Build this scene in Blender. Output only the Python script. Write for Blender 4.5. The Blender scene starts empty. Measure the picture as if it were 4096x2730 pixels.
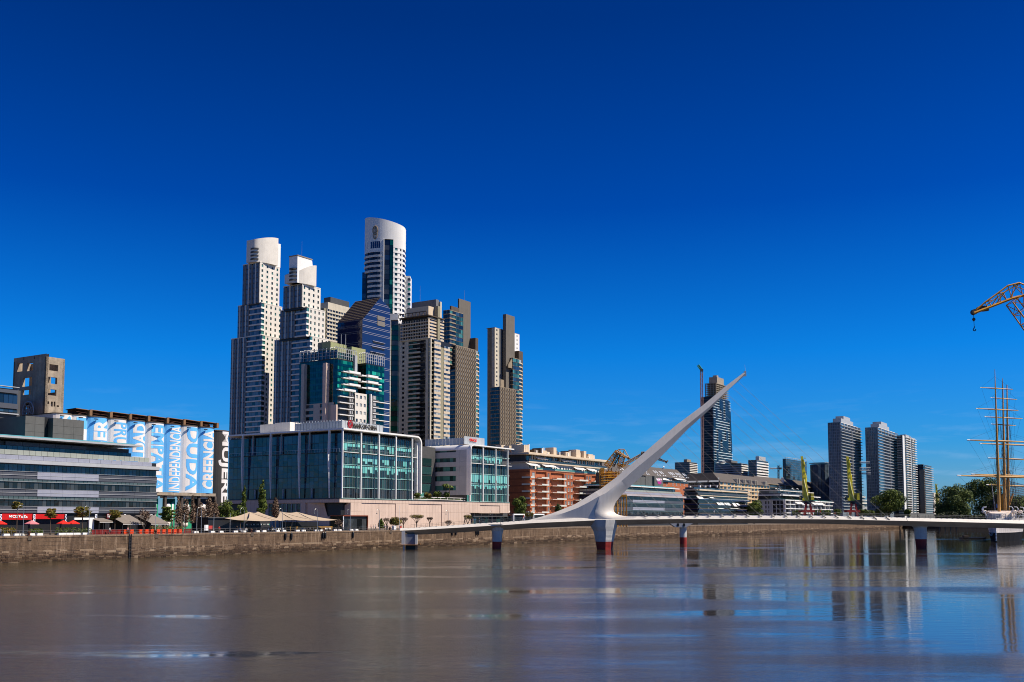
import bpy, bmesh, math, random
from mathutils import Vector, Matrix
random.seed(7)
SC = bpy.context.scene
COL = SC.collection
R_ = math.radians
# ---------------------------------------------------------------- camera
F, CX, PY, EYE = 4000.0, 2048.0, 1767.0, 9.0
TILT = math.atan(308 / 4000.0)
cam = bpy.data.cameras.new('camera')
cam.sensor_width = 36; cam.lens = 36 * F / 4096
cam.shift_y = 402 / 4096.0
cam.clip_start = 0.5; cam.clip_end = 20000
co = bpy.data.objects.new('camera', cam); COL.objects.link(co)
co.location = (0, 0, EYE); co.rotation_euler = (math.pi / 2 + TILT, 0, 0)
SC.camera = co
SC.cycles.filter_width = 1.0
# ---------------------------------------------------------------- light and sky
SUN_AZ = math.atan2(0.985, -0.17)       # clockwise from +Y
SUN_EL = R_(50)
sd = Vector((math.sin(SUN_AZ) * math.cos(SUN_EL), math.cos(SUN_AZ) * math.cos(SUN_EL), math.sin(SUN_EL)))
sl = bpy.data.lights.new('sun', 'SUN'); sl.energy = 5.0; sl.angle = R_(0.53); sl.color = (1.0, 0.91, 0.78)
so = bpy.data.objects.new('sun', sl); COL.objects.link(so)
so.rotation_euler = (-sd).to_track_quat('-Z', 'Y').to_euler()
w = bpy.data.worlds.new('World'); SC.world = w; w.use_nodes = True
wn = w.node_tree; wn.nodes.clear()
def nd(nt, t, **k):
 n = nt.nodes.new(t)
 for a, b in k.items(): setattr(n, a, b)
 return n
def lk(nt, a, b): nt.links.new(a, b)
sky = nd(wn, 'ShaderNodeTexSky', sky_type='NISHITA', sun_disc=False, sun_elevation=SUN_EL, sun_rotation=SUN_AZ,
  air_density=1.0, dust_density=0.4, ozone_density=3.0, altitude=0)
geo = nd(wn, 'ShaderNodeTexCoord')
sep = nd(wn, 'ShaderNodeSeparateXYZ'); lk(wn, geo.outputs['Generated'], sep.inputs[0])
ramp = nd(wn, 'ShaderNodeValToRGB'); lk(wn, sep.outputs['Z'], ramp.inputs[0])
SKYSTOPS = [(0.0, (0.34, 0.60, 1.0)), (0.07, (0.09, 0.54, 1.12)), (0.16, (0.015, 0.50, 1.2)), (0.30, (0.0, 0.235, 0.84)), (0.46, (0.0, 0.155, 0.57)), (1.0, (0.0, 0.16, 0.55))]
for i, (p, c) in enumerate(SKYSTOPS):
 e = ramp.color_ramp.elements[i] if i < 2 else ramp.color_ramp.elements.new(p)
 e.position = p; e.color = (*c, 1)
mul = nd(wn, 'ShaderNodeMix', data_type='RGBA', blend_type='MULTIPLY'); mul.inputs[0].default_value = 1
lk(wn, sky.outputs[0], mul.inputs[6]); lk(wn, ramp.outputs[0], mul.inputs[7])
# faint high wisps near the horizon
mp = nd(wn, 'ShaderNodeMapping'); mp.inputs['Scale'].default_value = (5, 5, 34); mp.inputs['Rotation'].default_value = (0, R_(6), 0)
lk(wn, geo.outputs['Generated'], mp.inputs[0])
nz = nd(wn, 'ShaderNodeTexNoise'); nz.inputs['Scale'].default_value = 2.2; nz.inputs['Detail'].default_value = 7; nz.inputs['Roughness'].default_value = 0.62
lk(wn, mp.outputs[0], nz.inputs['Vector'])
cr = nd(wn, 'ShaderNodeMapRange'); cr.inputs[1].default_value = 0.5; cr.inputs[2].default_value = 0.8; cr.inputs[4].default_value = 0.55
lk(wn, nz.outputs[0], cr.inputs[0])
el = nd(wn, 'ShaderNodeMapRange'); el.inputs[1].default_value = 0.13; el.inputs[2].default_value = 0.04
lk(wn, sep.outputs['Z'], el.inputs[0])
mm = nd(wn, 'ShaderNodeMath', operation='MULTIPLY'); lk(wn, cr.outputs[0], mm.inputs[0]); lk(wn, el.outputs[0], mm.inputs[1])
cl = nd(wn, 'ShaderNodeMix', data_type='RGBA'); lk(wn, mm.outputs[0], cl.inputs[0]); lk(wn, mul.outputs[2], cl.inputs[6])
cl.inputs[7].default_value = (3.0, 5.0, 7.6, 1)
bg = nd(wn, 'ShaderNodeBackground'); bg.inputs[1].default_value = 0.084
lk(wn, cl.outputs[2], bg.inputs[0])
wo = nd(wn, 'ShaderNodeOutputWorld'); lk(wn, bg.outputs[0], wo.inputs[0])
SC.view_settings.view_transform = 'Standard'; SC.view_settings.look = 'None'
SC.view_settings.exposure = 0.38; SC.view_settings.gamma = 1.0; SC.view_settings.use_curve_mapping = False
# ---------------------------------------------------------------- photo-derived geometry
GZ = 5.4                                  # quay level above the water
def ray(px, py):
 xc = (px - CX) / F; yc = (PY - py) / F
 return Vector((xc, math.cos(TILT) - yc * math.sin(TILT), math.sin(TILT) + yc * math.cos(TILT)))
def pt(px, py, Y):
 d = ray(px, py); s = Y / d.y
 return Vector((d.x * s, Y, EYE + d.z * s))
def onz(px, py, z):
 d = ray(px, py); s = (z - EYE) / d.z
 return Vector((d.x * s, d.y * s, z))
D1 = Vector((0.5367, 0.8438)); D1.normalize()      # along the quay, away and to the right
D2 = Vector((-D1.y, D1.x))                         # inland
TH = math.atan2(D1.y, D1.x)
Q0 = onz(0, 2254, 0).xy
def yline(px, setback, py=2075):
 """Y at which the sight line of column px crosses the line parallel to the quay, setback metres inland."""
 d = ray(px, py).xy; n = D2
 o = Q0 + D2 * setback
 return d.y * (o.dot(n) / d.dot(n))
def qpt(px, setback, z=GZ, py=2100):
 d = ray(px, py).xy; o = Q0 + D2 * setback
 p = d * (o.dot(D2) / d.dot(D2))
 return Vector((p.x, p.y, z))
# ---------------------------------------------------------------- materials
MATS = {}
def base_nt(name):
 m = bpy.data.materials.new(name); m.use_nodes = True
 nt = m.node_tree; b = nt.nodes['Principled BSDF']; MATS[name] = m
 return m, nt, b
def posn(nt, sc=(1, 1, 1)):
 g = nd(nt, 'ShaderNodeNewGeometry'); mpn = nd(nt, 'ShaderNodeMapping'); mpn.inputs['Scale'].default_value = sc
 lk(nt, g.outputs['Position'], mpn.inputs[0]); return mpn.outputs[0]
def noise(nt, vec, scale, det=4, rough=0.6):
 n = nd(nt, 'ShaderNodeTexNoise'); n.inputs['Scale'].default_value = scale; n.inputs['Detail'].default_value = det
 n.inputs['Roughness'].default_value = rough; lk(nt, vec, n.inputs['Vector']); return n.outputs[0]
def rng(nt, v, a, b, c, d):
 n = nd(nt, 'ShaderNodeMapRange'); lk(nt, v, n.inputs[0])
 for i, x in enumerate((a, b, c, d)): n.inputs[i + 1].default_value = x
 return n.outputs[0]
def mixc(nt, f, a, b, mode='MIX'):
 n = nd(nt, 'ShaderNodeMix', data_type='RGBA', blend_type=mode)
 if hasattr(f, 'links'): lk(nt, f, n.inputs[0])
 else: n.inputs[0].default_value = f
 for x, i in ((a, 6), (b, 7)):
  if hasattr(x, 'links'): lk(nt, x, n.inputs[i])
  else: n.inputs[i].default_value = (*x, 1)
 return n.outputs[2]
def mat(name, col, rough=0.75, var=0.18, scale=0.6, metal=0.0, spec=0.3, streak=0.0, bump=0.0, tint=None, rnd=0.0):
 """painted / stone / metal surface: world-space grime noise, optional rain streaks and per-object value shift"""
 if name in MATS: return MATS[name]
 m, nt, b = base_nt(name)
 b.inputs['Roughness'].default_value = rough; b.inputs['Metallic'].default_value = metal
 b.inputs['Specular IOR Level'].default_value = spec
 p = posn(nt)
 n1 = noise(nt, p, scale, 5)
 v = rng(nt, n1, 0.3, 0.7, 1 - var, 1 + var * 0.6)
 if streak:
  n2 = noise(nt, posn(nt, (1.3, 1.3, 0.06)), 1.0, 4, 0.7)
  v2 = rng(nt, n2, 0.42, 0.72, 1.0, 1 - streak)
  mt = nd(nt, 'ShaderNodeMath', operation='MULTIPLY'); lk(nt, v, mt.inputs[0]); lk(nt, v2, mt.inputs[1]); v = mt.outputs[0]
 if rnd:
  oi = nd(nt, 'ShaderNodeObjectInfo'); at = nd(nt, 'ShaderNodeAttribute', attribute_name='rnd')
  ad = nd(nt, 'ShaderNodeMath', operation='ADD'); lk(nt, oi.outputs['Random'], ad.inputs[0]); lk(nt, at.outputs['Fac'], ad.inputs[1])
  fr = nd(nt, 'ShaderNodeMath', operation='FRACT'); lk(nt, ad.outputs[0], fr.inputs[0])
  v3 = rng(nt, fr.outputs[0], 0, 1, 1 - rnd, 1 + rnd)
  mt = nd(nt, 'ShaderNodeMath', operation='MULTIPLY'); lk(nt, v, mt.inputs[0]); lk(nt, v3, mt.inputs[1]); v = mt.outputs[0]
 cc = nd(nt, 'ShaderNodeVectorMath', operation='SCALE'); cc.inputs[0].default_value = col; lk(nt, v, cc.inputs['Scale'])
 out = cc.outputs[0]
 if tint:
  n3 = noise(nt, p, scale * 0.35, 3)
  out = mixc(nt, rng(nt, n3, 0.45, 0.65, 0, 0.8), out, tint)
 lk(nt, out, b.inputs['Base Color'])
 if bump:
  bp = nd(nt, 'ShaderNodeBump'); bp.inputs['Strength'].default_value = bump; bp.inputs['Distance'].default_value = 0.1
  lk(nt, noise(nt, p, scale * 8, 4), bp.inputs['Height']); lk(nt, bp.outputs[0], b.inputs['Normal'])
 return m
def glass(name, cols, rough=0.06, ior=1.5, wob=0.06):
 """window glass: dark reflective pane whose depth colour (blinds, rooms) differs pane by pane"""
 if name in MATS: return MATS[name]
 m, nt, b = base_nt(name)
 oi = nd(nt, 'ShaderNodeObjectInfo'); at = nd(nt, 'ShaderNodeAttribute', attribute_name='rnd')
 ad = nd(nt, 'ShaderNodeMath', operation='ADD'); lk(nt, oi.outputs['Random'], ad.inputs[0]); lk(nt, at.outputs['Fac'], ad.inputs[1])
 fr = nd(nt, 'ShaderNodeMath', operation='FRACT'); lk(nt, ad.outputs[0], fr.inputs[0])
 cr = nd(nt, 'ShaderNodeValToRGB'); cr.color_ramp.interpolation = 'CONSTANT'; lk(nt, fr.outputs[0], cr.inputs[0])
 for i, c in enumerate(cols):
  e = cr.color_ramp.elements[i] if i < 2 else cr.color_ramp.elements.new(i / len(cols))
  e.position = i / len(cols); e.color = (*c, 1)
 if len(cols) == 1: cr.color_ramp.elements[1].color = (*cols[0], 1)
 lk(nt, cr.outputs[0], b.inputs['Base Color'])
 b.inputs['Roughness'].default_value = rough; b.inputs['IOR'].default_value = ior
 if wob:
  bp = nd(nt, 'ShaderNodeBump'); bp.inputs['Strength'].default_value = wob; bp.inputs['Distance'].default_value = 1.0
  lk(nt, noise(nt, posn(nt), 0.35, 2), bp.inputs['Height']); lk(nt, bp.outputs[0], b.inputs['Normal'])
 return m
# ---------------------------------------------------------------- mesh builder
class MB:
 def __init__(s): s.v = []; s.f = []; s.mi = []; s.mats = []; s.r = []
 def m(s, mt):
  if mt not in s.mats: s.mats.append(mt)
  return s.mats.index(mt)
 def poly(s, pts, mt, rnd=None):
  b = len(s.v); s.v += [tuple(p) for p in pts]; s.f.append(tuple(range(b, b + len(pts)))); s.mi.append(s.m(mt)); s.r.append(random.random() if rnd is None else rnd)
 def box(s, x0, x1, y0, y1, z0, z1, mt, rnd=None):
  if x1 < x0: x0, x1 = x1, x0
  if y1 < y0: y0, y1 = y1, y0
  if z1 < z0: z0, z1 = z1, z0
  b = len(s.v)
  s.v += [(x0, y0, z0), (x1, y0, z0), (x1, y1, z0), (x0, y1, z0), (x0, y0, z1), (x1, y0, z1), (x1, y1, z1), (x0, y1, z1)]
  r = random.random() if rnd is None else rnd
  for q in ((3, 2, 1, 0), (4, 5, 6, 7), (0, 1, 5, 4), (1, 2, 6, 5), (2, 3, 7, 6), (3, 0, 4, 7)):
   s.f.append(tuple(b + i for i in q)); s.mi.append(s.m(mt)); s.r.append(r)
  return s
 def prism(s, pl, z0, z1, mt, ztop=None, cap=True):
  """pl: counter-clockwise plan outline; ztop: optional function (x,y)->z"""
  n = len(pl); b = len(s.v)
  s.v += [(x, y, z0) for x, y in pl] + [(x, y, ztop(x, y) if ztop else z1) for x, y in pl]
  for i in range(n):
   j = (i + 1) % n; s.f.append((b + i, b + j, b + n + j, b + n + i)); s.mi.append(s.m(mt)); s.r.append(0.5)
  if cap:
   s.f.append(tuple(b + n + i for i in range(n))); s.mi.append(s.m(mt)); s.r.append(0.5)
   s.f.append(tuple(b + i for i in reversed(range(n)))); s.mi.append(s.m(mt)); s.r.append(0.5)
  return s
 def tube(s, p0, p1, r0, r1, mt, n=6, cap=True):
  p0 = Vector(p0); p1 = Vector(p1); d = p1 - p0
  if d.length < 1e-6: return s
  q = d.to_track_quat('Z', 'Y'); b = len(s.v)
  for p, r in ((p0, r0), (p1, r1)):
   for i in range(n):
    a = 2 * math.pi * i / n
    s.v.append(tuple(p + q @ Vector((math.cos(a) * r, math.sin(a) * r, 0))))
  for i in range(n):
   j = (i + 1) % n; s.f.append((b + i, b + j, b + n + j, b + n + i)); s.mi.append(s.m(mt)); s.r.append(0.5)
  if cap:
   s.f.append(tuple(b + n + i for i in range(n))); s.f.append(tuple(b + i for i in reversed(range(n))))
   s.mi += [s.m(mt)] * 2; s.r += [0.5] * 2
  return s
 def path(s, pts, r, mt, n=5, r1=None):
  r1 = r if r1 is None else r1; k = len(pts) - 1
  for i in range(k):
   s.tube(pts[i], pts[i + 1], r + (r1 - r) * i / k, r + (r1 - r) * (i + 1) / k, mt, n)
  return s
 def rings(s, rs, mt, cap=True):
  """rs: list of equal-length point loops"""
  n = len(rs[0]); b = len(s.v)
  for r in rs: s.v += [tuple(p) for p in r]
  for k in range(len(rs) - 1):
   for i in range(n):
    j = (i + 1) % n
    s.f.append((b + k * n + i, b + k * n + j, b + (k + 1) * n + j, b + (k + 1) * n + i)); s.mi.append(s.m(mt)); s.r.append(0.5)
  if cap:
   s.f.append(tuple(b + i for i in reversed(range(n)))); s.f.append(tuple(b + (len(rs) - 1) * n + i for i in range(n)))
   s.mi += [s.m(mt)] * 2; s.r += [0.5] * 2
  return s
 def mesh(s, name, smooth=False):
  me = bpy.data.meshes.new(name); me.from_pydata(s.v, [], s.f)
  for m_ in s.mats: me.materials.append(m_)
  me.polygons.foreach_set('material_index', s.mi)
  at = me.attributes.new('rnd', 'FLOAT', 'FACE'); at.data.foreach_set('value', s.r)
  if smooth: me.polygons.foreach_set('use_smooth', [True] * len(s.f))
  if smooth:
   bm = bmesh.new(); bm.from_mesh(me); bmesh.ops.remove_doubles(bm, verts=bm.verts, dist=.004); bmesh.ops.recalc_face_normals(bm, faces=bm.faces); bm.to_mesh(me); bm.free(); me.set_sharp_from_angle(angle=R_(40))
  me.update(); return me
 def obj(s, name, parent=None, smooth=False, **props):
  o = bpy.data.objects.new(name, s.mesh(name, smooth)); COL.objects.link(o)
  if parent: o.parent = parent
  for k, v in props.items(): o[k] = v
  return o
UNIT = {}
def unit(mt):
 if mt not in UNIT:
  b = MB(); b.box(0, 1, 0, 1, 0, 1, mt, 0.0); UNIT[mt] = b.mesh('box_piece')
 return UNIT[mt]
def link(name, me, parent=None, loc=(0, 0, 0), rz=0, scale=(1, 1, 1)):
 o = bpy.data.objects.new(name, me); COL.objects.link(o); o.location = loc
 if rz: o.rotation_euler = (0, 0, rz)
 o.scale = scale
 if parent: o.parent = parent
 return o
def tag(o, label, cat, group=None):
 o['label'] = label; o['category'] = cat
 if group: o['group'] = group
 return o
class Th:
 """a thing: an Empty whose parts are collected and then written; local x = along the front, y = inward, z up from the quay level"""
 def __init__(s, name, label, cat, o, ang=0.0, group=None):
  s.e = bpy.data.objects.new(name, None); COL.objects.link(s.e); s.e.empty_display_size = 1
  s.o = Vector(o) if len(o) == 3 else Vector((o[0], o[1], GZ)); s.ang = ang
  s.e.location = s.o; s.e.rotation_euler = (0, 0, ang)
  tag(s.e, label, cat, group)
  s.ca, s.sa = math.cos(ang), math.sin(ang)
  s.p = {}; s.st = {}
 def ld(s, px, py):
  d = ray(px, py); return Vector((d.x * s.ca + d.y * s.sa, -d.x * s.sa + d.y * s.ca, d.z))
 def lo(s):
  d = Vector((0, 0, EYE)) - s.o; return Vector((d.x * s.ca + d.y * s.sa, -d.x * s.sa + d.y * s.ca, d.z))
 def R(s, px, py, y=0.0):
  d, o = s.ld(px, py), s.lo(); t = (y - o.y) / d.y; return (o.x + d.x * t, o.z + d.z * t)
 def L(s, px, py, x=0.0):
  d, o = s.ld(px, py), s.lo(); t = (x - o.x) / d.x; return (o.y + d.y * t, o.z + d.z * t)
 def box(s, name, mt, x0, x1, y0, y1, z0, z1):
  s.p.setdefault(name, []).append((mt, min(x0, x1), max(x0, x1), min(y0, y1), max(y0, y1), min(z0, z1), max(z0, z1)))
 def fb(s, name, mt, face, blk, a0, a1, d0, d1, z0, z1):
  ox, oy = blk
  if face == 'R': s.box(name, mt, ox + a0, ox + a1, oy - d1, oy - d0, z0, z1)
  else: s.box(name, mt, ox - d1, ox - d0, oy + a0, oy + a1, z0, z1)
 def sfb(s, name, mt, face, blk, a0, a1, d0, d1, z0, z1):
  ox, oy = blk; m = s.m(name)
  if face == 'R': m.box(ox + a0, ox + a1, oy - d1, oy - d0, z0, z1, mt)
  else: m.box(ox - d1, ox - d0, oy + a0, oy + a1, z0, z1, mt)
 def m(s, name):
  if name not in s.st: s.st[name] = MB()
  return s.st[name]
 def add(s, name, mb, smooth=False, **pr): return mb.obj(name, s.e, smooth, **pr)
 def done(s, cap=300):
  for name, lst in s.p.items():
   if len(lst) > cap:
    cl = s.lo()
    def key(b):
     w_ = max(b[2] - b[1], b[4] - b[3]) * (b[6] - b[5])
     return -w_ / max(1.0, (Vector((b[1], b[3], b[5])) - cl).length) ** 2
    lst = sorted(lst, key=key)
    mb = MB()
    for (mt, a, b, c, d, e, f) in lst[cap:]: mb.box(a, b, c, d, e, f, mt)
    mb.obj(name, s.e, kind='stuff')
   for (mt, a, b, c, d, e, f) in lst[:cap]:
    o = bpy.data.objects.new(name, unit(mt)); COL.objects.link(o); o.parent = s.e
    o.location = (a, c, e); o.scale = (max(b - a, 1e-3), max(d - c, 1e-3), max(f - e, 1e-3))
  for name, mb in s.st.items():
   if mb.v:
    o = mb.obj(name, s.e)
    if len(mb.f) > 60: o['kind'] = 'stuff'
  return s.e
def tier(T, left, corner, right, pytop, oy=0.0, pyref=None):
 """a storey block measured on the photo: its corner and outer edges on planes parallel to the building's frame"""
 pr = pyref or pytop
 ox, zt = T.R(corner, pytop, oy)
 lx = T.R(right, pr, oy)[0] - ox
 ly = T.L(left, pr, ox)[0] - oy
 return dict(b=(ox, oy), LX=lx, LY=ly, zt=zt)
def punched(T, face, blk, a0, a1, z0, z1, nc, nr, wf, hf, wm, gm, dep=0.3, name='wall', pane='window', pad=0.0, split=1):
 """wall skin with real openings and reveals, a recessed pane in each"""
 W = (a1 - a0 - 2 * pad) / nc; H = (z1 - z0) / nr
 xs = [a0]; zs = [z0]
 for i in range(nc): xs += [a0 + pad + W * (i + 0.5 - wf / 2), a0 + pad + W * (i + 0.5 + wf / 2)]
 xs.append(a1)
 for j in range(nr): zs += [z0 + H * (j + 0.5 - hf / 2), z0 + H * (j + 0.5 + hf / 2)]
 zs.append(z1)
 m = T.m(name); ox, oy = blk
 def P(a, d, z): return (ox + a, oy - d, z) if face == 'R' else (ox - d, oy + a, z)
 for i in range(len(xs) - 1):
  for j in range(len(zs) - 1):
   x, X, z, Z = xs[i], xs[i + 1], zs[j], zs[j + 1]
   if i % 2 and j % 2:
    for q in ((P(x, 0, z), P(X, 0, z), P(X, -dep, z), P(x, -dep, z)), (P(x, 0, Z), P(X, 0, Z), P(X, -dep, Z), P(x, -dep, Z)),
       (P(x, 0, z), P(x, 0, Z), P(x, -dep, Z), P(x, -dep, z)), (P(X, 0, z), P(X, 0, Z), P(X, -dep, Z), P(X, -dep, z))):
     m.poly(q, wm)
    for k in range(split):
     xa = x + (X - x) * k / split + (0.03 if k else 0); xb = x + (X - x) * (k + 1) / split
     T.fb(pane, gm, face, blk, xa, xb, -dep - 0.04, -dep + 0.02, z, Z)
   else:
    m.poly((P(x, 0, z), P(X, 0, z), P(X, 0, Z), P(x, 0, Z)), wm)
def banded(T, face, blk, a0, a1, z0, z1, n, sf, sm, gm, out=0.25, npane=6, dep=0.15, pane='window', band='floor_band', rail=None):
 """n storeys: a projecting spandrel band and a recessed row of panes each"""
 H = (z1 - z0) / n
 for j in range(n):
  zb = z0 + j * H
  T.fb(band, sm, face, blk, a0, a1, -dep, out, zb, zb + H * sf)
  W = (a1 - a0) / npane
  for i in range(npane):
   T.fb(pane, gm, face, blk, a0 + i * W + 0.04, a0 + (i + 1) * W - 0.04, -dep - 0.1, -dep + 0.02, zb + H * sf, zb + H)
def arc(cx, cy, rx, ry, a0, a1, n): return [(cx + rx * math.cos(a0 + (a1 - a0) * i / n), cy + ry * math.sin(a0 + (a1 - a0) * i / n)) for i in range(n + 1)]
# palette
WHITE = mat('white_render', (0.72, 0.67, 0.59), 0.7, 0.10, 0.2, streak=0.12)
WHITE2 = mat('white_panel', (0.80, 0.78, 0.74), 0.5, 0.06, 0.3, streak=0.06)
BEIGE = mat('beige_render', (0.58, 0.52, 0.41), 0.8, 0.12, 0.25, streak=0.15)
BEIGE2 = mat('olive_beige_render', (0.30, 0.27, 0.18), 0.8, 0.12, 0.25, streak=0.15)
CREAM = mat('cream_render', (0.62, 0.50, 0.36), 0.8, 0.12, 0.25, streak=0.1)
CONC = mat('raw_concrete', (0.42, 0.34, 0.25), 0.95, 0.35, 0.5, streak=0.35, bump=0.5, tint=(0.28, 0.22, 0.17))
DGREY = mat('dark_grey_panel', (0.075, 0.075, 0.075), 0.6, 0.15, 0.3)
MGREY = mat('mid_grey_panel', (0.17, 0.17, 0.17), 0.6, 0.15, 0.3, streak=0.1)
LGREY = mat('light_grey_panel', (0.42, 0.43, 0.44), 0.5, 0.1, 0.3, streak=0.08)
SLATE = mat('slate_panel', (0.085, 0.09, 0.105), 0.4, 0.12, 0.4)
LAV = mat('pale_grey_metal_band', (0.38, 0.38, 0.43), 0.35, 0.08, 0.3, metal=0.2, streak=0.06)
BROWN = mat('brown_concrete', (0.30, 0.235, 0.16), 0.8, 0.15, 0.3, streak=0.12)
DBROWN = mat('dark_brown_panel', (0.10, 0.075, 0.055), 0.7, 0.15, 0.3)
BRICKM = mat('red_brickwork', (0.42, 0.13, 0.055), 0.85, 0.2, 0.8, streak=0.1, bump=0.3)
BRICKD = mat('brick_band', (0.20, 0.06, 0.035), 0.85, 0.15, 0.8)
PINK = mat('pinkish_stone', (0.62, 0.47, 0.38), 0.8, 0.08, 0.25, streak=0.14, rnd=0.03)
STEEL = mat('galvanised_steel', (0.35, 0.36, 0.36), 0.4, 0.1, 1.0, metal=0.6)
DSTEEL = mat('dark_steel', (0.05, 0.05, 0.055), 0.5, 0.1, 1.0, metal=0.3)
ROOFD = mat('dark_roof_tiles', (0.10, 0.085, 0.075), 0.8, 0.2, 0.6, streak=0.1)
RED = mat('red_sign_panel', (0.55, 0.012, 0.01), 0.4, 0.05, 0.5)
YEL = mat('yellow_crane_paint', (0.62, 0.29, 0.03), 0.5, 0.25, 0.8, tint=(0.45, 0.20, 0.03))
YELG = mat('lime_yellow_crane_paint', (0.72, 0.62, 0.04), 0.5, 0.15, 0.5)
REDP = mat('red_oxide_paint', (0.42, 0.05, 0.035), 0.55, 0.2, 0.6)
BLACK = mat('black_paint', (0.02, 0.02, 0.022), 0.4, 0.1, 1.0)
GL_BLUE = glass('blue_window_glass', [(0.012, 0.03, 0.07), (0.006, 0.010, 0.02), (0.02, 0.045, 0.09), (0.035, 0.075, 0.12), (0.02, 0.03, 0.035)], ior=1.55)
GL_DARK = glass('dark_window_glass', [(0.01, 0.012, 0.016), (0.015, 0.02, 0.028), (0.03, 0.035, 0.04), (0.008, 0.01, 0.012), (0.05, 0.055, 0.06)])
GL_TEAL = glass('teal_window_glass', [(0.02, 0.06, 0.06), (0.03, 0.11, 0.10), (0.06, 0.20, 0.18), (0.01, 0.03, 0.03)], ior=1.5)
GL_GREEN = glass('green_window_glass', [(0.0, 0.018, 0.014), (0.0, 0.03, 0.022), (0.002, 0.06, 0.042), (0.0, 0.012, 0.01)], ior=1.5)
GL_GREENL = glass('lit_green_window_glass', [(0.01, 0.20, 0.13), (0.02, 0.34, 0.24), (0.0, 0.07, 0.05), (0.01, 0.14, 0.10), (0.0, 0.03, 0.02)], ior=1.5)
GL_LIGHT = glass('curtained_window_glass', [(0.30, 0.32, 0.30), (0.05, 0.06, 0.06), (0.40, 0.40, 0.36), (0.12, 0.14, 0.15), (0.02, 0.025, 0.03)], ior=1.7)
GL_NAVY = glass('navy_curtain_wall_glass', [(0.006, 0.012, 0.05), (0.008, 0.016, 0.065), (0.012, 0.022, 0.08)], ior=1.6)
BLIND = glass('blind_behind_teal_glass', [(0.16, 0.50, 0.44), (0.22, 0.58, 0.52), (0.12, 0.40, 0.37), (0.19, 0.52, 0.50)], ior=1.5)
GL_STEELB = glass('steel_blue_glass', [(0.11, 0.155, 0.20), (0.13, 0.18, 0.23), (0.09, 0.13, 0.175)])
# ================================================================ THE SETTING
def struct(name, mb, label=None, smooth=False):
 o = mb.obj(name, None, smooth); o['kind'] = 'structure'
 if label: o['label'] = label
 return o
# ---- water
def water_mat():
 m, nt, b = base_nt('muddy_dock_water')
 p = posn(nt)
  # calm and ruffled patches: long streaks across the view
 pn = noise(nt, posn(nt, (0.010, 0.045, 1)), 1.0, 4, 0.6)
 gx = nd(nt, 'ShaderNodeNewGeometry'); sx = nd(nt, 'ShaderNodeSeparateXYZ'); lk(nt, gx.outputs['Position'], sx.inputs[0])
 ax = nd(nt, 'ShaderNodeMath', operation='ADD'); lk(nt, pn, ax.inputs[0]); lk(nt, rng(nt, sx.outputs['X'], -25, 45, 0.14, -0.11), ax.inputs[1])
 r0 = rng(nt, ax.outputs[0], 0.42, 0.58, 0.0, 1.0)
 slick = rng(nt, noise(nt, posn(nt, (0.022, 0.10, 1)), 1.0, 5, 0.65), 0.575, 0.66, 1.0, 0.05)
 mr = nd(nt, 'ShaderNodeMath', operation='MULTIPLY'); lk(nt, r0, mr.inputs[0]); lk(nt, slick, mr.inputs[1]); ruff = mr.outputs[0]
 rg = rng(nt, ruff, 0, 1, 0.015, 0.09); lk(nt, rg, b.inputs['Roughness']); lk(nt, rng(nt, ruff, 0, 1, 1.42, 1.30), b.inputs['IOR'])
 c = mixc(nt, noise(nt, p, 0.02, 3), (0.036, 0.029, 0.015), (0.052, 0.042, 0.023))
 c = mixc(nt, ruff, mixc(nt, noise(nt, p, 0.03, 3), (0.030, 0.030, 0.028), (0.045, 0.036, 0.028)), c)
 lk(nt, c, b.inputs['Base Color'])
 w1 = noise(nt, posn(nt, (0.35, 0.9, 1)), 1.0, 2, 0.5)
 w2 = noise(nt, posn(nt, (0.55, 1.6, 1)), 2.2, 4, 0.65)
 st = rng(nt, ruff, 0, 1, 0.06, 1.0)
 b1 = nd(nt, 'ShaderNodeBump'); b1.inputs['Distance'].default_value = 0.10; lk(nt, rng(nt, ruff, 0, 1, 0.20, 0.4), b1.inputs['Strength'])
 lk(nt, w1, b1.inputs['Height'])
 b2 = nd(nt, 'ShaderNodeBump'); b2.inputs["Distance"].default_value = 0.055; lk(nt, st, b2.inputs['Strength'])
 lk(nt, w2, b2.inputs['Height']); lk(nt, b1.outputs[0], b2.inputs['Normal']); lk(nt, b2.outputs[0], b.inputs['Normal'])
 return m
m = MB(); m.poly([(-4000, -300, 0), (4000, -300, 0), (4000, 6000, 0), (-4000, 6000, 0)], water_mat()); struct('water', m)
# ---- land behind the far quay (level GZ), broken by the dock entrance
PAVE = mat('promenade_paving', (0.15, 0.115, 0.085), 0.9, 0.2, 0.5)
def qp(t, s, z=GZ): v = Q0 + D1 * t + D2 * s; return Vector((v.x, v.y, z))
T_END = (qpt(3640, 0, 0, 2126).xy - Q0).dot(D1)
m = MB()
a, b_, c_, d_ = qp(-400, 0.45), qp(T_END, 0.45), qp(T_END + 900, 300), qp(-400, 5000)
m.poly([a, b_, Vector((b_.x + 60, b_.y + 700, GZ)), Vector((3800, 5200, GZ)), Vector((-3900, 5200, GZ)), d_ if False else Vector((-3900, 0, GZ))], PAVE)
for q0, q1 in ((b_, Vector((b_.x + 60, b_.y + 700, GZ))),):
 m.poly([q0, q1, Vector((q1.x, q1.y, -1)), Vector((q0.x, q0.y, -1))], PAVE)
struct('ground', m)
e0 = pt(3764, 2117, 857)
m = MB(); m.poly([Vector((e0.x, 857, GZ)), Vector((2500, 700, GZ)), Vector((2500, 2500, GZ)), Vector((e0.x + 60, 2500, GZ))], mat('far_bank_grass', (0.05, 0.055, 0.02), .9, .3, .1))
WALLD = mat('dark_wet_stone', (0.09, 0.065, 0.045), 0.9, 0.3, 0.5, streak=0.3)
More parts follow.
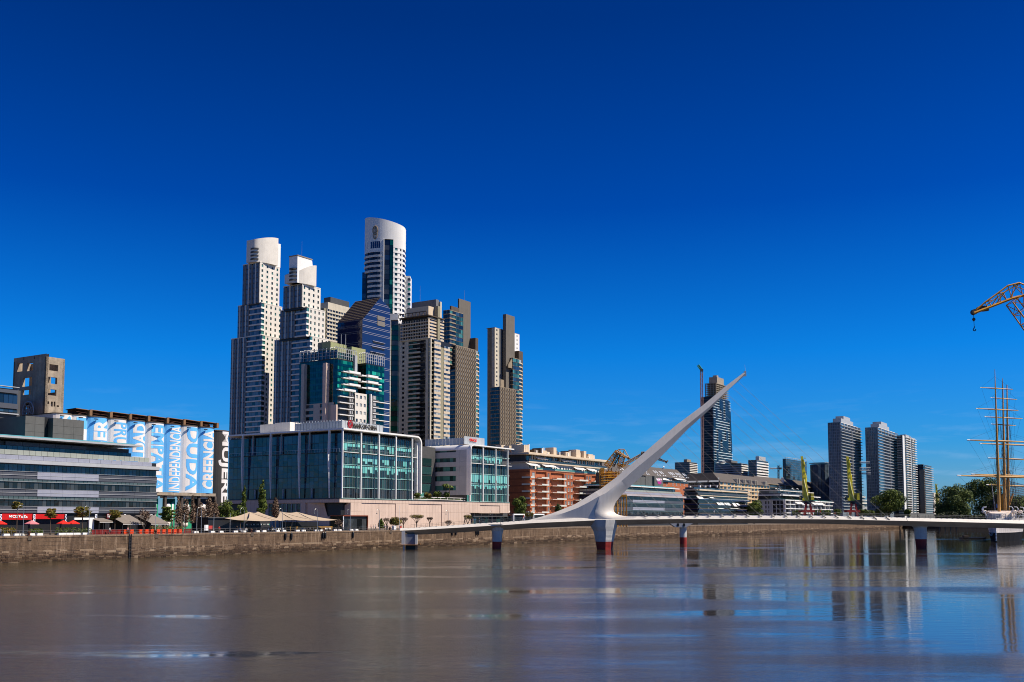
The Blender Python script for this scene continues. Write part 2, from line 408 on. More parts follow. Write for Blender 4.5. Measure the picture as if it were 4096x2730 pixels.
m.poly([Vector((e0.x, 857, GZ)), Vector((2500, 700, GZ)), Vector((2500, 700, -1)), Vector((e0.x, 857, -1))], WALLD)
m.poly([Vector((e0.x, 857, GZ)), Vector((e0.x, 857, -1)), Vector((e0.x + 60, 2500, -1)), Vector((e0.x + 60, 2500, GZ))], WALLD)
struct('far_quay', m)
m = MB(); rs = random.Random(8)
LFU = mat('undergrowth_leaf', (0.035, 0.05, 0.015), .7, .4, .3)
def bank(x0, y0, x1, y1, h, n, s_):
 for _ in range(n):
  t = rs.random(); p = Vector((x0 + (x1 - x0) * t, y0 + (y1 - y0) * t + rs.uniform(0, 12), GZ + h * (rs.random() ** .8) * (.7 + .3 * math.sin(t * 40) * math.sin(t * 17 + 1)))); a = Vector((rs.uniform(-1, 1), rs.uniform(-1, 1), rs.uniform(-1, 1))).normalized() * s_; b_ = a.cross(Vector((rs.uniform(-1, 1), rs.uniform(-1, 1), rs.uniform(-1, 1)))).normalized() * s_
  m.poly([p - a, p + b_, p + a, p - b_], LFU)
bank(e0.x + 6, 872, 640, 850, 9.5, 9000, .9); bank(e0.x - 60, 1700, 1300, 1500, 17, 7000, 2.2)
o = m.obj('undergrowth'); o['kind'] = 'stuff'; o['label'] = 'dark green undergrowth along the far quay behind the big trees'
# ---- quay wall with stones
def quaymat(name, col, lo, hi, mort=0.0):
 m_, nt, b = base_nt(name)
 b.inputs['Roughness'].default_value = 0.92; b.inputs['Specular IOR Level'].default_value = 0.15
 g = nd(nt, 'ShaderNodeNewGeometry'); s = nd(nt, 'ShaderNodeSeparateXYZ'); lk(nt, g.outputs['Position'], s.inputs[0])
 n1 = noise(nt, posn(nt), 0.45, 6, 0.7)
 st = noise(nt, posn(nt, (1.3, 1.3, 0.10)), 1.2, 5, 0.75)
 c = mixc(nt, rng(nt, n1, 0.3, 0.72, 0, 1), lo, hi)
 c = mixc(nt, rng(nt, st, 0.54, 0.68, 0, 0.85), c, (0.34, 0.24, 0.165))
 c = mixc(nt, rng(nt, noise(nt, posn(nt, (0.8, 0.8, 0.2)), 0.5, 4, 0.7), 0.5, 0.66, 0, 0.7), c, (0.07, 0.045, 0.032))
 # tide mark: silt and weed below about two metres
 a_ = nd(nt, 'ShaderNodeMath', operation='ADD'); lk(nt, s.outputs['Z'], a_.inputs[0]); lk(nt, rng(nt, n1, 0.2, 0.8, -0.6, 0.6), a_.inputs[1])
 c = mixc(nt, rng(nt, a_.outputs[0], 1.7, 1.0, 0, 0.8), c, col)
 if mort: c = mixc(nt, mort, c, (0.34, 0.25, 0.17))
 lk(nt, c, b.inputs['Base Color'])
 bp = nd(nt, 'ShaderNodeBump'); bp.inputs['Strength'].default_value = 0.8; bp.inputs['Distance'].default_value = 0.15
 lk(nt, noise(nt, posn(nt), 2.5, 5, 0.7), bp.inputs['Height']); lk(nt, bp.outputs[0], b.inputs['Normal'])
 return m_
QW = quaymat('quay_mortar', (0.068, 0.043, 0.025), (0.150, 0.098, 0.061), (0.245, 0.165, 0.105), 0.45)
QS = [quaymat('quay_stone', (0.051, 0.030, 0.019), (0.088, 0.054, 0.034), (0.163, 0.104, 0.066)),
 quaymat('quay_stone_dark', (0.037, 0.023, 0.015), (0.068, 0.043, 0.028), (0.129, 0.082, 0.055)),
 quaymat('quay_stone_pale', (0.068, 0.043, 0.025), (0.116, 0.073, 0.047), (0.218, 0.146, 0.094))]
QU = quaymat('quay_ashlar', (0.068, 0.043, 0.025), (0.082, 0.052, 0.033), (0.204, 0.134, 0.085))
QC = quaymat('quay_coping_stone', (0.068, 0.043, 0.025), (0.177, 0.122, 0.083), (0.272, 0.189, 0.127))
qw = Th('quay_wall', 'long brown stone quay wall along the far side of the dock', 'wall', (Q0.x, Q0.y, 0), TH)
qw.e['kind'] = 'structure'; del qw.e['category']
m = MB()
m.box(-400, T_END, 0.0, 1.4, -1.5, 0.4, QW); m.box(-400, T_END, 0.005, 1.2, 0.4, GZ - 0.37, QW)
m.box(T_END, T_END + 0.3, 0.12, 20, -1.5, GZ - 0.02, QW)
qw.add('wall_core', m)
rs = random.Random(3)
zc = -0.3; rows_ = []
while zc < 2.35:
 h = rs.uniform(0.34, 0.62); rows_.append((zc, h)); zc += h
for (z, h) in rows_:
 x = -8.0
 while x < T_END - 6:
  wd = rs.uniform(0.5, 1.5) * (1 + max(0, x) / 160)
  if rs.random() < (0.97 if z < 1.6 else 0.6):
   d = rs.uniform(0.01, 0.09)
   g1 = rs.uniform(0.02, 0.05); dz = rs.uniform(-0.04, 0.04)
   qw.box('stone', rs.choice(QS), x + g1, x + wd - g1, -d, 0.3, z + g1 + dz, z + h * rs.uniform(.88, 1.0) - g1 * 0.6 + dz)
  x += wd
# upper ashlar courses, big weathered blocks
for (z, h) in ((2.45, 0.85), (3.34, 0.8), (4.18, 0.82)):
 x = -8 + rs.uniform(0, 1)
 while x < T_END - 6:
  wd = rs.uniform(1.2, 3.2) * (1 + max(0, x) / 200)
  dz = rs.uniform(-.05, .05); qw.box('stone', QU, x + 0.01, x + wd - 0.01, -rs.uniform(0.015, 0.04), 0.3, z + 0.008 + (dz if z < 3 else 0), z + h - 0.008)
  x += wd
x = -12
while x < T_END - 4:
 wd = rs.uniform(2.5, 3.6) * (1 + max(0, x) / 150)
 qw.box('coping_stone', QC, x + 0.02, x + wd - 0.02, -0.12, 0.9, GZ - 0.36, GZ + 0.012)
 x += wd
qw.done()
# ================================================================ THE BRIDGE
YB = 295.0
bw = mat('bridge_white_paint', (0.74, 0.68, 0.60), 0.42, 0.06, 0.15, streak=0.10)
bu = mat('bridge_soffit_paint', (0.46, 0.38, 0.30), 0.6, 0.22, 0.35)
pw = mat('pier_concrete', (0.55, 0.54, 0.52), 0.8, 0.14, 0.5, streak=0.12, bump=0.2)
pr_ = mat('pier_red_antifouling', (0.32, 0.03, 0.022), 0.6, 0.2, 0.7, streak=0.2)
br = Th('footbridge', 'long white footbridge with one slanting mast crossing the dock', 'bridge', (0, YB, 0), 0)
def lin(tab, x):
 for (a, ya), (b2, yb) in zip(tab, tab[1:]):
  if x <= b2: return ya + (yb - ya) * (x - a) / (b2 - a)
 return tab[-1][1]
FT = [(1600, 2113), (1640, 2113), (1800, 2103), (1900, 2095.5), (2000, 2089.6), (2100, 2083), (2300, 2073), (2500, 2067), (2700, 2064), (3000, 2062), (3300, 2063), (3600, 2071), (4096, 2081.5), (4700, 2095)]
FB = [(1600, 2124), (1640, 2122), (1800, 2113.5), (2000, 2102), (2130, 2093), (2300, 2086), (2420, 2080), (2700, 2077), (3000, 2077), (3300, 2078), (3700, 2086.5), (4096, 2096), (4700, 2110)]
SF = [(1600, 2127), (1625, 2129), (1640, 2140), (1700, 2139), (1900, 2127), (1960, 2122.6), (2050, 2118), (2300, 2106), (2500, 2100), (2700, 2094.5), (3000, 2094), (3300, 2096.5), (3600, 2104), (4096, 2116), (4700, 2131)]
HW = 3.4
yf = YB - HW
def zat(px, py, y): return pt(px, py, y).z
sta = list(range(1607, 4700, 34)) + [4700]
top, fas, sof, par = MB(), MB(), MB(), MB()
prev = None
WALK = mat('bridge_walkway', (0.35, 0.33, 0.31), 0.85, 0.1, 1.0)
for px in sta:
 x = pt(px, 2080, YB).x
 zt = zat(px, lin(FT, px), yf); zb = zat(px, lin(FB, px), yf); zs = zat(px, lin(SF, px), YB - 1.0)
 cur = dict(x=x, t=zt, b=zb, s=min(zs, zb - 0.15))
 if prev:
  p, c = prev, cur
  def q(mb, ya, za, yb, zb_, mt):
   mb.poly([(p['x'], ya, p[za]), (c['x'], ya, c[za]), (c['x'], yb, c[zb_]), (p['x'], yb, p[zb_])], mt)
  q(fas, -HW + 0.7, 't', -HW, 'b', bw); q(fas, HW - 0.7, 't', HW, 'b', bw)
  q(fas, -HW + 0.7, 't', -HW + 0.95, 't', bw); q(fas, HW - 0.7, 't', HW - 0.95, 't', bw)
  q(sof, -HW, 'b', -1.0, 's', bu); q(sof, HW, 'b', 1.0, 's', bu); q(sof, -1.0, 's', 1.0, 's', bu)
  top.poly([(p['x'], -HW + 0.75, p['t'] - 0.05), (c['x'], -HW + 0.75, c['t'] - 0.05), (c['x'], HW - 0.75, c['t'] - 0.05), (p['x'], HW - 0.75, p['t'] - 0.05)], WALK)
 prev = cur
f0 = pt(1607, 2080, YB).x
fas.box(f0 - 0.12, f0, -HW, HW, zat(1607, 2124, yf), zat(1607, 2114, yf), bw)
br.add('edge_beam', fas); br.add('soffit', sof); br.add('walkway', top)
for px in (3611, 2002):
 j = MB()
 p_ = pt(px, 2080, YB); zt = zat(px, lin(FT, px), yf); zb = zat(px, lin(FB, px), yf)
 j.poly([(p_.x - .06, -HW + 0.67, zt), (p_.x + .06, -HW + 0.67, zt), (p_.x + .06, -HW - 0.03, zb), (p_.x - .06, -HW - 0.03, zb)], DGREY); br.add('expansion_joint', j)
RGB_ = mat('bridge_rail_grey', (0.10, 0.10, 0.10), .6, .1, 1)
for px in range(1640, 4690, 22):
 if 2150 < px < 2480: continue
 p_ = pt(px, 2080, YB); z = zat(px, lin(FT, px), yf)
 for y in (HW - 0.6,) + ((-HW + 0.62,) if px > 2560 or px < 2100 else ()): br.box('railing_post', RGB_, p_.x - .03, p_.x + .03, y - .03, y + .03, z - .05, z + .95)
for y, lo_ in ((HW - 0.6, 1640), (-HW + 0.62, 2560)):
 for hh in (0.95, 0.5):
  pts = [(pt(px, 2080, YB).x, y, zat(px, lin(FT, px), yf) + hh) for px in range(lo_, 4690, 60)]
  rl = MB(); rl.path(pts, 0.022, RGB_, 4); br.add('handrail', rl)
# mast: loft of (upper edge, front crease, lower edge, back crease)
ST = [((2110, 2082.5), (2110, 2085), (2110, 2089), .30, .45), ((2168, 2067), (2172, 2076), (2168, 2090), .35, .9), ((2212, 2053), (2218, 2065), (2212, 2089), .4, 1.3),
 ((2255, 2036), (2264, 2050), (2258, 2086), .45, 1.7), ((2299, 2018), (2312, 2032), (2306, 2084), .5, 2.0), ((2337, 1995.5), (2353, 2011), (2345, 2082), .5, 2.3),
 ((2380, 1969), (2398, 1985), (2382, 2080), .55, 2.5)]
YM = -0.6                                   # mast centre line relative to the bridge axis
def mp_(p, dy): v = pt(p[0], p[1], YB + YM + dy); return Vector((v.x, YM + dy, v.z))
def ring(u, c, l, hu, hc):
 return [mp_(u, hu), mp_(u, -hu), mp_(c, -hc), mp_(l, -hc * 0.98), mp_(l, hc * 0.98), mp_(c, hc)]
sp = MB(); sp.rings([ring(*s) for s in ST], bw); br.add('mast_spine', sp, smooth=True)
UP = [((2380, 1969), (2398, 1985), .55, 2.5), ((2402, 1957), (2424, 1973), .6, 2.45), ((2464, 1911), (2486, 1925), .65, 2.2), ((2521, 1861), (2546, 1872), .6, 1.9),
 ((2621, 1773), (2652, 1786), .5, 1.45), ((2707, 1700), (2733, 1713), .42, 1.15), ((2811, 1622), (2831, 1634), .33, .85), ((2911, 1539), (2925, 1549), .25, .5), ((2978, 1489), (2980, 1495), .12, .2)]
LO = [(2462, 2000), (2470, 2000), (2512, 1954), (2560, 1912), (2665, 1806), (2753, 1716), (2845, 1633), (2918, 1556), (2981, 1501)]
ms = MB()
# upper left face (slim, pale) and the broad lower face, front and back
for sgn in (-1, 1):
 for i in range(len(UP) - 1):
  u0, c0, hu0, hc0 = UP[i]; u1, c1, hu1, hc1 = UP[i + 1]
  ms.poly([mp_(u0, sgn * hu0), mp_(u1, sgn * hu1), mp_(c1, sgn * hc1), mp_(c0, sgn * hc0)], bw)
  if i >= 2:
   l0, l1 = LO[i], LO[i + 1]
   ms.poly([mp_(c0, sgn * hc0), mp_(c1, sgn * hc1), mp_(l1, sgn * hu1 * .9), mp_(l0, sgn * hu0 * .9)], bw)
for i in range(len(UP) - 1):
 u0, c0, hu0, hc0 = UP[i]; u1, c1, hu1, hc1 = UP[i + 1]
 ms.poly([mp_(u0, -hu0), mp_(u1, -hu1), mp_(u1, hu1), mp_(u0, hu0)], bw)
 if i >= 2: ms.poly([mp_(LO[i], -hu0 * .9), mp_(LO[i + 1], -hu1 * .9), mp_(LO[i + 1], hu1 * .9), mp_(LO[i], hu0 * .9)], bw)
u, c, hu, hc = UP[-1]; ms.poly([mp_(u, -hu), mp_(c, -hc), mp_(LO[-1], -hu), mp_(LO[-1], hu), mp_(c, hc), mp_(u, hu)], bw)
br.add('mast', ms, smooth=True)
# the throat: pale side panel, then the concave sunlit mouth that sweeps into the deck
from mathutils.geometry import interpolate_bezier
M_ = [(2486, 1925), (2464, 1943), (2432, 1975), (2404, 2008), (2386, 2030), (2381, 2044), (2388, 2058), (2402, 2067), (2422, 2075), (2450, 2078.5), (2490, 2079), (2530, 2079)]
N_ = [(2512, 1954), (2498, 1968), (2478, 1991), (2463, 2010), (2455, 2028), (2454, 2038), (2457, 2049), (2465, 2056), (2480, 2062), (2497, 2065), (2515, 2066.3), (2545, 2066.8)]
mo = MB()
K = 6
def rowpt(i, k, sgn):
 t = k / K; a_, b2 = M_[i], N_[i]
 dy = -2.55 * (1 - t) ** 0.6 if True else 0
 dep = (2.2 + 0.5 * min(1, i / 4)) * math.cos(t * math.pi / 2) + 0.5 * t
 if i >= 9: dep = (2.7 - 0.0 * i) * (1 - t) + (2.35) * t
 elif i >= 7: dep = dep * (9 - i) / 3 + ((2.7) * (1 - t) + 2.35 * t) * (1 - (9 - i) / 3)
 return mp_((a_[0] + (b2[0] - a_[0]) * t, a_[1] + (b2[1] - a_[1]) * t), sgn * dep)
for sgn in (-1, 1):
 for i in range(len(M_) - 1):
  for k in range(K): mo.poly([rowpt(i, k, sgn), rowpt(i + 1, k, sgn), rowpt(i + 1, k + 1, sgn), rowpt(i, k + 1, sgn)], bw)
 # side panel between spine end and mouth rim
 base_ = (2382, 2080)
 fan = [mp_((2398, 1985), sgn * 2.5), mp_((2424, 1973), sgn * 2.45), mp_((2486, 1925), sgn * 2.2)]
 rim = [rowpt(i, 0, sgn) for i in range(len(M_))]
 ms2 = [mp_(base_, sgn * 2.5)]
 poly = [mp_((2398, 1985), sgn * 2.5), fan[1], rim[1], rim[2], rim[3], rim[4], rim[5], mp_(base_, sgn * 2.45)]
 mo.poly([mp_((2398, 1985), sgn * 2.5), fan[1], rim[1], rim[2]], bw); mo.poly([fan[1], fan[2], rim[1]], bw)
 bs = mp_((2382, 2080), sgn * 2.5)
 for i in range(2, 9): mo.poly([mp_((2398, 1985), sgn * 2.5) if i < 5 else bs, rim[i], rim[i + 1]] if i != 5 else [bs, rim[5], rim[6]], bw)
 mo.poly([mp_((2398, 1985), sgn * 2.5), rim[5], bs], bw)
 mo.poly([bs, rim[9], mp_((2450, 2081), sgn * 2.7)], bw)
for i in range(len(M_) - 1):
 mo.poly([rowpt(i, K, -1), rowpt(i + 1, K, -1), rowpt(i + 1, K, 1), rowpt(i, K, 1)], bw)
o = br.add('mast_root', mo, smooth=True)
# tip fitting
tp = MB(); a_ = mp_((2978, 1494), 0); tp.box(a_.x - .2, a_.x + .5, a_.y - .15, a_.y + .15, a_.z - .9, a_.z + .6, LGREY); tp.tube(a_ + Vector((.3, 0, .5)), a_ + Vector((.1, 0, 2.6)), .05, .02, LGREY, 4)
br.add('mast_tip', tp)
CABM = mat('cable_sheath', (0.22, 0.21, 0.20), 0.7, 0.1, 1.0)
# cables and their anchors
for i in range(20):
 ax = 2581 + (3550 - 2581) * i / 19.0; mx = 2496 + (2950 - 2496) * i / 19.0
 lo_ = None
 for (a0, b0) in zip([p for p in [(2470, 2000), (2512, 1954), (2560, 1912), (2665, 1806), (2753, 1716), (2845, 1633), (2918, 1556), (2981, 1501)]], [(2512, 1954), (2560, 1912), (2665, 1806), (2753, 1716), (2845, 1633), (2918, 1556), (2981, 1501)]):
  if a0[0] <= mx <= b0[0]: lo_ = a0[1] + (b0[1] - a0[1]) * (mx - a0[0]) / (b0[0] - a0[0])
 p0 = mp_((mx, lo_ - 2), 0)
 v = pt(ax, lin(FT, ax), yf); p1 = Vector((v.x, -HW + 0.45, v.z + 0.1))
 cb = MB(); cb.tube(p0, p1, 0.03, 0.03, CABM, 4, False); br.add('cable', cb)
 an = MB(); an.poly([(p1.x - 0.1, -HW + .35, v.z), (p1.x + 0.75, -HW + .1, v.z - 0.55 * (0.35 + i / 22)), (p1.x + 0.55, -HW + .05, v.z - 0.75 * (0.35 + i / 22)), (p1.x - 0.55, -HW + .3, v.z - .1)], DGREY)
 an.tube(p1, p1 + Vector((0.45, 0, 0.35 - 0.3)), 0.13, 0.10, bw, 5)
 br.add('cable_anchor', an)
# piers
def pier(name_y, prof, hexa, zred, parent, ratio=0.75):
 """prof: [(left px, right px, py)] from top to water at depth y; prints the outline as a tapered, ridged shaft"""
 y = name_y; ry = y - YB
 def loop(l, r, py):
  a_, b2 = pt(l, py, y), pt(r, py, y); cx, h, z = (a_.x + b2.x) / 2, (b2.x - a_.x) / 2, a_.z
  if hexa: return [(cx + h * u_, ry + h * v_, z) for u_, v_ in ((1, 0.1), (0.72, 0.72), (-0.72, 0.72), (-1, 0.1), (-0.62, -0.60), (0.02, -0.98), (0.66, -0.56))]
  return [(cx + h * math.cos(a2), ry + h * ratio * math.sin(a2), z) for a2 in [2 * math.pi * k / 14 + 0.1 for k in range(14)]]
 L_ = [loop(*p) for p in prof]
 zs = [q_[0][2] for q_ in L_]; k = next(i for i, z in enumerate(zs) if z <= zred + 1e-3)
 sh = MB(); sh.rings(L_[:k + 1], pw, False); o1 = br.add('pier', sh)
 rd = MB(); rd.rings(L_[k:], pr_, False); o2 = rd.obj('red_base', o1)
 rb = MB()
 for i in range(1, len(L_) - 1):
  if 2138 < prof[i][2] < 2200:
   g = [(x + (x - sum(p[0] for p in L_[i]) / len(L_[i])) * 0.012, yy + (yy - ry) * 0.012, z) for x, yy, z in L_[i]]
   rb.rings([[(x, yy, z - 0.05) for x, yy, z in g], [(x, yy, z + 0.05) for x, yy, z in g]], pw if zs[i] > zred else pr_)
 if rb.v: rb.obj('rib', o1)
 return o1
def ip(tab, n0, n1, step):
 out = []; y = n0
 while y < n1: out.append((lin([(a_, b2) for a_, b2, _ in tab], y), lin([(a_, c2) for a_, _, c2 in tab], y), y)); y += step
 return out
mt_ = [(2080, 2358, 2476), (2107, 2363, 2469), (2127, 2375, 2463), (2168, 2383, 2454), (2200, 2388, 2449), (2215, 2388, 2449)]
def shaft(tab, y, hexa, pyred, step=5, ratio=.75):
 pf = [(lin([(a_, b2) for a_, b2, _ in tab], q), lin([(a_, c2) for a_, _, c2 in tab], q), q) for q in sorted(set([tab[0][0]] + [2094, 2107, 2112, 2125] + list(range(2140, 2200, step)) + [pyred, 2205])) if q >= tab[0][0]]
 return pier(y, pf, hexa, pt(2400, pyred, y).z, None, ratio)
shaft(mt_, YB - 1.2, True, 2168)
shaft([(2098, 1930, 2045), (2112, 1954, 2022), (2122, 1966, 2014), (2135, 1968.5, 2010), (2200, 1969, 2003.5), (2215, 1969, 2003)], YB - 0.5, False, 2168)
shaft([(2092, 3625, 3735), (2103, 3645, 3712), (2112, 3655, 3706), (2130, 3658, 3706), (2192, 3665, 3706), (2210, 3666, 3706)], YB + 1.0, False, 2158)
cr_ = MB(); z_ = pt(2400, 2125, YB).z
# abutment at the left bank
ab = MB()
def bx(px0, px1, py0, py1, y0, y1, mt, mb=ab):
 a_, b2 = pt(px0, py1, YB + y0), pt(px1, py0, YB + y0); mb.box(a_.x, b2.x, y0, y1, a_.z, b2.z, mt)
ap = [(1602, 1668, 2122), (1604, 1668, 2140), (1607, 1669, 2181)]
bx(1606, 1620, 2126, 2179, -3.6, -3.0, bw); bx(1660, 1669.5, 2140, 2179, -3.6, -3.0, bw); bx(1620.2, 1659.8, 2138, 2179, -3.1, 6, mat('abutment_grey_panel', (0.22, 0.23, 0.26), 0.7, 0.1, 0.4))
bx(1602, 1671, 2179.2, 2182, -3.8, 6.0, mat('rusty_steel_edge', (0.35, 0.16, 0.04), 0.7, 0.3, 1.0))
bx(1612, 1618, 2182, 2201, -3.4, -2.9, pw); bx(1622, 1661, 2182, 2201, -1.5, 6, BLACK)
br.add('abutment', ab)
br.done()
# mid-dock resting pier behind the bridge
YP = 353.0
rp = Th('resting_pier', 'small white pier with hammerhead cap and two holes standing in the water behind the bridge', 'pier', (pt(2732, 2100, YP).x, YP, 0), 0)
m = MB()
def lp(px, py, y=0): v = pt(px, py, YP + y); return (v.x - rp.o.x, y, v.z)
front = [lp(2679, 2094, -2), lp(2772, 2094, -2), lp(2744, 2110.5, -2), lp(2703, 2110, -2)]
back = [(a_, 2, c2) for a_, b2, c2 in front]
m.poly(front, pw); m.poly(back, pw)
for i in range(4): m.poly([front[i], front[(i + 1) % 4], back[(i + 1) % 4], back[i]], pw)
cap_o = rp.add('cap', m)
for px in (2712, 2736):
 if 1:
  h = MB(); c0 = Vector(lp(px, 2101, -2.03)); h.rings([[(c0.x + .45 * math.cos(a_), c0.y, c0.z + .62 * math.sin(a_)) for a_ in [k * math.pi / 5 for k in range(10)]], [(c0.x + .45 * math.cos(a_), c0.y - .02, c0.z + .62 * math.sin(a_)) for a_ in [k * math.pi / 5 for k in range(10)]]], BLACK); h.obj('hole', cap_o)
c0 = lp(2718, 2110, 0); c1 = lp(2746, 2110, 0); r = (c1[0] - c0[0]) / 2; cx = (c1[0] + c0[0]) / 2
def cyl(z0, z1, r0, r1): return [[(cx + rr * math.cos(k * math.pi / 8), rr * math.sin(k * math.pi / 8), z) for k in range(16)] for z, rr in ((z0, r0), (z1, r1))]
zr = lp(2732, 2150)[2]
s1 = MB(); s1.rings(cyl(zr, c0[2] + .01, r, r * 1.02), pw, False)
for k in range(8): s1.rings(cyl(zr + .3 + k * .38, zr + .36 + k * .38, r * 1.015, r * 1.015), pw)
rp.add('shaft', s1)
s2 = MB(); s2.rings(cyl(-1, zr, r, r), pr_, False)
for k in range(6): s2.rings(cyl(zr - .3 - k * .38, zr - .24 - k * .38, r * 1.015, r * 1.015), pr_)
rp.add('red_base', s2); rp.done()
# ================================================================ BUILDINGS OF THE NEAR LEFT BANK
def frame(name, label, cat, px, setback=None, Y=None, ang=TH, group=None):
 y = Y if Y else yline(px, setback)
 p = pt(px, 2075, y); return Th(name, label, cat, (p.x, p.y, GZ), ang, group)
def prow(T, ref, name, mt, py0, py1, px0, px1, d0=-0.2, d1=0.0, n=1, y=0.0, gap=0.04):
 """a row on the quay-parallel front, its levels read at column ref of the photo"""
 z1, z0 = T.R(ref, py0, y)[1], T.R(ref, py1, y)[1]
 zm = (py0 + py1) / 2
 x0, x1 = T.R(px0, zm, y)[0], T.R(px1, zm, y)[0]; w_ = (x1 - x0) / n
 for i in range(n): T.box(name, mt, x0 + i * w_ + (gap if n > 1 else 0), x0 + (i + 1) * w_ - (gap if n > 1 else 0), y - d1, y - d0, z0, z1)
# ---- long dark office block at the left edge, with coloured shopfronts
def office(T, ref, rws, endpx, leftpx, depth=22.0):
 x1 = T.R(endpx, 2000)[0]; x0 = T.R(leftpx, 2000)[0]
 zt = T.R(ref, rws['core_top'])[1]
 T.box('core', BLACK, x0, x1 - .3, 0.35, depth, 0, zt)
 return x0, x1
of = frame('office_building', 'long low dark glass office building with pale metal bands at the left edge', 'office building', 628, 26)
x0, x1 = office(of, 300, dict(core_top=1836), 628, -90)
for (a, b2) in ((1869, 1894), (1935, 1962), (2003, 2028)):
 prow(of, 300, 'window', GL_DARK if a > 1900 else GL_BLUE, a, b2, -90, 627, -0.35, -0.15, 46)
for (a, b2) in ((1895, 1923), (1962, 1989), (2028, 2053)):
 h = (b2 - a) / 2
 prow(of, 300, 'metal_band', LAV, a + 1, a + h, 147, 393, -0.2, 0.25, 5, gap=0.02)
 prow(of, 300, 'metal_band', LAV, a + h + 1.5, b2, 147, 393, -0.2, 0.2, 5, gap=0.02)
 for (p0, p1, n) in ((-90, 146, 5), (394, 627, 5)):
  prow(of, 300, 'metal_band', SLATE, a + 1, a + h, p0, p1, -0.2, 0.12, n, gap=0.02)
  prow(of, 300, 'metal_band', SLATE, a + h + 1.5, b2, p0, p1, -0.2, 0.1, n, gap=0.02)
 prow(of, 300, 'band_trim', LGREY, a, a + 1, -90, 627, -0.2, 0.3)
 prow(of, 300, 'band_trim', LGREY, a + h, a + h + 1.5, -90, 627, -0.2, 0.26)
for (a, b2) in ((1923.5, 1934.5), (1989.5, 2002)):
 prow(of, 300, 'spandrel_glass', glass('grey_green_spandrel', [(0.07, 0.10, 0.10), (0.09, 0.12, 0.12)], 0.15), a, b2, -90, 627, -0.3, 0.0, 40)
 prow(of, 300, 'band_trim', LGREY, b2 - 1.2, b2, -90, 627, -0.2, 0.15)
prow(of, 300, 'parapet_panel', mat('pale_parapet_glass', (0.33, 0.35, 0.30), 0.3, 0.06, 0.4, rnd=0.06), 1815, 1833, -90, 594, -0.2, 0.35, 30, gap=0.03)
prow(of, 300, 'metal_band', LAV, 1835, 1851, -90, 601, -0.2, 0.75, 15, gap=0.03)
prow(of, 300, 'cornice', LGREY, 1852, 1866, -90, 628, -0.3, 1.1)
prow(of, 300, 'cornice', DGREY, 1866, 1868.5, -90, 628, -0.3, 0.9)
prow(of, 300, 'soffit', BLACK, 2053, 2058, -90, 627, -0.6, -0.1)
# set-back top floor and its thin canopy
zc0 = of.R(300, 1815, 3)[1]; zc1 = of.R(300, 1783, 3)[1]
xa, xb = of.R(-90, 1800, 3)[0], of.R(524, 1815, 3)[0]
of.box('core', DGREY, xa, xb - .4, 3.4, 20, zc0, zc1)
prow(of, 300, 'window', GL_BLUE, 1800, 1815, -90, 524, -0.1, 0.1, 30, 3)
prow(of, 300, 'spandrel_glass', SLATE, 1784, 1799, 20, 345, -0.1, 0.12, 5, 3)
cm = MB()
c0, c1 = of.R(0, 1738, 2)[1], of.R(0, 1749, 2)[1]
ca_, cb_ = of.R(-90, 1745, 1)[0], of.R(552, 1792, 1)[0]
zt0, zt1 = of.R(0, 1736, 1)[1], of.R(545, 1789, 1)[1]
zz = (zt0 + zt1) / 2
cm.box(ca_, cb_, -0.8, 14, zz - 0.45, zz, LGREY); cm.box(ca_, cb_ - 2, -0.3, 13, zz + .003, zz + 0.25, mat('teal_canopy_edge', (0.10, 0.32, 0.36), 0.4, 0.1, 0.5))
of.add('canopy', cm)
LOUV = mat('grey_louvre_panel', (0.115, 0.108, 0.10), 0.7, 0.12, 0.8, streak=0.15)
for (p0, p1, pyt) in ((100, 177, 1663), (211, 335, 1672)):
 xa, xb = of.R(p0, 1700, 8)[0], of.R(p1, 1700, 8)[0]; zt = of.R(p0, pyt, 8)[1]
 n = max(2, int((xb - xa) / 2.2))
 for i in range(n):
  for k in range(3):
   of.box('plant_room_panel', LOUV, xa + (xb - xa) * i / n + .02, xa + (xb - xa) * (i + 1) / n - .02, 7.9, 8.1, zz + .2 + (zt - zz - .2) * k / 3 + .02, zz + .2 + (zt - zz - .2) * (k + 1) / 3 - .02)
 of.box('plant_room', LOUV, xa + .05, xb - .05, 8.15, 24, zz - 1, zt - .05)
xa = of.R(177, 1700, 9)[0]; xb = of.R(211, 1700, 9)[0]; of.box('plant_room', BLACK, xa - .3, xb + .3, 10, 22, zz - 1, of.R(180, 1668, 9)[1])
# shopfronts under the overhang
of.box('shopfront', GL_DARK, x0, x1 - 1.5, 3.0, 3.2, 0, of.R(300, 2054, 3)[1])
for i in range(26): xx = x0 + (x1 - x0) * i / 26.0; of.box('shopfront_post', DGREY, xx, xx + .15, 2.8, 2.98, 0, 3.6)
of.done()
def text_mesh(txt, bold=0.0, shear=0.0):
 cu = bpy.data.curves.new('lettering', 'FONT'); cu.body = txt; cu.size = 1; cu.offset = bold; cu.shear = shear; cu.fill_mode = 'BOTH'; cu.resolution_u = 3
 ob = bpy.data.objects.new('lettering', cu); me = bpy.data.meshes.new_from_object(ob); bpy.data.objects.remove(ob)
 xs = [v.co.x for v in me.vertices]; ys = [v.co.y for v in me.vertices]
 a_, b2, c2, d2 = min(xs), max(xs), min(ys), max(ys)
 for v in me.vertices: v.co = ((v.co.x - a_) / (b2 - a_), (v.co.y - c2) / (d2 - c2), 0)
 return me
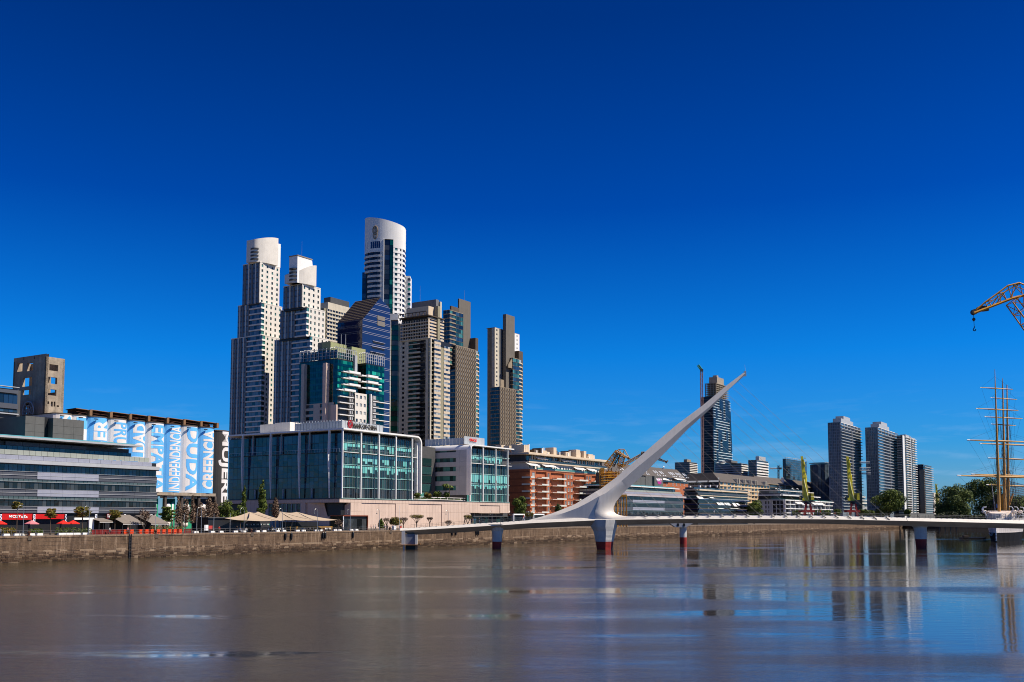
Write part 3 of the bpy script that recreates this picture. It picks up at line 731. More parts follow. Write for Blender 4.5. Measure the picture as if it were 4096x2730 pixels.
def sign_text(parent, txt, mt, origin, ux, uz, w_, h_, bold=0.02, name='lettering', ext=0.04):
 """lettering standing on a vertical plane: origin = lower left, ux/uz unit vectors"""
 me = text_mesh(txt, bold); o3 = Vector(origin); ux = Vector(ux); uz = Vector(uz); nrm = ux.cross(uz)
 for v in me.vertices: v.co = o3 + ux * (v.co.x * w_) + uz * (v.co.y * h_)
 bm = bmesh.new(); bm.from_mesh(me)
 r = bmesh.ops.extrude_face_region(bm, geom=bm.faces[:]); vs = [g for g in r['geom'] if isinstance(g, bmesh.types.BMVert)]
 bmesh.ops.translate(bm, verts=vs, vec=nrm * ext); bm.to_mesh(me); bm.free()
 me.materials.clear(); me.materials.append(mt)
 o = bpy.data.objects.new(name, me); COL.objects.link(o); o.parent = parent; return o
WT = mat('white_lettering', (0.85, 0.85, 0.83), 0.4, 0.02, 1)
def fascia(name, label, px0, px1, py0, py1, mt, text=None, tpx=None, tmt=None, dep=0.25, plane=0.6, cat='sign', ref=None):
 r = ref or px0; z1, z0 = of.R(r, py0, -plane)[1], of.R(r, py1, -plane)[1]; xa, xb = of.R(px0, py0, -plane)[0], of.R(px1, py0, -plane)[0]
 w0 = of.e.matrix_world if False else None
 c = Vector((xa * of.ca - (-plane) * of.sa, xa * of.sa + (-plane) * of.ca)) + of.o.xy
 T = Th(name, label, cat, (c.x, c.y, GZ), TH)
 T.box('board', mt, 0, xb - xa, 0, dep, z0, z1)
 if text:
  ta, tb, ty0, ty1 = tpx; u0 = of.R(ta, ty0, -plane)[0] - xa; u1 = of.R(tb, ty0, -plane)[0] - xa
  zb, zt = of.R(ta, ty1, -plane)[1], of.R(ta, ty0, -plane)[1]
  sign_text(T.e, text, tmt or WT, (u0, -0.01, zb), (1, 0, 0), (0, 0, 1), u1 - u0, zt - zb, 0.03)
 T.done(); return T
fascia('shop_sign', 'red shop sign with white lettering MOSTAZA under the dark office block', 8, 130, 2055.5, 2080, RED, 'MOSTaZa', (36, 110, 2061, 2073.5), WT)
fascia('shop_sign', 'plain red fascia board right of the MOSTAZA sign', 142, 258, 2057, 2077, RED)
fascia('shop_sign', 'red and white Italia lettering sign above the grey awning', 428, 470, 2056, 2075, mat('dark_red_board', (0.22, 0.02, 0.015), 0.5, 0.1, 1), 'Italia', (430, 467, 2058, 2073), WT)
for i, (a, b2) in enumerate(((1, 8), (134, 142), (262, 267), (381, 389), (497, 504), (602, 610))):
 wd_ = ['leftmost, at the picture edge', 'between the two red fascias', 'at the right end of the plain red fascia', 'left of the Italia sign', 'right of the Italia sign', 'near the right end of the office block'][i]
 T = fascia('vertical_banner', 'narrow white vertical banner with blue squiggle, ' + wd_, a, b2, 2058, 2088, WT, dep=.1, plane=0.9, cat='banner')
 o = T.e; b_ = MB(); z = of.R(a, 2088, -.9)[1]; h_ = of.R(a, 2058, -.9)[1] - z; ww = of.R(b2, 2060, -.9)[0] - of.R(a, 2060, -.9)[0]
 b_.path([(ww * (.5 + .3 * math.sin(k * 1.3)), -.03, z + h_ * (.1 + .8 * k / 8)) for k in range(9)], .07, mat('blue_print', (0.02, 0.12, 0.35), .5, .05, 1), 4); b_.obj('print', o)
# ---- grain silos with painted lettering
SKYB = mat('silo_sky_blue_paint', (0.13, 0.46, 0.86), 0.75, 0.06, 0.3, streak=0.08)
SILW = mat('silo_white_paint', (0.78, 0.74, 0.71), 0.8, 0.05, 0.4, streak=0.10, tint=(0.70, 0.60, 0.54))
SILK = mat('silo_black_paint', (0.045, 0.04, 0.038), 0.8, 0.1, 0.4)
SILG = mat('silo_green_paint', (0.02, 0.30, 0.17), 0.8, 0.1, 0.4)
RUST = mat('rusty_brown_roof', (0.09, 0.032, 0.022), 0.85, 0.3, 0.8, tint=(0.12, 0.055, 0.03))
POST = mat('ochre_post', (0.24, 0.13, 0.065), 0.85, 0.2, 0.8)
si = frame('grain_silos', 'row of tall grain silos painted with sky blue and white lettering, one black with MUJERES', 'silos', 853, 44)
bpx = [205, 281, 343, 425, 503, 577, 653, 720, 788, 853, 912]
xs = [si.R(p, 1850)[0] for p in bpx]
ZT = si.R(853, 1716)[1]; ZB = si.R(853, 1975)[1]
cols = [('w', 'SOL', 1), ('w', 'L', 1), ('b', 'PODER', -1), ('w', 'PRUDENCIA', 1), ('b', 'IGUALDAD', -1), ('w', 'EMPATIA', 1), ('b', 'INDEPENDENCIA', -1), ('w', 'DUDA', 1), ('b', 'CREENCIA', -1), ('k', 'MUJERES', 1)]
NS = 10
def cylpt(xa, xb, u, z, off=0.0):
 """point on the bulging front of one silo, u in 0..1 across"""
 W = xb - xa; a_ = (u - 0.5) * 2; hd = 0.62 * W;
 ang = math.asin(max(-1, min(1, a_ * 0.5 * W / hd)))
 return (xa + W / 2 + (hd + off) * math.sin(ang), -(hd + off) * math.cos(ang) + hd * math.cos(math.asin(0.5 * W / hd)), z)
def bend(parent, me, xa, xb, zfun, mt, off=0.04, name='lettering'):
 bm = bmesh.new(); bm.from_mesh(me)
 for k in range(1, NS):
  bmesh.ops.bisect_plane(bm, geom=bm.verts[:] + bm.edges[:] + bm.faces[:], plane_co=(k / NS, 0, 0), plane_no=(1, 0, 0))
 def f(u, z):
  k = min(NS - 1, int(u * NS)); a_ = Vector(cylpt(xa, xb, k / NS, z, off)); b2 = Vector(cylpt(xa, xb, (k + 1) / NS, z, off)); return a_.lerp(b2, u * NS - k)
 for v in bm.verts: v.co = f(v.co.x, zfun(v.co.y))
 bm.to_mesh(me); bm.free(); me.materials.clear(); me.materials.append(mt)
 o = bpy.data.objects.new(name, me); COL.objects.link(o); o.parent = parent; return o
def rot_text(txt, dirn, u0, u1, bold=0.03):
 """lettering turned a quarter: dirn 1 reads downwards, -1 reads upwards; x spans u0..u1, y 0..1 is bottom..top"""
 me = text_mesh(txt, bold)
 for v in me.vertices:
  t, h = v.co.x, v.co.y
  v.co = (u0 + (u1 - u0) * h, 1 - t, 0) if dirn == 1 else (u0 + (u1 - u0) * (1 - h), t, 0)
 return me
span = {0: (0.1, 0.98), 1: (0.55, 0.975), 2: (0.16, 0.97), 3: (-0.05, 0.955), 4: (0.0, 0.965), 5: (0.02, 0.97), 6: (0.02, 0.975), 7: (0.03, 0.985), 8: (0.06, 0.97), 9: (-0.30, 0.985)}
for i, (kind, txt, dr) in enumerate(cols):
 xa, xb = xs[i], xs[i + 1]
 bm_ = {'w': SILW, 'b': SKYB, 'k': SILK}[kind]; tm = {'w': SKYB, 'b': SILW, 'k': SILW}[kind]
 zb = ZB if kind != 'k' else 0.0
 sb = MB(); pl = [cylpt(xa, xb, k / NS, 0)[:2] for k in range(NS + 1)]
 sb.prism(pl + [(xb, 14), (xa, 14)], zb, ZT - (0 if kind != 'k' else 0.6), bm_)
 so_ = si.add('silo', sb)
 cpm = MB(); cpm.prism([cylpt(xa, xb, k / NS, 0, .12)[:2] for k in range(NS + 1)] + [(xb, 14), (xa, 14)], ZT - (0 if kind != 'k' else 0.6), ZT + (.25 if kind != 'k' else -.3), DBROWN); cpm.obj('silo_cap', so_)
 me = rot_text(txt, dr, 0.20, 0.93, {0: .02}.get(i, 0.035 if len(txt) < 9 else 0.02))
 lo_, hi = span[i]; H = ZT - ZB
 bend(so_, me, xa, xb, lambda t, lo_=lo_, hi=hi: max(ZB + H * (lo_ + (hi - lo_) * t), 0.5), tm)
 if kind == 'w':
  st_ = MB()
  for k in (0,):
   q0, q1 = cylpt(xa, xb, 0.0, 0, .03), cylpt(xa, xb, 0.1, 0, .03);
   st_.poly([(q0[0], q0[1], zb), (q1[0], q1[1], zb), (q1[0], q1[1], ZT - .3), (q0[0], q0[1], ZT - .3)], SILW)
 if kind != 'k':
  z0, z1 = 0.4, ZB - 3.2
  gm_ = SILG if i < 8 else SILK
  g = MB(); g.prism([(xa + .9, .6), (xb - .9, .6), (xb - .9, 1.0), (xa + .9, 1.0)], 0.0, ZB - 1.8, gm_); go_ = g.obj('hopper_panel', si.e)
  hp = MB(); pl2 = [cylpt(xa, xb, k / NS, 0, -.5)[:2] for k in range(NS + 1)]
  hp.prism([(x_ * .0 + x_, y_ + 1.2) for x_, y_ in pl2], ZB - 1.7, ZB - .3, SILW); hp.obj('hopper_rim', si.e)
  if i in (5, 6, 7, 8):
   t2 = {5: 'E', 6: 'OI', 7: '?', 8: 'Q'}[i]
   sign_text(go_, t2, SILW, (xa + 1.5, .55, 1.0), (1, 0, 0), (0, 0, 1), xb - xa - 3.0, ZB - 4, .04)
   if i in (6, 7):
    dg = MB(); dg.poly([(xa + .95, .56, ZB - 5.5), (xb - 1, .56, ZB - 1.9), (xa + .95, .56, ZB - 1.9)], mat('dark_green_paint', (0.005, 0.07, 0.045), .8, .1, 1)); dg.obj('painted_triangle', go_)
 si.box('slab', CONC, xa, xb, -1.4 if kind != 'k' else 0.3, 13, ZB - .9 if kind != 'k' else ZT - 1, ZB - .05 if kind != 'k' else ZT - .7)
 for xx in (xa + .15,): si.box('pillar', mat('dark_pillar', (0.09, 0.07, 0.06), .9, .2, .8), xx, xx + .7, -.9, -.2, 0, ZB - .95)
 # open rusty roof truss bay with its post
 if 0 < i < 9:
  rf = MB(); L0, L1 = xa + .2, xb + .2
  rf.box(L0, L1, 2.0, 2.3, ZT + .35, ZT + 1.4, RUST);
  rf.poly([(L0, -1.4, ZT + 1.75), (L1, -1.4, ZT + 1.55), (L1, 3.5, ZT + 1.45), (L0, 3.5, ZT + 1.6)], RUST)
  rf.poly([(L0, -1.4, ZT + 1.9), (L1, -1.4, ZT + 1.7), (L1, 3.5, ZT + 1.6), (L0, 3.5, ZT + 1.75)], RUST)
  rf.poly([(L0, -1.4, ZT + 1.75), (L1, -1.4, ZT + 1.55), (L1, -1.4, ZT + 1.7), (L0, -1.4, ZT + 1.9)], POST)
  rf.tube((L0 + 1, -.8, ZT + .3), (L1 - 1.2, -.8, ZT + 1.3), .07, .07, RUST, 4); rf.tube((L0 + .5, -.9, ZT + 1.0), (L1 - .5, -.9, ZT + .8), .05, .05, RUST, 4)
  rf.obj('roof_bay', si.e)
  pm = MB(); pm.box(xb - .45, xb + .35, -1.7, 0, ZT + .2, ZT + 1.75, POST); pm.obj('roof_post', si.e)
 if i < 9:
  si.box('soffit_lamp', BLACK, xa + .9, xa + 1.9, -2.1, -1.6, ZT - .75, ZT - .5)
si.done()
# ---- ruined concrete elevator tower
et = frame('elevator_tower', 'ruined raw concrete tower with broken window holes above the left office roof', 'tower', 163, 52)
ZT2 = et.R(169, 1424)[1]; zb_ = 8.0
LX = et.R(258, 1500)[0]; LY = et.L(53, 1500)[0]
def holed(T, name, face, W, z0, z1, holes, mt, dep=0.7):
 """a slab with rectangular holes cut right through, by cells"""
 us = sorted({0, W, *[h[0] for h in holes], *[h[1] for h in holes]}); zs = sorted({z0, z1, *[h[2] for h in holes], *[h[3] for h in holes]})
 m_ = MB()
 def P(a_, d, z): return (a_, -d, z) if face == 'R' else (-d, a_, z)
 def inside(a_, b2): return any(h[0] <= a_ <= h[1] and h[2] <= b2 <= h[3] for h in holes)
 for i in range(len(us) - 1):
  for j_ in range(len(zs) - 1):
   u0, u1, v0, v1 = us[i], us[i + 1], zs[j_], zs[j_ + 1]
   if inside((u0 + u1) / 2, (v0 + v1) / 2): continue
   for d in (0, -dep): m_.poly([P(u0, d, v0), P(u1, d, v0), P(u1, d, v1), P(u0, d, v1)], mt)
 for (u0, u1, v0, v1) in holes + [(0, W, z0, z1)]:
  for q in ((P(u0, 0, v0), P(u1, 0, v0), P(u1, -dep, v0), P(u0, -dep, v0)), (P(u0, 0, v1), P(u1, 0, v1), P(u1, -dep, v1), P(u0, -dep, v1)),
     (P(u0, 0, v0), P(u0, 0, v1), P(u0, -dep, v1), P(u0, -dep, v0)), (P(u1, 0, v0), P(u1, 0, v1), P(u1, -dep, v1), P(u1, -dep, v0))): m_.poly(q, mt)
 return T.add(name, m_)
s4 = 4.48
def RH(x0_, x1_, y0_, y1_): a_, b2 = x0_ / s4, x1_ / s4; return (et.R(a_, 1500)[0], et.R(b2, 1500)[0], et.R((a_ + b2) / 2, 1400 + y1_ / s4)[1], et.R((a_ + b2) / 2, 1400 + y0_ / s4)[1])
def LH(x0_, x1_, y0_, y1_): a_, b2 = x1_ / s4, x0_ / s4; return (et.L(a_, 1500)[0], et.L(b2, 1500)[0], et.L((a_ + b2) / 2, 1400 + y1_ / s4)[1], et.L((a_ + b2) / 2, 1400 + y0_ / s4)[1])
holed(et, 'front_wall', 'R', LX, zb_, ZT2, [RH(880, 1040, 265, 378), RH(868, 1028, 492, 610), RH(860, 1022, 708, 820), RH(858, 900, 925, 975), RH(932, 965, 930, 1020), RH(980, 1010, 930, 1020), RH(1035, 1080, 998, 1025)], CONC)
holed(et, 'side_wall', 'L', LY, zb_, ZT2, [LH(305, 397, 240, 392), LH(480, 585, 235, 378), LH(410, 575, 495, 655), LH(405, 560, 715, 805), LH(450, 560, 955, 1150), LH(405, 422, 130, 180) , LH(598, 612, 120, 170)], CONC)
holed(et, 'rear_wall', 'R', LX, zb_, ZT2 - .2, [(LX * .15, LX * .42, ZT2 - 9, ZT2 - 4), (LX * .55, LX * .9, ZT2 - 9.5, ZT2 - 4), (LX * .2, LX * .8, ZT2 - 16, ZT2 - 12), (LX * .2, LX * .8, ZT2 - 23, ZT2 - 19), (LX * .3, LX * .9, ZT2 - 31, ZT2 - 25)], CONC).location = (0, LY - .7, 0)
holed(et, 'side_wall', 'L', LY, zb_, ZT2 - .2, [(LY * .2, LY * .4, ZT2 - 9, ZT2 - 4), (LY * .55, LY * .85, ZT2 - 9, ZT2 - 4), (LY * .3, LY * .7, ZT2 - 16, ZT2 - 12), (LY * .3, LY * .7, ZT2 - 23, ZT2 - 19), (LY * .3, LY * .7, ZT2 - 31, ZT2 - 25)], CONC).location = (LX - .7, 0, 0)
et.box('floor_slab', CONC, .7, LX - .7, .7, LY - .7, ZT2 - 11, ZT2 - 10.7); et.box('floor_slab', CONC, .7, LX * .5, .7, LY - .7, ZT2 - 17.8, ZT2 - 17.5); et.box('floor_slab', CONC, .7, LX - .7, .7, LY - .7, ZT2 - 25, ZT2 - 24.6)
fr = MB()
for zz2 in (ZT2 - 13, ZT2 - 14.5, ZT2 - 20, ZT2 - 22): fr.tube((.3, 1, zz2), (.3, LY - 1, zz2 + .3), .06, .06, RUST, 4)
for yy in (LY * .35, LY * .5, LY * .62): fr.tube((.3, yy, ZT2 - 17), (.3, yy, ZT2 - 11), .05, .05, RUST, 4)
fr.obj('broken_frame', et.e)
wh = MB(); c0 = Vector((-.9, et.L(125, 1640)[0], et.L(125, 1646)[1]))
for rr, tr in ((2.6, .16), (1.5, .1), (.7, .2)):
 pts = [c0 + Vector((0, rr * .95 * math.cos(k * math.pi / 10), rr * math.sin(k * math.pi / 10))) for k in range(21)]; wh.path(pts, tr, LGREY, 5)
for k in range(7): a_ = k * 2 * math.pi / 7; wh.tube(c0, c0 + Vector((0, 2.6 * math.cos(a_), 2.6 * math.sin(a_))), .1, .08, LGREY, 4)
wh.obj('hoist_wheel', et.e)
et.done()
# ---- slate office wing behind, at the picture edge
sw = frame('office_wing', 'slate grey office storey with blue strip windows at the far left edge', 'office building', 71, 48)
for (nm, mt_2, a, b2, n, d) in (('cornice', LGREY, 1551, 1553.5, 1, .8), ('parapet', SLATE, 1560, 1577, 1, .3), ('window', GL_BLUE, 1582, 1618, 8, -.1), ('spandrel', SLATE, 1618, 1638, 1, .2), ('window', GL_BLUE, 1642, 1652, 8, -.1), ('spandrel', LGREY, 1657, 1661, 1, .4)):
 prow(sw, 71, nm, mt_2, a, b2, -80, 71, -.3, d, n)
sw.box('core', DGREY, sw.R(-80, 1600)[0], -.3, .35, 20, 0, sw.R(71, 1562)[1]); sw.done()
# ---- the big glass building on a stone podium, with the bank sign
bk = frame('glass_office_building', 'wide glass office building with white fins and BANK OF CHINA roof sign', 'office building', 1363, 42)
LXb = bk.R(1662, 1850)[0]; LYb = bk.L(917, 1850)[0]
zr = bk.R(1363, 1714)[1]; lv = [bk.R(1380, v)[1] for v in (1734, 1769, 1809, 1858, 1907, 1951, 1993)]
zg = lv[6]
bk.box('core', BLACK, .5, LXb - .5, .5, LYb, 1.0, lv[0] + .2)
# roof slab turning down at the right end
rf = MB()
n = 6; rad = 3.0
pr = [(-1.8, zr)] + [(LXb + 1.0 - rad + rad * math.sin(a_), zr - rad + rad * math.cos(a_)) for a_ in [k * math.pi / 2 / n for k in range(n + 1)]] + [(LXb + 1.0, zg + 2.2)]
inn = [(-1.8, zr - .55)] + [(LXb + 1.0 - rad + (rad - .6) * math.sin(a_), zr - rad + (rad - .6) * math.cos(a_)) for a_ in [k * math.pi / 2 / n for k in range(n + 1)]] + [(LXb + .4, zg + 2.2)]
for k in range(len(pr) - 1):
 (xa, za), (xb, zb2), (xc, zc2), (xd, zd) = pr[k], pr[k + 1], inn[k + 1], inn[k]
 rf.poly([(xa, -2.4, za), (xb, -2.4, zb2), (xc, -2.4, zc2), (xd, -2.4, zd)], WHITE2)
 rf.poly([(xa, -2.4, za), (xb, -2.4, zb2), (xb, LYb + 1, zb2), (xa, LYb + 1, za)], WHITE2)
 rf.poly([(xd, -2.4, zd), (xc, -2.4, zc2), (xc, LYb + 1, zc2), (xd, LYb + 1, zd)], WHITE2)
rf.poly([(-1.8, -2.4, zr), (-1.8, LYb + 1, zr), (-1.8, LYb + 1, zr - .55), (-1.8, -2.4, zr - .55)], WHITE2)
rf.poly([(LXb + .4, -2.4, zg + 2.2), (LXb + 1, -2.4, zg + 2.2), (LXb + 1, LYb + 1, zg + 2.2), (LXb + .4, LYb + 1, zg + 2.2)], WHITE2)
bk.add('roof', rf)
for k in range(7):                     # light cladding of the right end wall, in panels
 bk.box('end_panel', WHITE2, LXb - .6 + .02, LXb + .38, -1.2, 0.4, zg + 2.2 + k * 3.3 + .03, zg + 2.2 + (k + 1) * 3.3 - .03) if zg + 2.2 + (k + 1) * 3.3 < zr - 2 else None
rs = random.Random(11)
npR = 30; wR = (LXb - 1.2) / npR
for f in range(6):
 zt_, zb2 = lv[f], lv[f + 1]; h = zt_ - zb2
 st_ = .35
 for i in range(npR):
  a0 = .3 + i * wR + .05; a1 = .3 + (i + 1) * wR - .05
  dk = glass('dim_teal_glass', [(0.01, 0.022, 0.024), (0.02, 0.045, 0.045), (0.012, 0.03, 0.035), (0.035, 0.08, 0.075)], ior=1.5)
  if f in (1, 2, 3):
   fr_ = {1: rs.choice((.4, .4, .45, .9, .4, 0)), 2: rs.choice((.95, .4, .4, .95, .35, .7, .3)), 3: rs.choice((.28, .28, .3, .65, .7, .5))}[f]
   if f == 3 and i < 8: fr_ = .25
   zs_ = zt_ - st_ - (h - st_ - .5) * fr_
   if fr_ > 0: bk.fb('blind', BLIND, 'R', (0, 0), a0, a1, -.25, -.1, zs_, zt_ - st_)
   bk.fb('window', dk, 'R', (0, 0), a0, a1, -.25, -.12, zb2 + .5, zs_ - .02)
   bk.sfb('sill_glass', GL_TEAL, 'R', (0, 0), a0, a1, -.25, -.1, zb2 + .06, zb2 + .46)
  else:
   bk.fb('window', dk if f != 5 else GL_DARK, 'R', (0, 0), a0, a1, -.25, -.12, zb2 + .05, zt_ - st_)
  bk.sfb('mullion', STEEL, 'R', (0, 0), a1 + .01, a1 + .09, -.25, .02, zb2, zt_)
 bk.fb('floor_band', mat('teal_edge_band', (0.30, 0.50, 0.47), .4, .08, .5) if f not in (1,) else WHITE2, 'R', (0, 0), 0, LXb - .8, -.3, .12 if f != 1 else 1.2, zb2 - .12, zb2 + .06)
npL = 26; wL = LYb / npL
for f in range(6):
 zt_, zb2 = lv[f], lv[f + 1]
 for i in range(npL):
  a0 = i * wL + .05; a1 = (i + 1) * wL - .05
  gm_ = GL_BLUE if f < 5 else GL_DARK
  if f in (1, 2, 3, 4) and True:
   zs_ = zb2 + (zt_ - zb2) * rs.choice((.45, .45, .62, .3))
   bk.fb('window', GL_BLUE, 'L', (0, 0), a0, a1, -.25, -.12, zb2 + .05, zs_ - .03); bk.fb('window', GL_BLUE, 'L', (0, 0), a0, a1, -.25, -.12, zs_, zt_ - .15)
  else: bk.fb('window', gm_, 'L', (0, 0), a0, a1, -.25, -.12, zb2 + .05, zt_ - .1)
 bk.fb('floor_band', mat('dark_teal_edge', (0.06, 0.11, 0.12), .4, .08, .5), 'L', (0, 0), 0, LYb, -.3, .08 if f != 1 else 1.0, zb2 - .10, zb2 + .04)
# balcony rails on the second level
for face, Ln in (('R', LXb - 1), ('L', LYb)):
 m_ = bk.m('balcony_rail')
 nn = int(Ln / 1.3)
 for i in range(nn + 1): bk.sfb('balcony_rail', STEEL, face, (0, 0), i * Ln / nn, i * Ln / nn + .07, 1.05, 1.12, lv[2], lv[2] + 1.1)
 bk.sfb('balcony_rail', STEEL, face, (0, 0), 0, Ln, 1.05, 1.12, lv[2] + 1.1, lv[2] + 1.18)
for p_ in (1370, 1444, 1516, 1584, 1649):
 a0 = bk.R(p_, 1850, -1.7)[0]; bk.fb('fin_column', WHITE2, 'R', (0, 0), a0 - .2, a0 + .2, 1.3, 1.9, zg, zr - .55)
for p_ in (970, 1082, 1197, 1316):
 a0 = bk.L(p_, 1850, -1.6)[0]; fm = MB()
 fm.poly([(-1.1, a0 - .15, zg), (-1.1, a0 - .15, zr - .5), (-2.0, a0 - .18, zr - .5), (-2.3, a0 - .18, (zg + zr) / 2 + 3), (-1.3, a0 - .18, zg)], WHITE2)
 fm.poly([(-1.1, a0 + .15, zg), (-1.1, a0 + .15, zr - .5), (-2.0, a0 + .18, zr - .5), (-2.3, a0 + .18, (zg + zr) / 2 + 3), (-1.3, a0 + .18, zg)], WHITE2)
 q4 = [(-1.3, zg), (-2.3, (zg + zr) / 2 + 3), (-2.0, zr - .5)]
 for (xa, za), (xb, zb2) in zip(q4, q4[1:]): fm.poly([(xa, a0 - .18, za), (xa, a0 + .18, za), (xb, a0 + .18, zb2), (xb, a0 - .18, zb2)], WHITE2)
 bk.add('fin_column', fm)
for p_ in (1011, 1124, 1237):
 a0 = bk.L(p_, 1780, -.6)[0]; bk.fb('fin_column', LGREY, 'L', (0, 0), a0 - .1, a0 + .1, .1, .7, lv[2] + .1, zr - .6)
 bk.fb('fin_column', LGREY, 'L', (0, 0), a0 - 1.5, a0 - 1.3, .1, .7, zg, lv[5] - .2)
# rooftop: box, glass screens, sign
xa, xb = bk.L(1160, 1700, 6)[0], bk.L(1040, 1700, 6)[0]
for k in range(2): bk.box('roof_box', WHITE, 6, 16, xa + (xb - xa) * k / 2 + .05, xa + (xb - xa) * (k + 1) / 2 - .05, zr, bk.L(1100, 1693, 6)[1] - .3 * k)
SCR = mat('pale_screen_glass', (0.40, 0.42, 0.43), .25, .08, .5, rnd=.08)
z0, z1 = zr + .1, bk.R(1363, 1683, 2)[1]
y0 = bk.L(1180, 1700, 2)[0]
nn = 16
for i in range(nn): bk.box('screen_panel', SCR, 2, 2.06, 2 + (y0 - 2) * i / nn + .04, 2 + (y0 - 2) * (i + 1) / nn - .04, z0 + .4, z1)
xe = bk.R(1532, 1700, 2)[0]
for i in range(12): bk.box('screen_panel', SCR, 2 + (xe - 2) * i / 12 + .04, 2 + (xe - 2) * (i + 1) / 12 - .04, 2, 2.06, z0 + .3, z1)
for i in range(13): bk.sfb('screen_post', STEEL, 'R', (0, 0), 2 + (xe - 2) * i / 12 - .05, 2 + (xe - 2) * i / 12 + .05, -2.3, -1.9, z0, z1 + .3)
for i in range(17): bk.sfb('screen_post', STEEL, 'L', (0, 0), 2 + (y0 - 2) * i / 16 - .05, 2 + (y0 - 2) * i / 16 + .05, -2.3, -1.9, z0, z1 + .5)
DK = mat('dark_lettering', (0.03, 0.025, 0.02), .5, .05, 1); LR = mat('bank_logo_red', (0.30, 0.006, 0.012), .5, .05, 1)
ya = 1.6
a_, b2 = bk.R(1413, 1705, ya), bk.R(1508, 1711, ya); zt_, zb2 = bk.R(1413, 1694, ya)[1], bk.R(1413, 1712.5, ya)[1]
sign_text(bk.e, 'BANK OF CHINA', DK, (a_[0], ya, zb2), (1, 0, 0), (0, 0, 1), b2[0] - a_[0], zt_ - zb2, .03, 'sign_lettering', .15)
cxl, czl = bk.R(1402, 1697, ya); rl_ = (bk.R(1412, 1697, ya)[0] - bk.R(1392, 1697, ya)[0]) / 2; rz_ = (bk.R(1402, 1681, ya)[1] - bk.R(1402, 1714, ya)[1]) / 2
lg = MB()
def ell(rx, rz, y, n=24): return [(cxl + rx * math.cos(2 * math.pi * k / n), y, czl + rz * math.sin(2 * math.pi * k / n)) for k in range(n)]
for (r0, r1) in ((1.0, .78),):
 for k in range(24):
  o0, o1_, i0, i1 = ell(rl_, rz_, ya)[k], ell(rl_, rz_, ya)[(k + 1) % 24], ell(rl_ * .76, rz_ * .8, ya)[k], ell(rl_ * .76, rz_ * .8, ya)[(k + 1) % 24]
  lg.poly([o0, o1_, i1, i0], LR)
  for (e_, f_) in ((o0, o1_), (i0, i1)): lg.poly([e_, f_, (f_[0], ya + .2, f_[2]), (e_[0], ya + .2, e_[2])], LR)
lg.box(cxl - .14 * rl_, cxl + .14 * rl_, ya, ya + .15, czl + rz_ * .42, czl + rz_ * .82, LR); lg.box(cxl - .14 * rl_, cxl + .14 * rl_, ya, ya + .15, czl - rz_ * .82, czl - rz_ * .42, LR)
for (u0, u1, v0, v1) in ((-.48, .48, .30, .44), (-.48, .48, -.44, -.30), (-.48, -.28, -.30, .30), (.28, .48, -.30, .30)): lg.box(cxl + u0 * rl_, cxl + u1 * rl_, ya, ya + .15, czl + v0 * rz_, czl + v1 * rz_, LR)
lg.obj('bank_logo', bk.e)
bk.done()
# podium
pd = frame('stone_podium', 'long blank pinkish stone podium under the two glass office buildings', 'podium', 1357, 40.5)
zt_ = pd.R(1357, 1995)[1]; xe = pd.R(2039, 2012)[0]; ye = pd.L(985, 2005)[0]
xc_ = pd.R(1885, 2030)[0]; zu = pd.R(1960, 2054)[1]; zl = pd.R(1300, 2009.5)[1]
yA = pd.L(1232, 2030)[0]; xB = pd.R(1402, 2030)[0]
pd.box('core', PINK, xB + .3, xc_, .3, 60, 0, zt_ - .15); pd.box('core', PINK, xc_, xe - .3, .3, 60, zu, zt_ - .15)
pd.box('core', PINK, .3, xB + .4, .3, 60, zl, zt_ - .15); pd.box('core', PINK, .5, 12, yA, ye, 0, zl)
pd.box('parapet_trim', DGREY, -.1, xe, -.1, .6, zt_ - .15, zt_ + .1); pd.box('parapet_trim', DGREY, -.1, .6, .6, ye, zt_ - .15, zt_ + .1)
n = int((xe - 0) / 1.9); zmid = zl - 3.2
for i in range(n):
 a0, a1 = i * xe / n, (i + 1) * xe / n
 d = 0.0
 g = .03
 rec = .16 if (8 <= i % 30 < 8) else 0
 px_mid = None
 inrec = any(lo2 < (a0 + a1) / 2 < hi2 for lo2, hi2 in ((pd.R(1445, 2030)[0], pd.R(1582, 2030)[0]), (pd.R(1633, 2030)[0], pd.R(1770, 2030)[0]), (pd.R(1925, 2030)[0], pd.R(1997, 2030)[0])))
 pd.fb('stone_panel', PINK, 'R', (0, 0), a0 + g, a1 - g, -.3, 0, zl + .03, zt_ - .2)
 if a0 < xB - .5: continue
 zbot = 0 if a1 < xc_ else zu
 dd = -.28 if inrec else 0
 for (u, v) in ((zbot, zmid), (zmid, zl)):
  if v - u > .5: pd.fb('stone_panel', PINK, 'R', (0, 0), a0 + g, a1 - g, -.35, dd, u + .02, v - .02 if v < zl else zl - .01)
n = int(ye / 2.2)
for i in range(n):
 a0, a1 = i * ye / n, (i + 1) * ye / n
 pd.fb('stone_panel', PINK, 'L', (0, 0), a0 + .03, a1 - .03, -.3, 0, zl + .03, zt_ - .2)
 if a0 < yA: continue
 lo2, hi2 = pd.L(1193, 2030)[0], pd.L(1066, 2030)[0]
 if lo2 < (a0 + a1) / 2 < hi2:
  pd.fb('window', GL_DARK, 'L', (0, 0), a0 + .08, a1 - .08, -.45, -.3, 3, zl - .3); pd.fb('post', LGREY, 'L', (0, 0), a0 - .08, a0 + .07, -.4, .05, 0, zl - .3)
 else: pd.fb('stone_panel', PINK, 'L', (0, 0), a0 + .03, a1 - .03, -.5, 0, 0, zl)
A = Vector((0, yA, 0)); B = Vector((xB, 0, 0)); ud = (B - A); Lc = ud.length; ud.normalize(); nin = Vector((-ud.y, ud.x, 0)) * -1
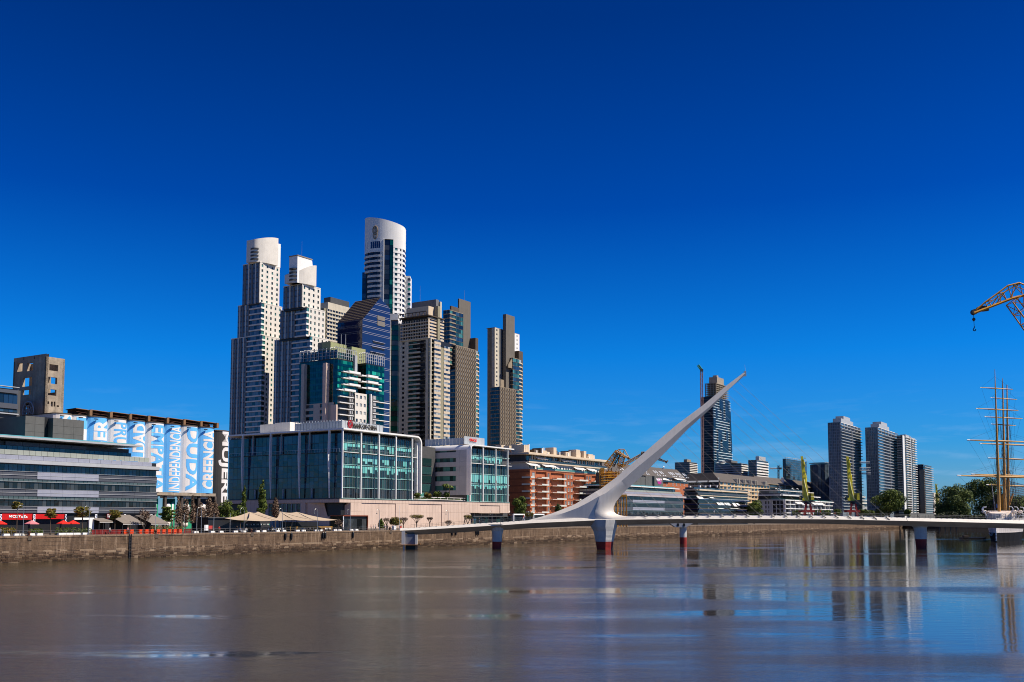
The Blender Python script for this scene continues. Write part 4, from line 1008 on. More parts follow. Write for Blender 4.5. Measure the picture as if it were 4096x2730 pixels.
nin = Vector((1, 1, 0)); nin -= ud * nin.dot(ud); nin.normalize()
def ch(px, py):
 d = pd.ld(px, py); o_ = pd.lo(); t = (A - o_).dot(nin) / d.dot(nin); p_ = o_ + d * t; return ((p_ - A).dot(ud), p_.z)
def CP(u, z, dep=0): p_ = A + ud * u + nin * dep; return (p_.x, p_.y, z)
t1, t2, t3 = ch(1294, 2011), ch(1396, 2011), ch(1311, 2070)
cm = MB(); zlm = zl - .05
for poly in ([(0, 0), (t3[0], 0), t3, t1, (0, zlm)], [(t3[0], 0), (Lc, 0), (Lc, zlm), t2, t3], [(0, zlm), t1, t2, (Lc, zlm)]):
 cm.poly([CP(u, z) for u, z in poly], PINK)
apex = (t1[0] + 1.0, t1[1], 3.0)
for (a_, b2) in ((t1, t3), (t3, t2), (t2, t1)): cm.poly([CP(*a_), CP(*b2), CP(b2[0] * .5 + apex[0] * .5, b2[1] - .2, 2.6), CP(a_[0] * .5 + apex[0] * .5, a_[1] - .2, 2.6)], PINK)
cm.poly([CP(t1[0] * .5 + apex[0] * .5, t1[1] - .2, 2.6), CP(t3[0] * .5 + apex[0] * .5, t3[1] - .2, 2.6), CP(t2[0] * .5 + apex[0] * .5, t2[1] - .2, 2.6)], PINK)
cm.poly([(0, yA, zl - .04), (0, 0, zl - .04), (xB, 0, zl - .04)], PINK)
pd.add('chamfered_corner', cm)
# dark ground floor under the cantilever
pd.box('shopfront', GL_DARK, xc_ + .2, xe - 1, 4, 4.2, 0, zu)
for i in range(6): xx = xc_ + 1 + i * (xe - xc_ - 2) / 5; pd.box('post', LGREY, xx, xx + .25, 3, 3.3, 0, zu)
pd.done()
# second glass building with the red sign
og = frame('glass_office_building', 'smaller white clad office building with glass front and red ORACLE roof sign', 'office building', 1866, 43)
zr = og.R(1866, 1778)[1]; LXo = og.R(2037, 1900)[0]; LYo = og.L(1690, 1850)[0]; zb0 = og.R(1866, 1981)[1]; zg = og.R(1880, 2006)[1]
rf = MB(); rad = 2.2
prf = [(LYo, zb0)] + [(LYo - rad + rad * math.cos(a_), zr - rad + rad * math.sin(a_)) for a_ in [k * math.pi / 12 for k in range(7)]] + [(.0, zr)]
prf = [(-.0, zr - 0), ]
# side wall (shaded, panelled) with five strip windows
strips = [(1803, 1811), (1834, 1850), (1869, 1887), (1905, 1926), (1944, 1963)]
ya_, yb_ = og.L(1823, 1900)[0], og.L(1731, 1900)[0]
zs = [zb0]
for (a, b2) in reversed(strips): zs += [og.L(1780, b2)[1], og.L(1780, a)[1]]
zs.append(zr - 2.2)
for k in range(len(zs) - 1):
 z0, z1 = zs[k], zs[k + 1]
 segs = [(0, ya_), (ya_, yb_), (yb_, LYo)]
 for si_, (u0, u1) in enumerate(segs):
  if k % 2 and si_ == 1:
   for q in range(7): og.box('window', GL_TEAL, .5, .6, u0 + (u1 - u0) * q / 7 + .03, u0 + (u1 - u0) * (q + 1) / 7 - .03, z0, z1)
   continue
  nn = 1 if si_ == 1 else 3
  for q in range(nn if si_ != 1 else 4):
   nq = nn if si_ != 1 else 4
   og.box('wall_panel', LGREY, 0, .8, u0 + (u1 - u0) * q / nq + .02, u0 + (u1 - u0) * (q + 1) / nq - .02, z0 + .015, z1 - .015)
og.box('core', DGREY, .7, LXo - .3, .7, LYo - .5, 0, zr - 1.2)
rf = MB(); ar = [(-2.0 if False else 0.0, 0)]
sec = [(0 - .15 + 2.2 - 2.2 * math.cos(a_), zr - 2.2 + 2.2 * math.sin(a_)) for a_ in [k * math.pi / 12 for k in range(7)]]     # (x, z) curling over the side wall
sec2 = sec + [(LXo + .6, zr), (LXo + .6, zr - .5)] + [(x_ + (0.45 if i < 6 else 0), z_ - (0.12 if i < 4 else .45)) for i, (x_, z_) in reversed(list(enumerate(sec)))]
for i in range(len(sec2) - 1):
 (xa, za), (xb, zb2) = sec2[i], sec2[i + 1]
 rf.poly([(xa, -2.2, za), (xb, -2.2, zb2), (xb, LYo + .2, zb2), (xa, LYo + .2, za)], WHITE2)
rf.poly([(x_, -2.2, z_) for x_, z_ in sec2], WHITE2); rf.poly([(x_, LYo + .2, z_) for x_, z_ in sec2], WHITE2)
rf.box(-.15, .25, -2.2, .0, zb0, zr - 2.2, WHITE2)
og.add('roof', rf)
lv = [og.R(1880, v)[1] for v in (1792, 1821, 1853, 1894, 1935, 1975, 2006)]
npR = 24; wR = (LXo - .8) / npR
rs = random.Random(5)
for f in range(6):
 zt_, zb2 = lv[f], lv[f + 1]; h = zt_ - zb2
 for i in range(npR):
  a0 = .4 + i * wR + .05; a1 = .4 + (i + 1) * wR - .05
  if i > 19 and f < 2: continue
  if f in (1, 3, 4):
   fr_ = {1: rs.choice((.3, .5, .9, .5)), 3: rs.choice((.95, .95, .6, .9)), 4: rs.choice((.3, .3, .5, .2))}[f]
   zs_ = zt_ - .3 - (h - .8) * fr_
   og.fb('blind', BLIND, 'R', (0, 0), a0, a1, -.25, -.1, zs_, zt_ - .3); og.fb('window', MATS['dim_teal_glass'], 'R', (0, 0), a0, a1, -.25, -.12, zb2 + .1, zs_ - .02)
  else: og.fb('window', MATS['dim_teal_glass'] if f != 5 else GL_TEAL, 'R', (0, 0), a0, a1, -.25, -.12, zb2 + .1, zt_ - .2)
  og.sfb('mullion', STEEL, 'R', (0, 0), a1 + .01, a1 + .09, -.25, .02, zb2, zt_)
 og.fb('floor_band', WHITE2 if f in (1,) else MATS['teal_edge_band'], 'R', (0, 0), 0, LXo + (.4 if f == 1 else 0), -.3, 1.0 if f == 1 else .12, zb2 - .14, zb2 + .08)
for i in range(20): og.sfb('balcony_rail', STEEL, 'R', (0, 0), i * LXo / 19, i * LXo / 19 + .07, .9, .97, lv[2], lv[2] + 1.1)
og.sfb('balcony_rail', STEEL, 'R', (0, 0), 0, LXo, .9, .97, lv[2] + 1.1, lv[2] + 1.18)
for p_ in (1881, 1933, 1983, 2031):
 a0 = og.R(p_, 1900, -1.6)[0]; og.fb('fin_column', WHITE2, 'R', (0, 0), a0 - .19, a0 + .19, 1.2, 1.8, zg, zr - .5)
z1 = og.R(1866, 1746, 2)[1]; y0 = og.L(1700, 1750, 3)[0]
for i in range(12): og.box('screen_panel', SCR, 3, 3.06, 2 + (y0 - 2) * i / 12 + .05, 2 + (y0 - 2) * (i + 1) / 12 - .05, zr + .3, z1 - .5)
xe = og.R(1938, 1750, 2)[0]
for i in range(7): og.box('screen_panel', SCR, 1 + (xe - 1) * i / 7 + .04, 1 + (xe - 1) * (i + 1) / 7 - .04, 2, 2.06, zr + .3, z1)
a_, b2 = og.R(1878, 1760, 1.7), og.R(1906, 1760, 1.7); z0 = og.R(1878, 1766, 1.7)[1]; z2_ = og.R(1878, 1754, 1.7)[1]
sign_text(og.e, 'ORACLE', mat('oracle_red_lettering', (0.7, 0.02, 0.01), .5, .02, 1), (a_[0], 1.7, z0), (1, 0, 0), (0, 0, 1), b2[0] - a_[0], z2_ - z0, .03, 'sign_lettering', .12)
og.done()
# glazed link between the two
lkb = frame('link_block', 'narrow dark glazed link between the two glass office buildings', 'building', 1672, 58)
for k in range(8): lkb.box('window', GL_TEAL, 0, 9, 0, .2, k * 3.6 + .4, k * 3.6 + 3.5)
lkb.box('core', DGREY, -1, 12, .3, 8, 0, lkb.R(1680, 1785)[1]); lkb.done()
# ---- red brick apartment block
rb_ = frame('brick_apartment_block', 'red brick apartment block with white balconies and cream set-back top floors', 'apartment building', 2120, 40)
zb1 = rb_.R(2120, 1877)[1]; LXr = rb_.R(2430, 1950)[0]; LYr = rb_.L(2000, 1950)[0]
fh = (rb_.R(2135, 1880)[1] - rb_.R(2135, 2050)[1]) / 6.1
rb_.box('core', BRICKM, .8, LXr, .8, LYr, 0, zb1 - .3)
s5 = 4.9
def cxp(v): return 2040 + v / s5
# bays on the front: window / balcony columns measured from the photo
bays = [('w', 437, 487), ('b', 500, 722), ('w', 737, 775), ('b', 795, 1062), ('w', 1072, 1108), ('w', 1132, 1168), ('w', 1190, 1228), ('b', 1243, 1490), ('w', 1497, 1530), ('w', 1550, 1582), ('b', 1597, 1700)]
cuts = [0.0]; typ = []
for (t, a, b2) in bays:
 u0, u1 = rb_.R(cxp(a), 1950)[0], rb_.R(cxp(b2), 1950)[0]; cuts += [u0, u1]; typ += ['s', t]
cuts.append(LXr); typ.append('s')
WINF = mat('window_frame_white', (0.70, 0.68, 0.64), .5, .05, 1); win_f, win_g = None, None
def window_unit(T, face, u, z, w_, h_, dep=.25, fm=WINF, gm_=GL_LIGHT):
 o = MB(); f_ = .12
 def P(a_, d, zz_): return (u + a_, -d, z + zz_) if face == 'R' else (-d, u + a_, z + zz_)
 e = bpy.data.objects.new('window', WUNIT[(face,)]); COL.objects.link(e); e.parent = T.e; e.location = P(0, 0, 0); e.scale = (w_, 1, h_) if face == 'R' else (1, w_, h_)
 g_ = bpy.data.objects.new('pane', PUNIT[(face, gm_.name)] if (face, gm_.name) in PUNIT else None) if False else None
 return e
def wframe(face):
 o = MB()
 for (a, b2, c2, d2) in ((0, .1, 0, 1), (.9, 1, 0, 1), (.1, .9, 0, .07), (.1, .9, .93, 1), (.47, .53, .07, .93)):
  o.box(a, b2, .12, .2, c2, d2, WINF) if face == 'R' else o.box(.12, .2, a, b2, c2, d2, WINF)
 return o.mesh('window_frame')
WUNIT = {('R',): wframe('R'), ('L',): wframe('L')}; PANE = {}
def win(T, face, u, z, w_, h_, gm_=GL_LIGHT, blk=(0, 0)):
 e = link('window', WUNIT[(face,)], T.e, (blk[0] + u, blk[1], z) if face == 'R' else (blk[0], blk[1] + u, z), 0, (w_, 1, h_) if face == 'R' else (1, w_, h_))
 if (face, gm_) not in PANE:
  o = MB(); o.box(.02, .98, .2, .26, .02, .98, gm_, 0.0) if face == 'R' else o.box(.2, .26, .02, .98, .02, .98, gm_, 0.0); PANE[(face, gm_)] = o.mesh('pane')
 link('pane', PANE[(face, gm_)], e)
wl = MB(); BALW = mat('balcony_white_panel', (0.62, 0.62, 0.56), .6, .1, .5)
for f in range(9):
 z0 = zb1 - .9 - (f + 1) * fh; z1 = z0 + fh
 if z1 < 0: break
 z0 = max(z0, 0)
 for i in range(len(typ)):
  u0, u1 = cuts[i], cuts[i + 1]
  if typ[i] == 's': wl.box(u0, u1, 0, .8, z0, z1, BRICKM)
  elif typ[i] == 'w':
   wl.box(u0, u1, 0, .8, z0, z0 + .95, BRICKM); wl.box(u0, u1, 0, .8, z1 - .45, z1, BRICKM)
   rb_.box('window_surround', BRICKD, u0 - .12, u1 + .12, -.12, .02, z0 + .8, z0 + .93)
   win(rb_, 'R', u0, z0 + .95, u1 - u0, z1 - z0 - 1.4, blk=(0, 0))
  else:
   wl.box(u0, u1, 1.6, 1.8, z0, z1, BRICKM); wl.box(u0, u0 + .25, 0, 1.6, z0, z1, BRICKM); wl.box(u1 - .25, u1, 0, 1.6, z0, z1, BRICKM)
   rb_.box('balcony_slab', WHITE, u0 - .1, u1, -1.3, 1.6, z0, z0 + .18)
   rb_.box('balcony_front', BALW, u0 + .35 * (u1 - u0) if i < 4 else u0 + .3 * (u1 - u0), u1 - .02, -1.36, -1.3, z0 + .05, z0 + .75)
   rb_.box('balcony_front', BRICKD, u0 - .1, u0 + .35 * (u1 - u0) - .06 if i < 4 else u0 + .3 * (u1 - u0) - .06, -1.0, -.95, z0 + .2, z0 + .7)
   rb_.box('balcony_rail', DSTEEL, u0 - .05, u1 - .02, -1.34, -1.29, z0 + 1.0, z0 + 1.06)
   rb_.box('door', GL_DARK, u0 + .5, u0 + (u1 - u0) * .45, 1.5, 1.58, z0 + .2, z0 + 2.3); rb_.box('door', GL_DARK, u0 + (u1 - u0) * .55, u1 - .5, 1.5, 1.58, z0 + .2, z0 + 2.3)
 rb_.box('brick_course', BRICKD, 0, LXr, -.06, .0, z1 - .25, z1 - .12) if False else None
 for zz_ in (z0 + .15, z0 + .45):
  for i in range(len(typ)):
   if typ[i] != 'b': wl.box(cuts[i], cuts[i + 1], -.04, 0, zz_, zz_ + .08, BRICKD)
 # side face
 for (a, b2, w2) in ((55, 90, 0), (145, 222, 1)):
  u1, u0 = rb_.L(cxp(a), 1950)[0], rb_.L(cxp(b2), 1950)[0]; win(rb_, 'L', u0, z0 + .9, u1 - u0, 1.5, GL_DARK)
  rb_.box('window_surround', BRICKM, -.1, .02, u0 - .1, u1 + .1, z0 + .7, z0 + .9)
 rb_.box('brick_course', BRICKD, -.08, .1, 0, LYr, z1 - .5, z1 - .1)
 yb2 = rb_.L(cxp(262), 1950)[0]
 rb_.box('balcony_slab', WHITE, -1.3, .1, -1.0, yb2, z0, z0 + .18); rb_.box('balcony_front', BALW, -1.36, -1.3, -.9, yb2, z0 + .05, z0 + .7); rb_.box('balcony_front', BALW, -1.2, cuts[1] - .1, -1.36, -1.3, z0 + .05, z0 + .75)
 wl.box(0, .8, .8, LYr, z0, z1, BRICKM)
wl.box(0, LXr, 0, .8, zb1 - .9, zb1, BRICKM); wl.box(0, .8, .8, LYr, zb1 - .9, zb1, BRICKM); wl.box(-.15, LXr, -.15, 0, zb1 - .35, zb1 - .1, BRICKD)
rb_.add('brick_wall', wl, kind='stuff')
# cream storeys
ztc = rb_.R(2120, 1818)[1]; zm = rb_.R(2106, 1846)[1]
rb_.box('top_storey', WHITE, .8, LXr, 1.2, LYr - 1, zb1, zm); rb_.box('terrace_slab', CREAM, -.1, LXr + .1, -.1, LYr, zb1, zb1 + .2)
rb_.box('top_storey', DGREY, -.5 + 2, LXr, 3.2, LYr - 2, zm, ztc)
rb_.box('terrace_slab', CREAM, -.4, LXr, .2, LYr, zm - .3, zm + .25); rb_.box('cornice', CREAM, -1.6, LXr + 2, -.4, LYr, ztc, ztc + .7); rb_.box('cornice', CREAM, -.6, LXr + 2, .4, LYr, ztc + .7, ztc + 1.1)
rs = random.Random(21); x = 1.5
while x < LXr - 2:
 w_ = rs.uniform(.8, 1.3); rb_.box('window', GL_DARK, x, x + w_, 1.1, 1.2, zb1 + .5, zb1 + 2.2); x += w_ + rs.uniform(.8, 3)
x = 2.0
while x < LXr - 2:
 w_ = rs.uniform(1.5, 3); rb_.box('window', GL_BLUE, x, x + w_ - .5, 3.1, 3.2, zm + .5, ztc - .2); rb_.box('pier', WHITE2, x + w_ - .4, x + w_, 2.7, 3.2, zm + .3, ztc - .1 if rs.random() < .5 else zm + 1.7); x += w_
for (a, b2, z, yo) in ((560, 640, 1, 0), (640, 700, 1, 0), (700, 765, 1, 0), (1060, 1150, 1, 0), (1140, 1300, 1, 0), (640, 880, 0, 0), (1260, 1450, 0, 0), (1510, 1660, 0, 0), (345, 540, 0, 0)):
 u0, u1 = rb_.R(cxp(a), 1850)[0], rb_.R(cxp(b2), 1850)[0]; am = MB(); zt2 = (ztc - .3) if z else zm - .5
 y_ = 3.1 if z else 1.1
 am.poly([(u0, y_, zt2), (u1, y_, zt2), (u1 + .6, y_ - 2.4, zt2 - 1.3), (u0 + .6, y_ - 2.4, zt2 - 1.3)], WHITE2)
 am.poly([(u0, y_, zt2 - .05), (u1, y_, zt2 - .05), (u1 + .6, y_ - 2.4, zt2 - 1.35), (u0 + .6, y_ - 2.4, zt2 - 1.35)], WHITE2); rb_.add('awning', am)
rb_.box('terrace_glass', GL_BLUE, .6, LXr, .25, .3, zm + .25, zm + 1.1); rb_.box('terrace_glass', GL_TEAL, 6, LXr, -.05, 0, zb1 + .2, zb1 + 1.0)
x = 0.0; zr = ztc + 1.1
while x < LXr - 3:
 w_ = rs.uniform(1.6, 5.5); h_ = rs.uniform(1.2, 4.2) * (1 if x < LXr * .8 else .8); yy = rs.uniform(3, 7)
 rb_.box('roof_box', CREAM if rs.random() < .7 else DBROWN, x, x + w_, yy, yy + rs.uniform(3, 6), zr, zr + h_)
 if rs.random() < .6: rb_.box('chimney', WHITE2, x + w_ * .3, x + w_ * .3 + .7, yy - .5, yy - .02, zr, zr + h_ + rs.uniform(-.5, .8))
 x += w_ + rs.uniform(.1, .9)
x = -1.0
while x > -20:
 break
for k in range(4):
 yy = 3 + k * 4.5; rb_.box('roof_box', CREAM, 1 + k * .2, 4, yy, yy + 3.2, zr, zr + 3.4 + .5 * (k % 2)); rb_.box('chimney', WHITE2, 4.05, 4.6, yy, yy + .8, zr, zr + 3.9)
rb_.done()
# ================================================================ THE TOWERS BEHIND
def core(T, t, mt, ins=0.4, z0=0.0, name='core'):
 ox, oy = t['b']; T.box(name, mt, ox + ins, ox + t['LX'] - .02, oy + ins, oy + t['LY'], z0, t['zt'])
def white_tower(name, label, px, Y, tiers, crown, lay):
 T = frame(name, label, 'tower', px, Y=Y)
 fh = 3.05
 ts = []
 for (l, c, r, yt, oy) in tiers: ts.append(tier(T, l, c, r, yt, oy))
 zb = 12.0
 for k, t in enumerate(ts):
  lo_ = ts[k + 1]['zt'] if k + 1 < len(ts) else zb
  lo_ = max(lo_, zb); H = t['zt'] - lo_; n = max(2, round(H / fh))
  core(T, t, BLACK, .5, lo_ - 1); ox, oy = t['b']; LX, LY = t['LX'], t['LY']
  T.box('terrace', WHITE, ox - .1, ox + LX, oy - .1, oy + LY, t['zt'], t['zt'] + .5)
  nc = lay[k]['nc']; aw = lay[k]['aw'] * LX              # corner balconies wrap for aw metres
  punched(T, 'R', t['b'], aw, LX, lo_, t['zt'], nc, n, .34, .52, WHITE, GL_TEAL, .35)
  ls = lay[k]['ls'] * LY
  if aw > 0:
   h = H / n
   for j in range(n):
    z0 = lo_ + j * h
    T.fb('balcony_band', WHITE, 'L', t['b'], 0, ls, -.2, .35, z0 - .05, z0 + h * .24)
    T.fb('balcony_band', WHITE2, 'R', t['b'], -.45, aw, -.2, .3, z0 - .1, z0 + h * .30)
    for q in range(5): T.fb('window', GL_STEELB if (q + j) % 3 else GL_BLUE, 'L', t['b'], ls * q / 5 + .06, ls * (q + 1) / 5 - .06, -.4, -.15, z0 + h * .24, z0 + h * .95)
    T.fb('window', GL_TEAL, 'R', t['b'], .1, aw - .1, -.4, -.15, z0 + h * .24, z0 + h * .95)
  # vertical dark strips and pale piers on the shaded side
  m_ = T.m('side_pier')
  a0 = ls if aw > 0 else 0.0; npier = lay[k]['np']; W = (LY - a0) / npier
  for q in range(npier):
   T.sfb('side_pier', WHITE if q % 2 else MGREY, 'L', t['b'], a0 + q * W, a0 + q * W + W * (.22 if q % 2 else .42), -.3, .5 if q % 2 else .25, lo_, t['zt'] - (0 if q % 2 else .8))
   for j in range(n):
    z0 = lo_ + j * H / n
    T.fb('side_window', GL_STEELB, 'L', t['b'], a0 + q * W + W * (.24 if q % 2 else .44), a0 + (q + 1) * W, -.3, -.05, z0 + .5, z0 + H / n - .1)
    T.sfb('side_pier', SLATE, 'L', t['b'], a0 + q * W + W * (.24 if q % 2 else .44), a0 + (q + 1) * W, -.3, .0, z0, z0 + .45)
 # crown: bowed sheet and tall slab
 t = ts[0]; ox, oy = t['b']
 cl, cr_, cy0, cy1, sl_, sr, sy0, slant = crown
 xa = T.R(cl, cy1, oy + 4)[0]; xb = T.R(cr_, cy1, oy + 4)[0]; z0 = t['zt'] + .3; z1 = T.R((cl + cr_) / 2, cy0, oy + 4)[1]
 cm = MB(); c_ = (xa + xb) / 2; r_ = (xb - xa) / 2
 pl = [(xb - 2 * r_ * math.cos(a_), oy + 4 - r_ * .8 * math.sin(a_)) for a_ in [k * math.pi / 48 for k in range(25)]] + [(xb, oy + 9), (xa, oy + 9)]
 cm.prism(pl, z0, z1, WHITE, lambda x, y: z1 + .6 - (3.4 if not slant else 7.0) * (max(0, xb - x) / (xb - xa)) ** 1.6)
 T.add('crown', cm)
 lm = MB()
 for k in range(4):
  zz = z0 + 1.2 + k * 2.1; pl2 = [(xb - (2 * r_ + .5) * math.cos(a_), oy + 4 - (r_ * .8 + .4) * math.sin(a_)) for a_ in [-.25 + q * .1 for q in range(9)]]
  lm.prism(pl2 + [(c_, oy + 6)], zz, zz + .9, DGREY)
 T.add('crown_louvre', lm)
 xs0, xs1 = T.R(sl_, sy0, oy + .6)[0], T.R(sr, sy0, oy + .6)[0]; zs = T.R(sr, sy0, oy + .6)[1]
 sm = MB(); sm.prism([(xs0, oy + .6), (xs1, oy + .6), (xs1, oy + 7), (xs0, oy + 7)], z0, zs, WHITE2)
 if slant:
  sm = MB(); xw = T.R(slant, t and crown[3], oy + .6)[0]
  sm.rings([[(xs0, oy + .6, z0), (xw, oy + .6, z0), (xw, oy + 7, z0), (xs0, oy + 7, z0)], [(xs0, oy + .6, zs), (xs1, oy + .6, zs), (xs1, oy + 7, zs), (xs0, oy + 7, zs)]], WHITE2)
  sm.box(xs0 - .3, xs1 + .3, oy + .3, oy + 7, zs, zs + .5, BROWN)
  sm.tube(((xs0 + xs1) / 2, oy + 3, zs), ((xs0 + xs1) / 2, oy + 3, zs + 10), .12, .04, STEEL, 4)
 T.add('crown_slab', sm)
 return T
T1 = white_tower('white_tower', 'tallest leftmost white stepped tower with a bowed sheet and slab on top', 1048, 585,
 [(972, 1040, 1120, 1050, 3.0), (952, 1046, 1129, 1212, 1.5), (925, 1049, 1135, 1342, 0.0)], (1009, 1084, 952, 1032, 1078, 1123, 978, None),
 [dict(nc=4, aw=0.0, ls=0, np=5), dict(nc=4, aw=.14, ls=.5, np=4), dict(nc=4, aw=.14, ls=.48, np=6)])
T1.done()
T2 = white_tower('white_tower', 'second white stepped tower, shorter, with a slanted crown slab and antenna', 1241, 560,
 [(1134, 1209, 1283, 1137, 3.0), (1121, 1227, 1301, 1230, 1.5), (1098, 1241, 1313, 1346, 0.0)], (1164, 1236, 1062, 1130, 1190, 1248, 1041, 1261),
 [dict(nc=4, aw=0.0, ls=0, np=5), dict(nc=4, aw=.12, ls=.42, np=5), dict(nc=4, aw=.12, ls=.5, np=6)])
T2.done()
# ---- curved white tower with the crest
cv = frame('curved_tower', 'tall curved white tower with slanted top, round crest and a dark glass strip', 'tower', 1539, Y=650, ang=0)
def cx_(px): return cv.R(px, 1000, 0)[0]
xl, xr = cx_(1459), cx_(1620); hw = (xr - xl) / 2; xm = (xl + xr) / 2
def bow(x, off=0.0): return -(9.0 + off) * math.sqrt(max(0.0, 1 - ((x - xm) / (hw + off)) ** 2)) + 6.0 * 0
def cz(py): return cv.R(1539, py, -6)[1]
NB = 28
def plan(x0, x1, off=0.0, n=NB, back=None):
 pts = [(xm + (hw + off) * math.sin(a_), -(9 + off) * math.cos(a_)) for a_ in [math.asin(max(-1, min(1, (x0 - xm) / (hw + off)))) + (math.asin(max(-1, min(1, (x1 - xm) / (hw + off)))) - math.asin(max(-1, min(1, (x0 - xm) / (hw + off))))) * k / n for k in range(n + 1)]]
 return pts
b = MB(); b.prism(plan(xl, xr, -.6) + [(xr - .6, 9), (xl + .6, 9)], 0, cz(960), BLACK); cv.add('core', b)
b = MB(); zl_, zr_ = cv.R(1462, 877, -1)[1], cv.R(1618, 912, -1)[1]
pl = plan(xl, xr, 0, 40) + [(xr, 5), (xl, 5)]
b.prism(pl, cz(962), 0, mat('tower_crown_render', (0.76, 0.74, 0.70), .75, .06, .15, streak=.05), lambda x, y: zl_ + (zr_ - zl_) * ((x - xl) / (xr - xl)) ** 1.25)
b.prism(plan(cx_(1579), xr, 0.02, 10) + [(xr, 5), (cx_(1579), 5)], cz(994), cz(961.5), MATS['tower_crown_render'])
cv.add('crown', b)
cm = MB(); xc = cx_(1507); zc_ = cz(938)
GOLD = mat('weathered_bronze', (0.30, 0.22, 0.13), .6, .3, 1.5)
def onb(x, z, off): return (x, bow(x, 0) - off, z)
for (rx, rz, dz) in ((1.7, 2.9, 2.0),):
 pts = [onb(xc + rx * math.cos(a_), zc_ + dz + rz * math.sin(a_), .25) for a_ in [k * math.pi / 10 for k in range(21)]]
 cm.path(pts, .28, GOLD, 5); pts = [onb(xc + 1.0 * math.cos(a_), zc_ + dz + 1.9 * math.sin(a_), .25) for a_ in [k * math.pi / 8 for k in range(17)]]; cm.path(pts, .18, GOLD, 5)
cm.path([onb(xc, zc_ - 3.4, .25), onb(xc, zc_ + 4.4, .25)], .28, GOLD, 5); cm.path([onb(xc - 1.5, zc_ - .6, .25), onb(xc - 1.0, zc_ - 3.0, .25), onb(xc, zc_ - 4.0, .25), onb(xc + 1.0, zc_ - 3.0, .25), onb(xc + 1.5, zc_ - .6, .25)], .25, GOLD, 5)
cv.add('crest', cm)
fhp = 20.0; y = 1004.0; k = 0
# dark louvred opening row under the crown
for (p0, p1, n) in ((1463, 1477, 1), (1488, 1528, 5)):
 x0, x1 = cx_(p0), cx_(p1)
 for q in range(n):
  a0, a1 = x0 + (x1 - x0) * q / n + .12, x0 + (x1 - x0) * (q + 1) / n - .12
  m_ = MB(); m_.prism([(a0, bow(a0) - .05), (a1, bow(a1) - .05), (a1, bow(a1) + .5), (a0, bow(a0) + .5)], cz(997), cz(970), GL_NAVY); cv.add('louvre_window', m_)
m_ = MB(); m_.prism(plan(xl, cx_(1541), 0.0, 16) + [(cx_(1541), 0), (xl, 0)], cz(1012), cz(961.8), MATS['tower_crown_render']); cv.add('wall', m_)
y = 1012.0
while y < 1300:
 # white balcony bands left, windows between
 zt_, zb2 = cz(y + fhp), cz(y + fhp * .62 - .1)
 if y > 1012 - 1:
  x0 = xl if y < 1080 else cx_(1476)
  m_ = MB(); m_.prism(plan(x0, cx_(1541), .25, 12) + [(cx_(1541), 0), (x0, 0)], cz(y + fhp), cz(y + fhp * .58), WHITE); cv.add('floor_band', m_)
  wn_ = [(1463, 1476), (1480, 1488), (1488, 1500), (1501, 1514), (1515, 1527)]
  for (p0, p1) in wn_:
   a0, a1 = cx_(p0), cx_(p1)
   if y > 1080 and p0 < 1477: continue
   m_ = MB(); m_.prism([(a0, bow(a0) + .25), (a1, bow(a1) + .25), (a1, bow(a1) + .8), (a0, bow(a0) + .8)], cz(y + fhp * .58), cz(y), GL_DARK); cv.add('window', m_)
  a0, a1 = cx_(1528), cx_(1541); m_ = MB(); m_.prism([(a0, bow(a0) + .1), (a1, bow(a1) + .1), (a1, bow(a1) + .8), (a0, bow(a0) + .8)], cz(y + fhp * .58), cz(y), WHITE); cv.add('wall', m_)
 # right: white punched band with window
 yy = y - 18
 m_ = MB(); x0 = cx_(1579); m_.prism(plan(x0, xr, .15, 8) + [(xr, 5), (x0, 5)], cz(yy + fhp), cz(yy + fhp * .55), WHITE2); cv.add('floor_band', m_)
 for (p0, p1, mt_2) in ((1579, 1585, WHITE2), (1585, 1595, GL_TEAL), (1595, 1604, WHITE2), (1604, 1609, GL_DARK), (1609, 1613, WHITE2), (1613, 1619, GL_DARK)):
  a0, a1 = cx_(p0), cx_(p1); d = .35 if mt_2 in (GL_TEAL, GL_DARK) else .05
  m_ = MB(); m_.prism([(a0, bow(a0) + d), (a1, bow(a1) + d), (a1, 5), (a0, 5)], cz(yy + fhp * .55), cz(yy), mt_2); cv.add('window' if d > .1 else 'wall', m_)
 y += fhp
for k in range(18):
 y0 = 966 + k * fhp * .98
 for (p0, p1, d, mt_2) in ((1543, 1566, .3, GL_DARK if k % 3 else GL_BLUE), (1566, 1578, .1, GL_GREENL if k % 4 == 0 else GL_GREEN)):
  a0, a1 = cx_(p0) + .05, cx_(p1) - .05
  m_ = MB(); m_.prism([(a0, bow(a0) + d), (a1, bow(a1) + d), (a1, 3), (a0, 3)], cz(y0 + fhp * .94), cz(y0), mt_2); cv.add('window', m_)
m_ = MB(); x0 = cx_(1541); m_.prism([(x0 - .1, bow(x0) - .4), (x0 + .5, bow(x0) - .4), (x0 + .5, 0), (x0 - .1, 0)], cz(1310), cz(962.3), WHITE2); cv.add('fin', m_)
# step blocks left and right
m_ = MB(); a0, a1 = cx_(1453), cx_(1476); m_.box(a0, a1, -3, 9, 0, cz(1086), GL_NAVY); cv.add('side_block', m_)
for k in range(11): cv.box('window', GL_BLUE, a0 + .1, a1 - .1, -3.1, -2.9, cz(1090 + (k + 1) * fhp), cz(1093 + k * fhp))
a0, a1 = cx_(1616), cx_(1638)
cv.box('side_block', WHITE2, a0, a1 + .2, 4, 14, 0, cz(1090))
for k in range(12): cv.box('window', GL_GREENL if k % 3 else GL_DARK, a0 + (a1 - a0) * .62, a1 + .3, 3.8, 6, cz(1109 + k * fhp), cz(1099 + k * fhp))
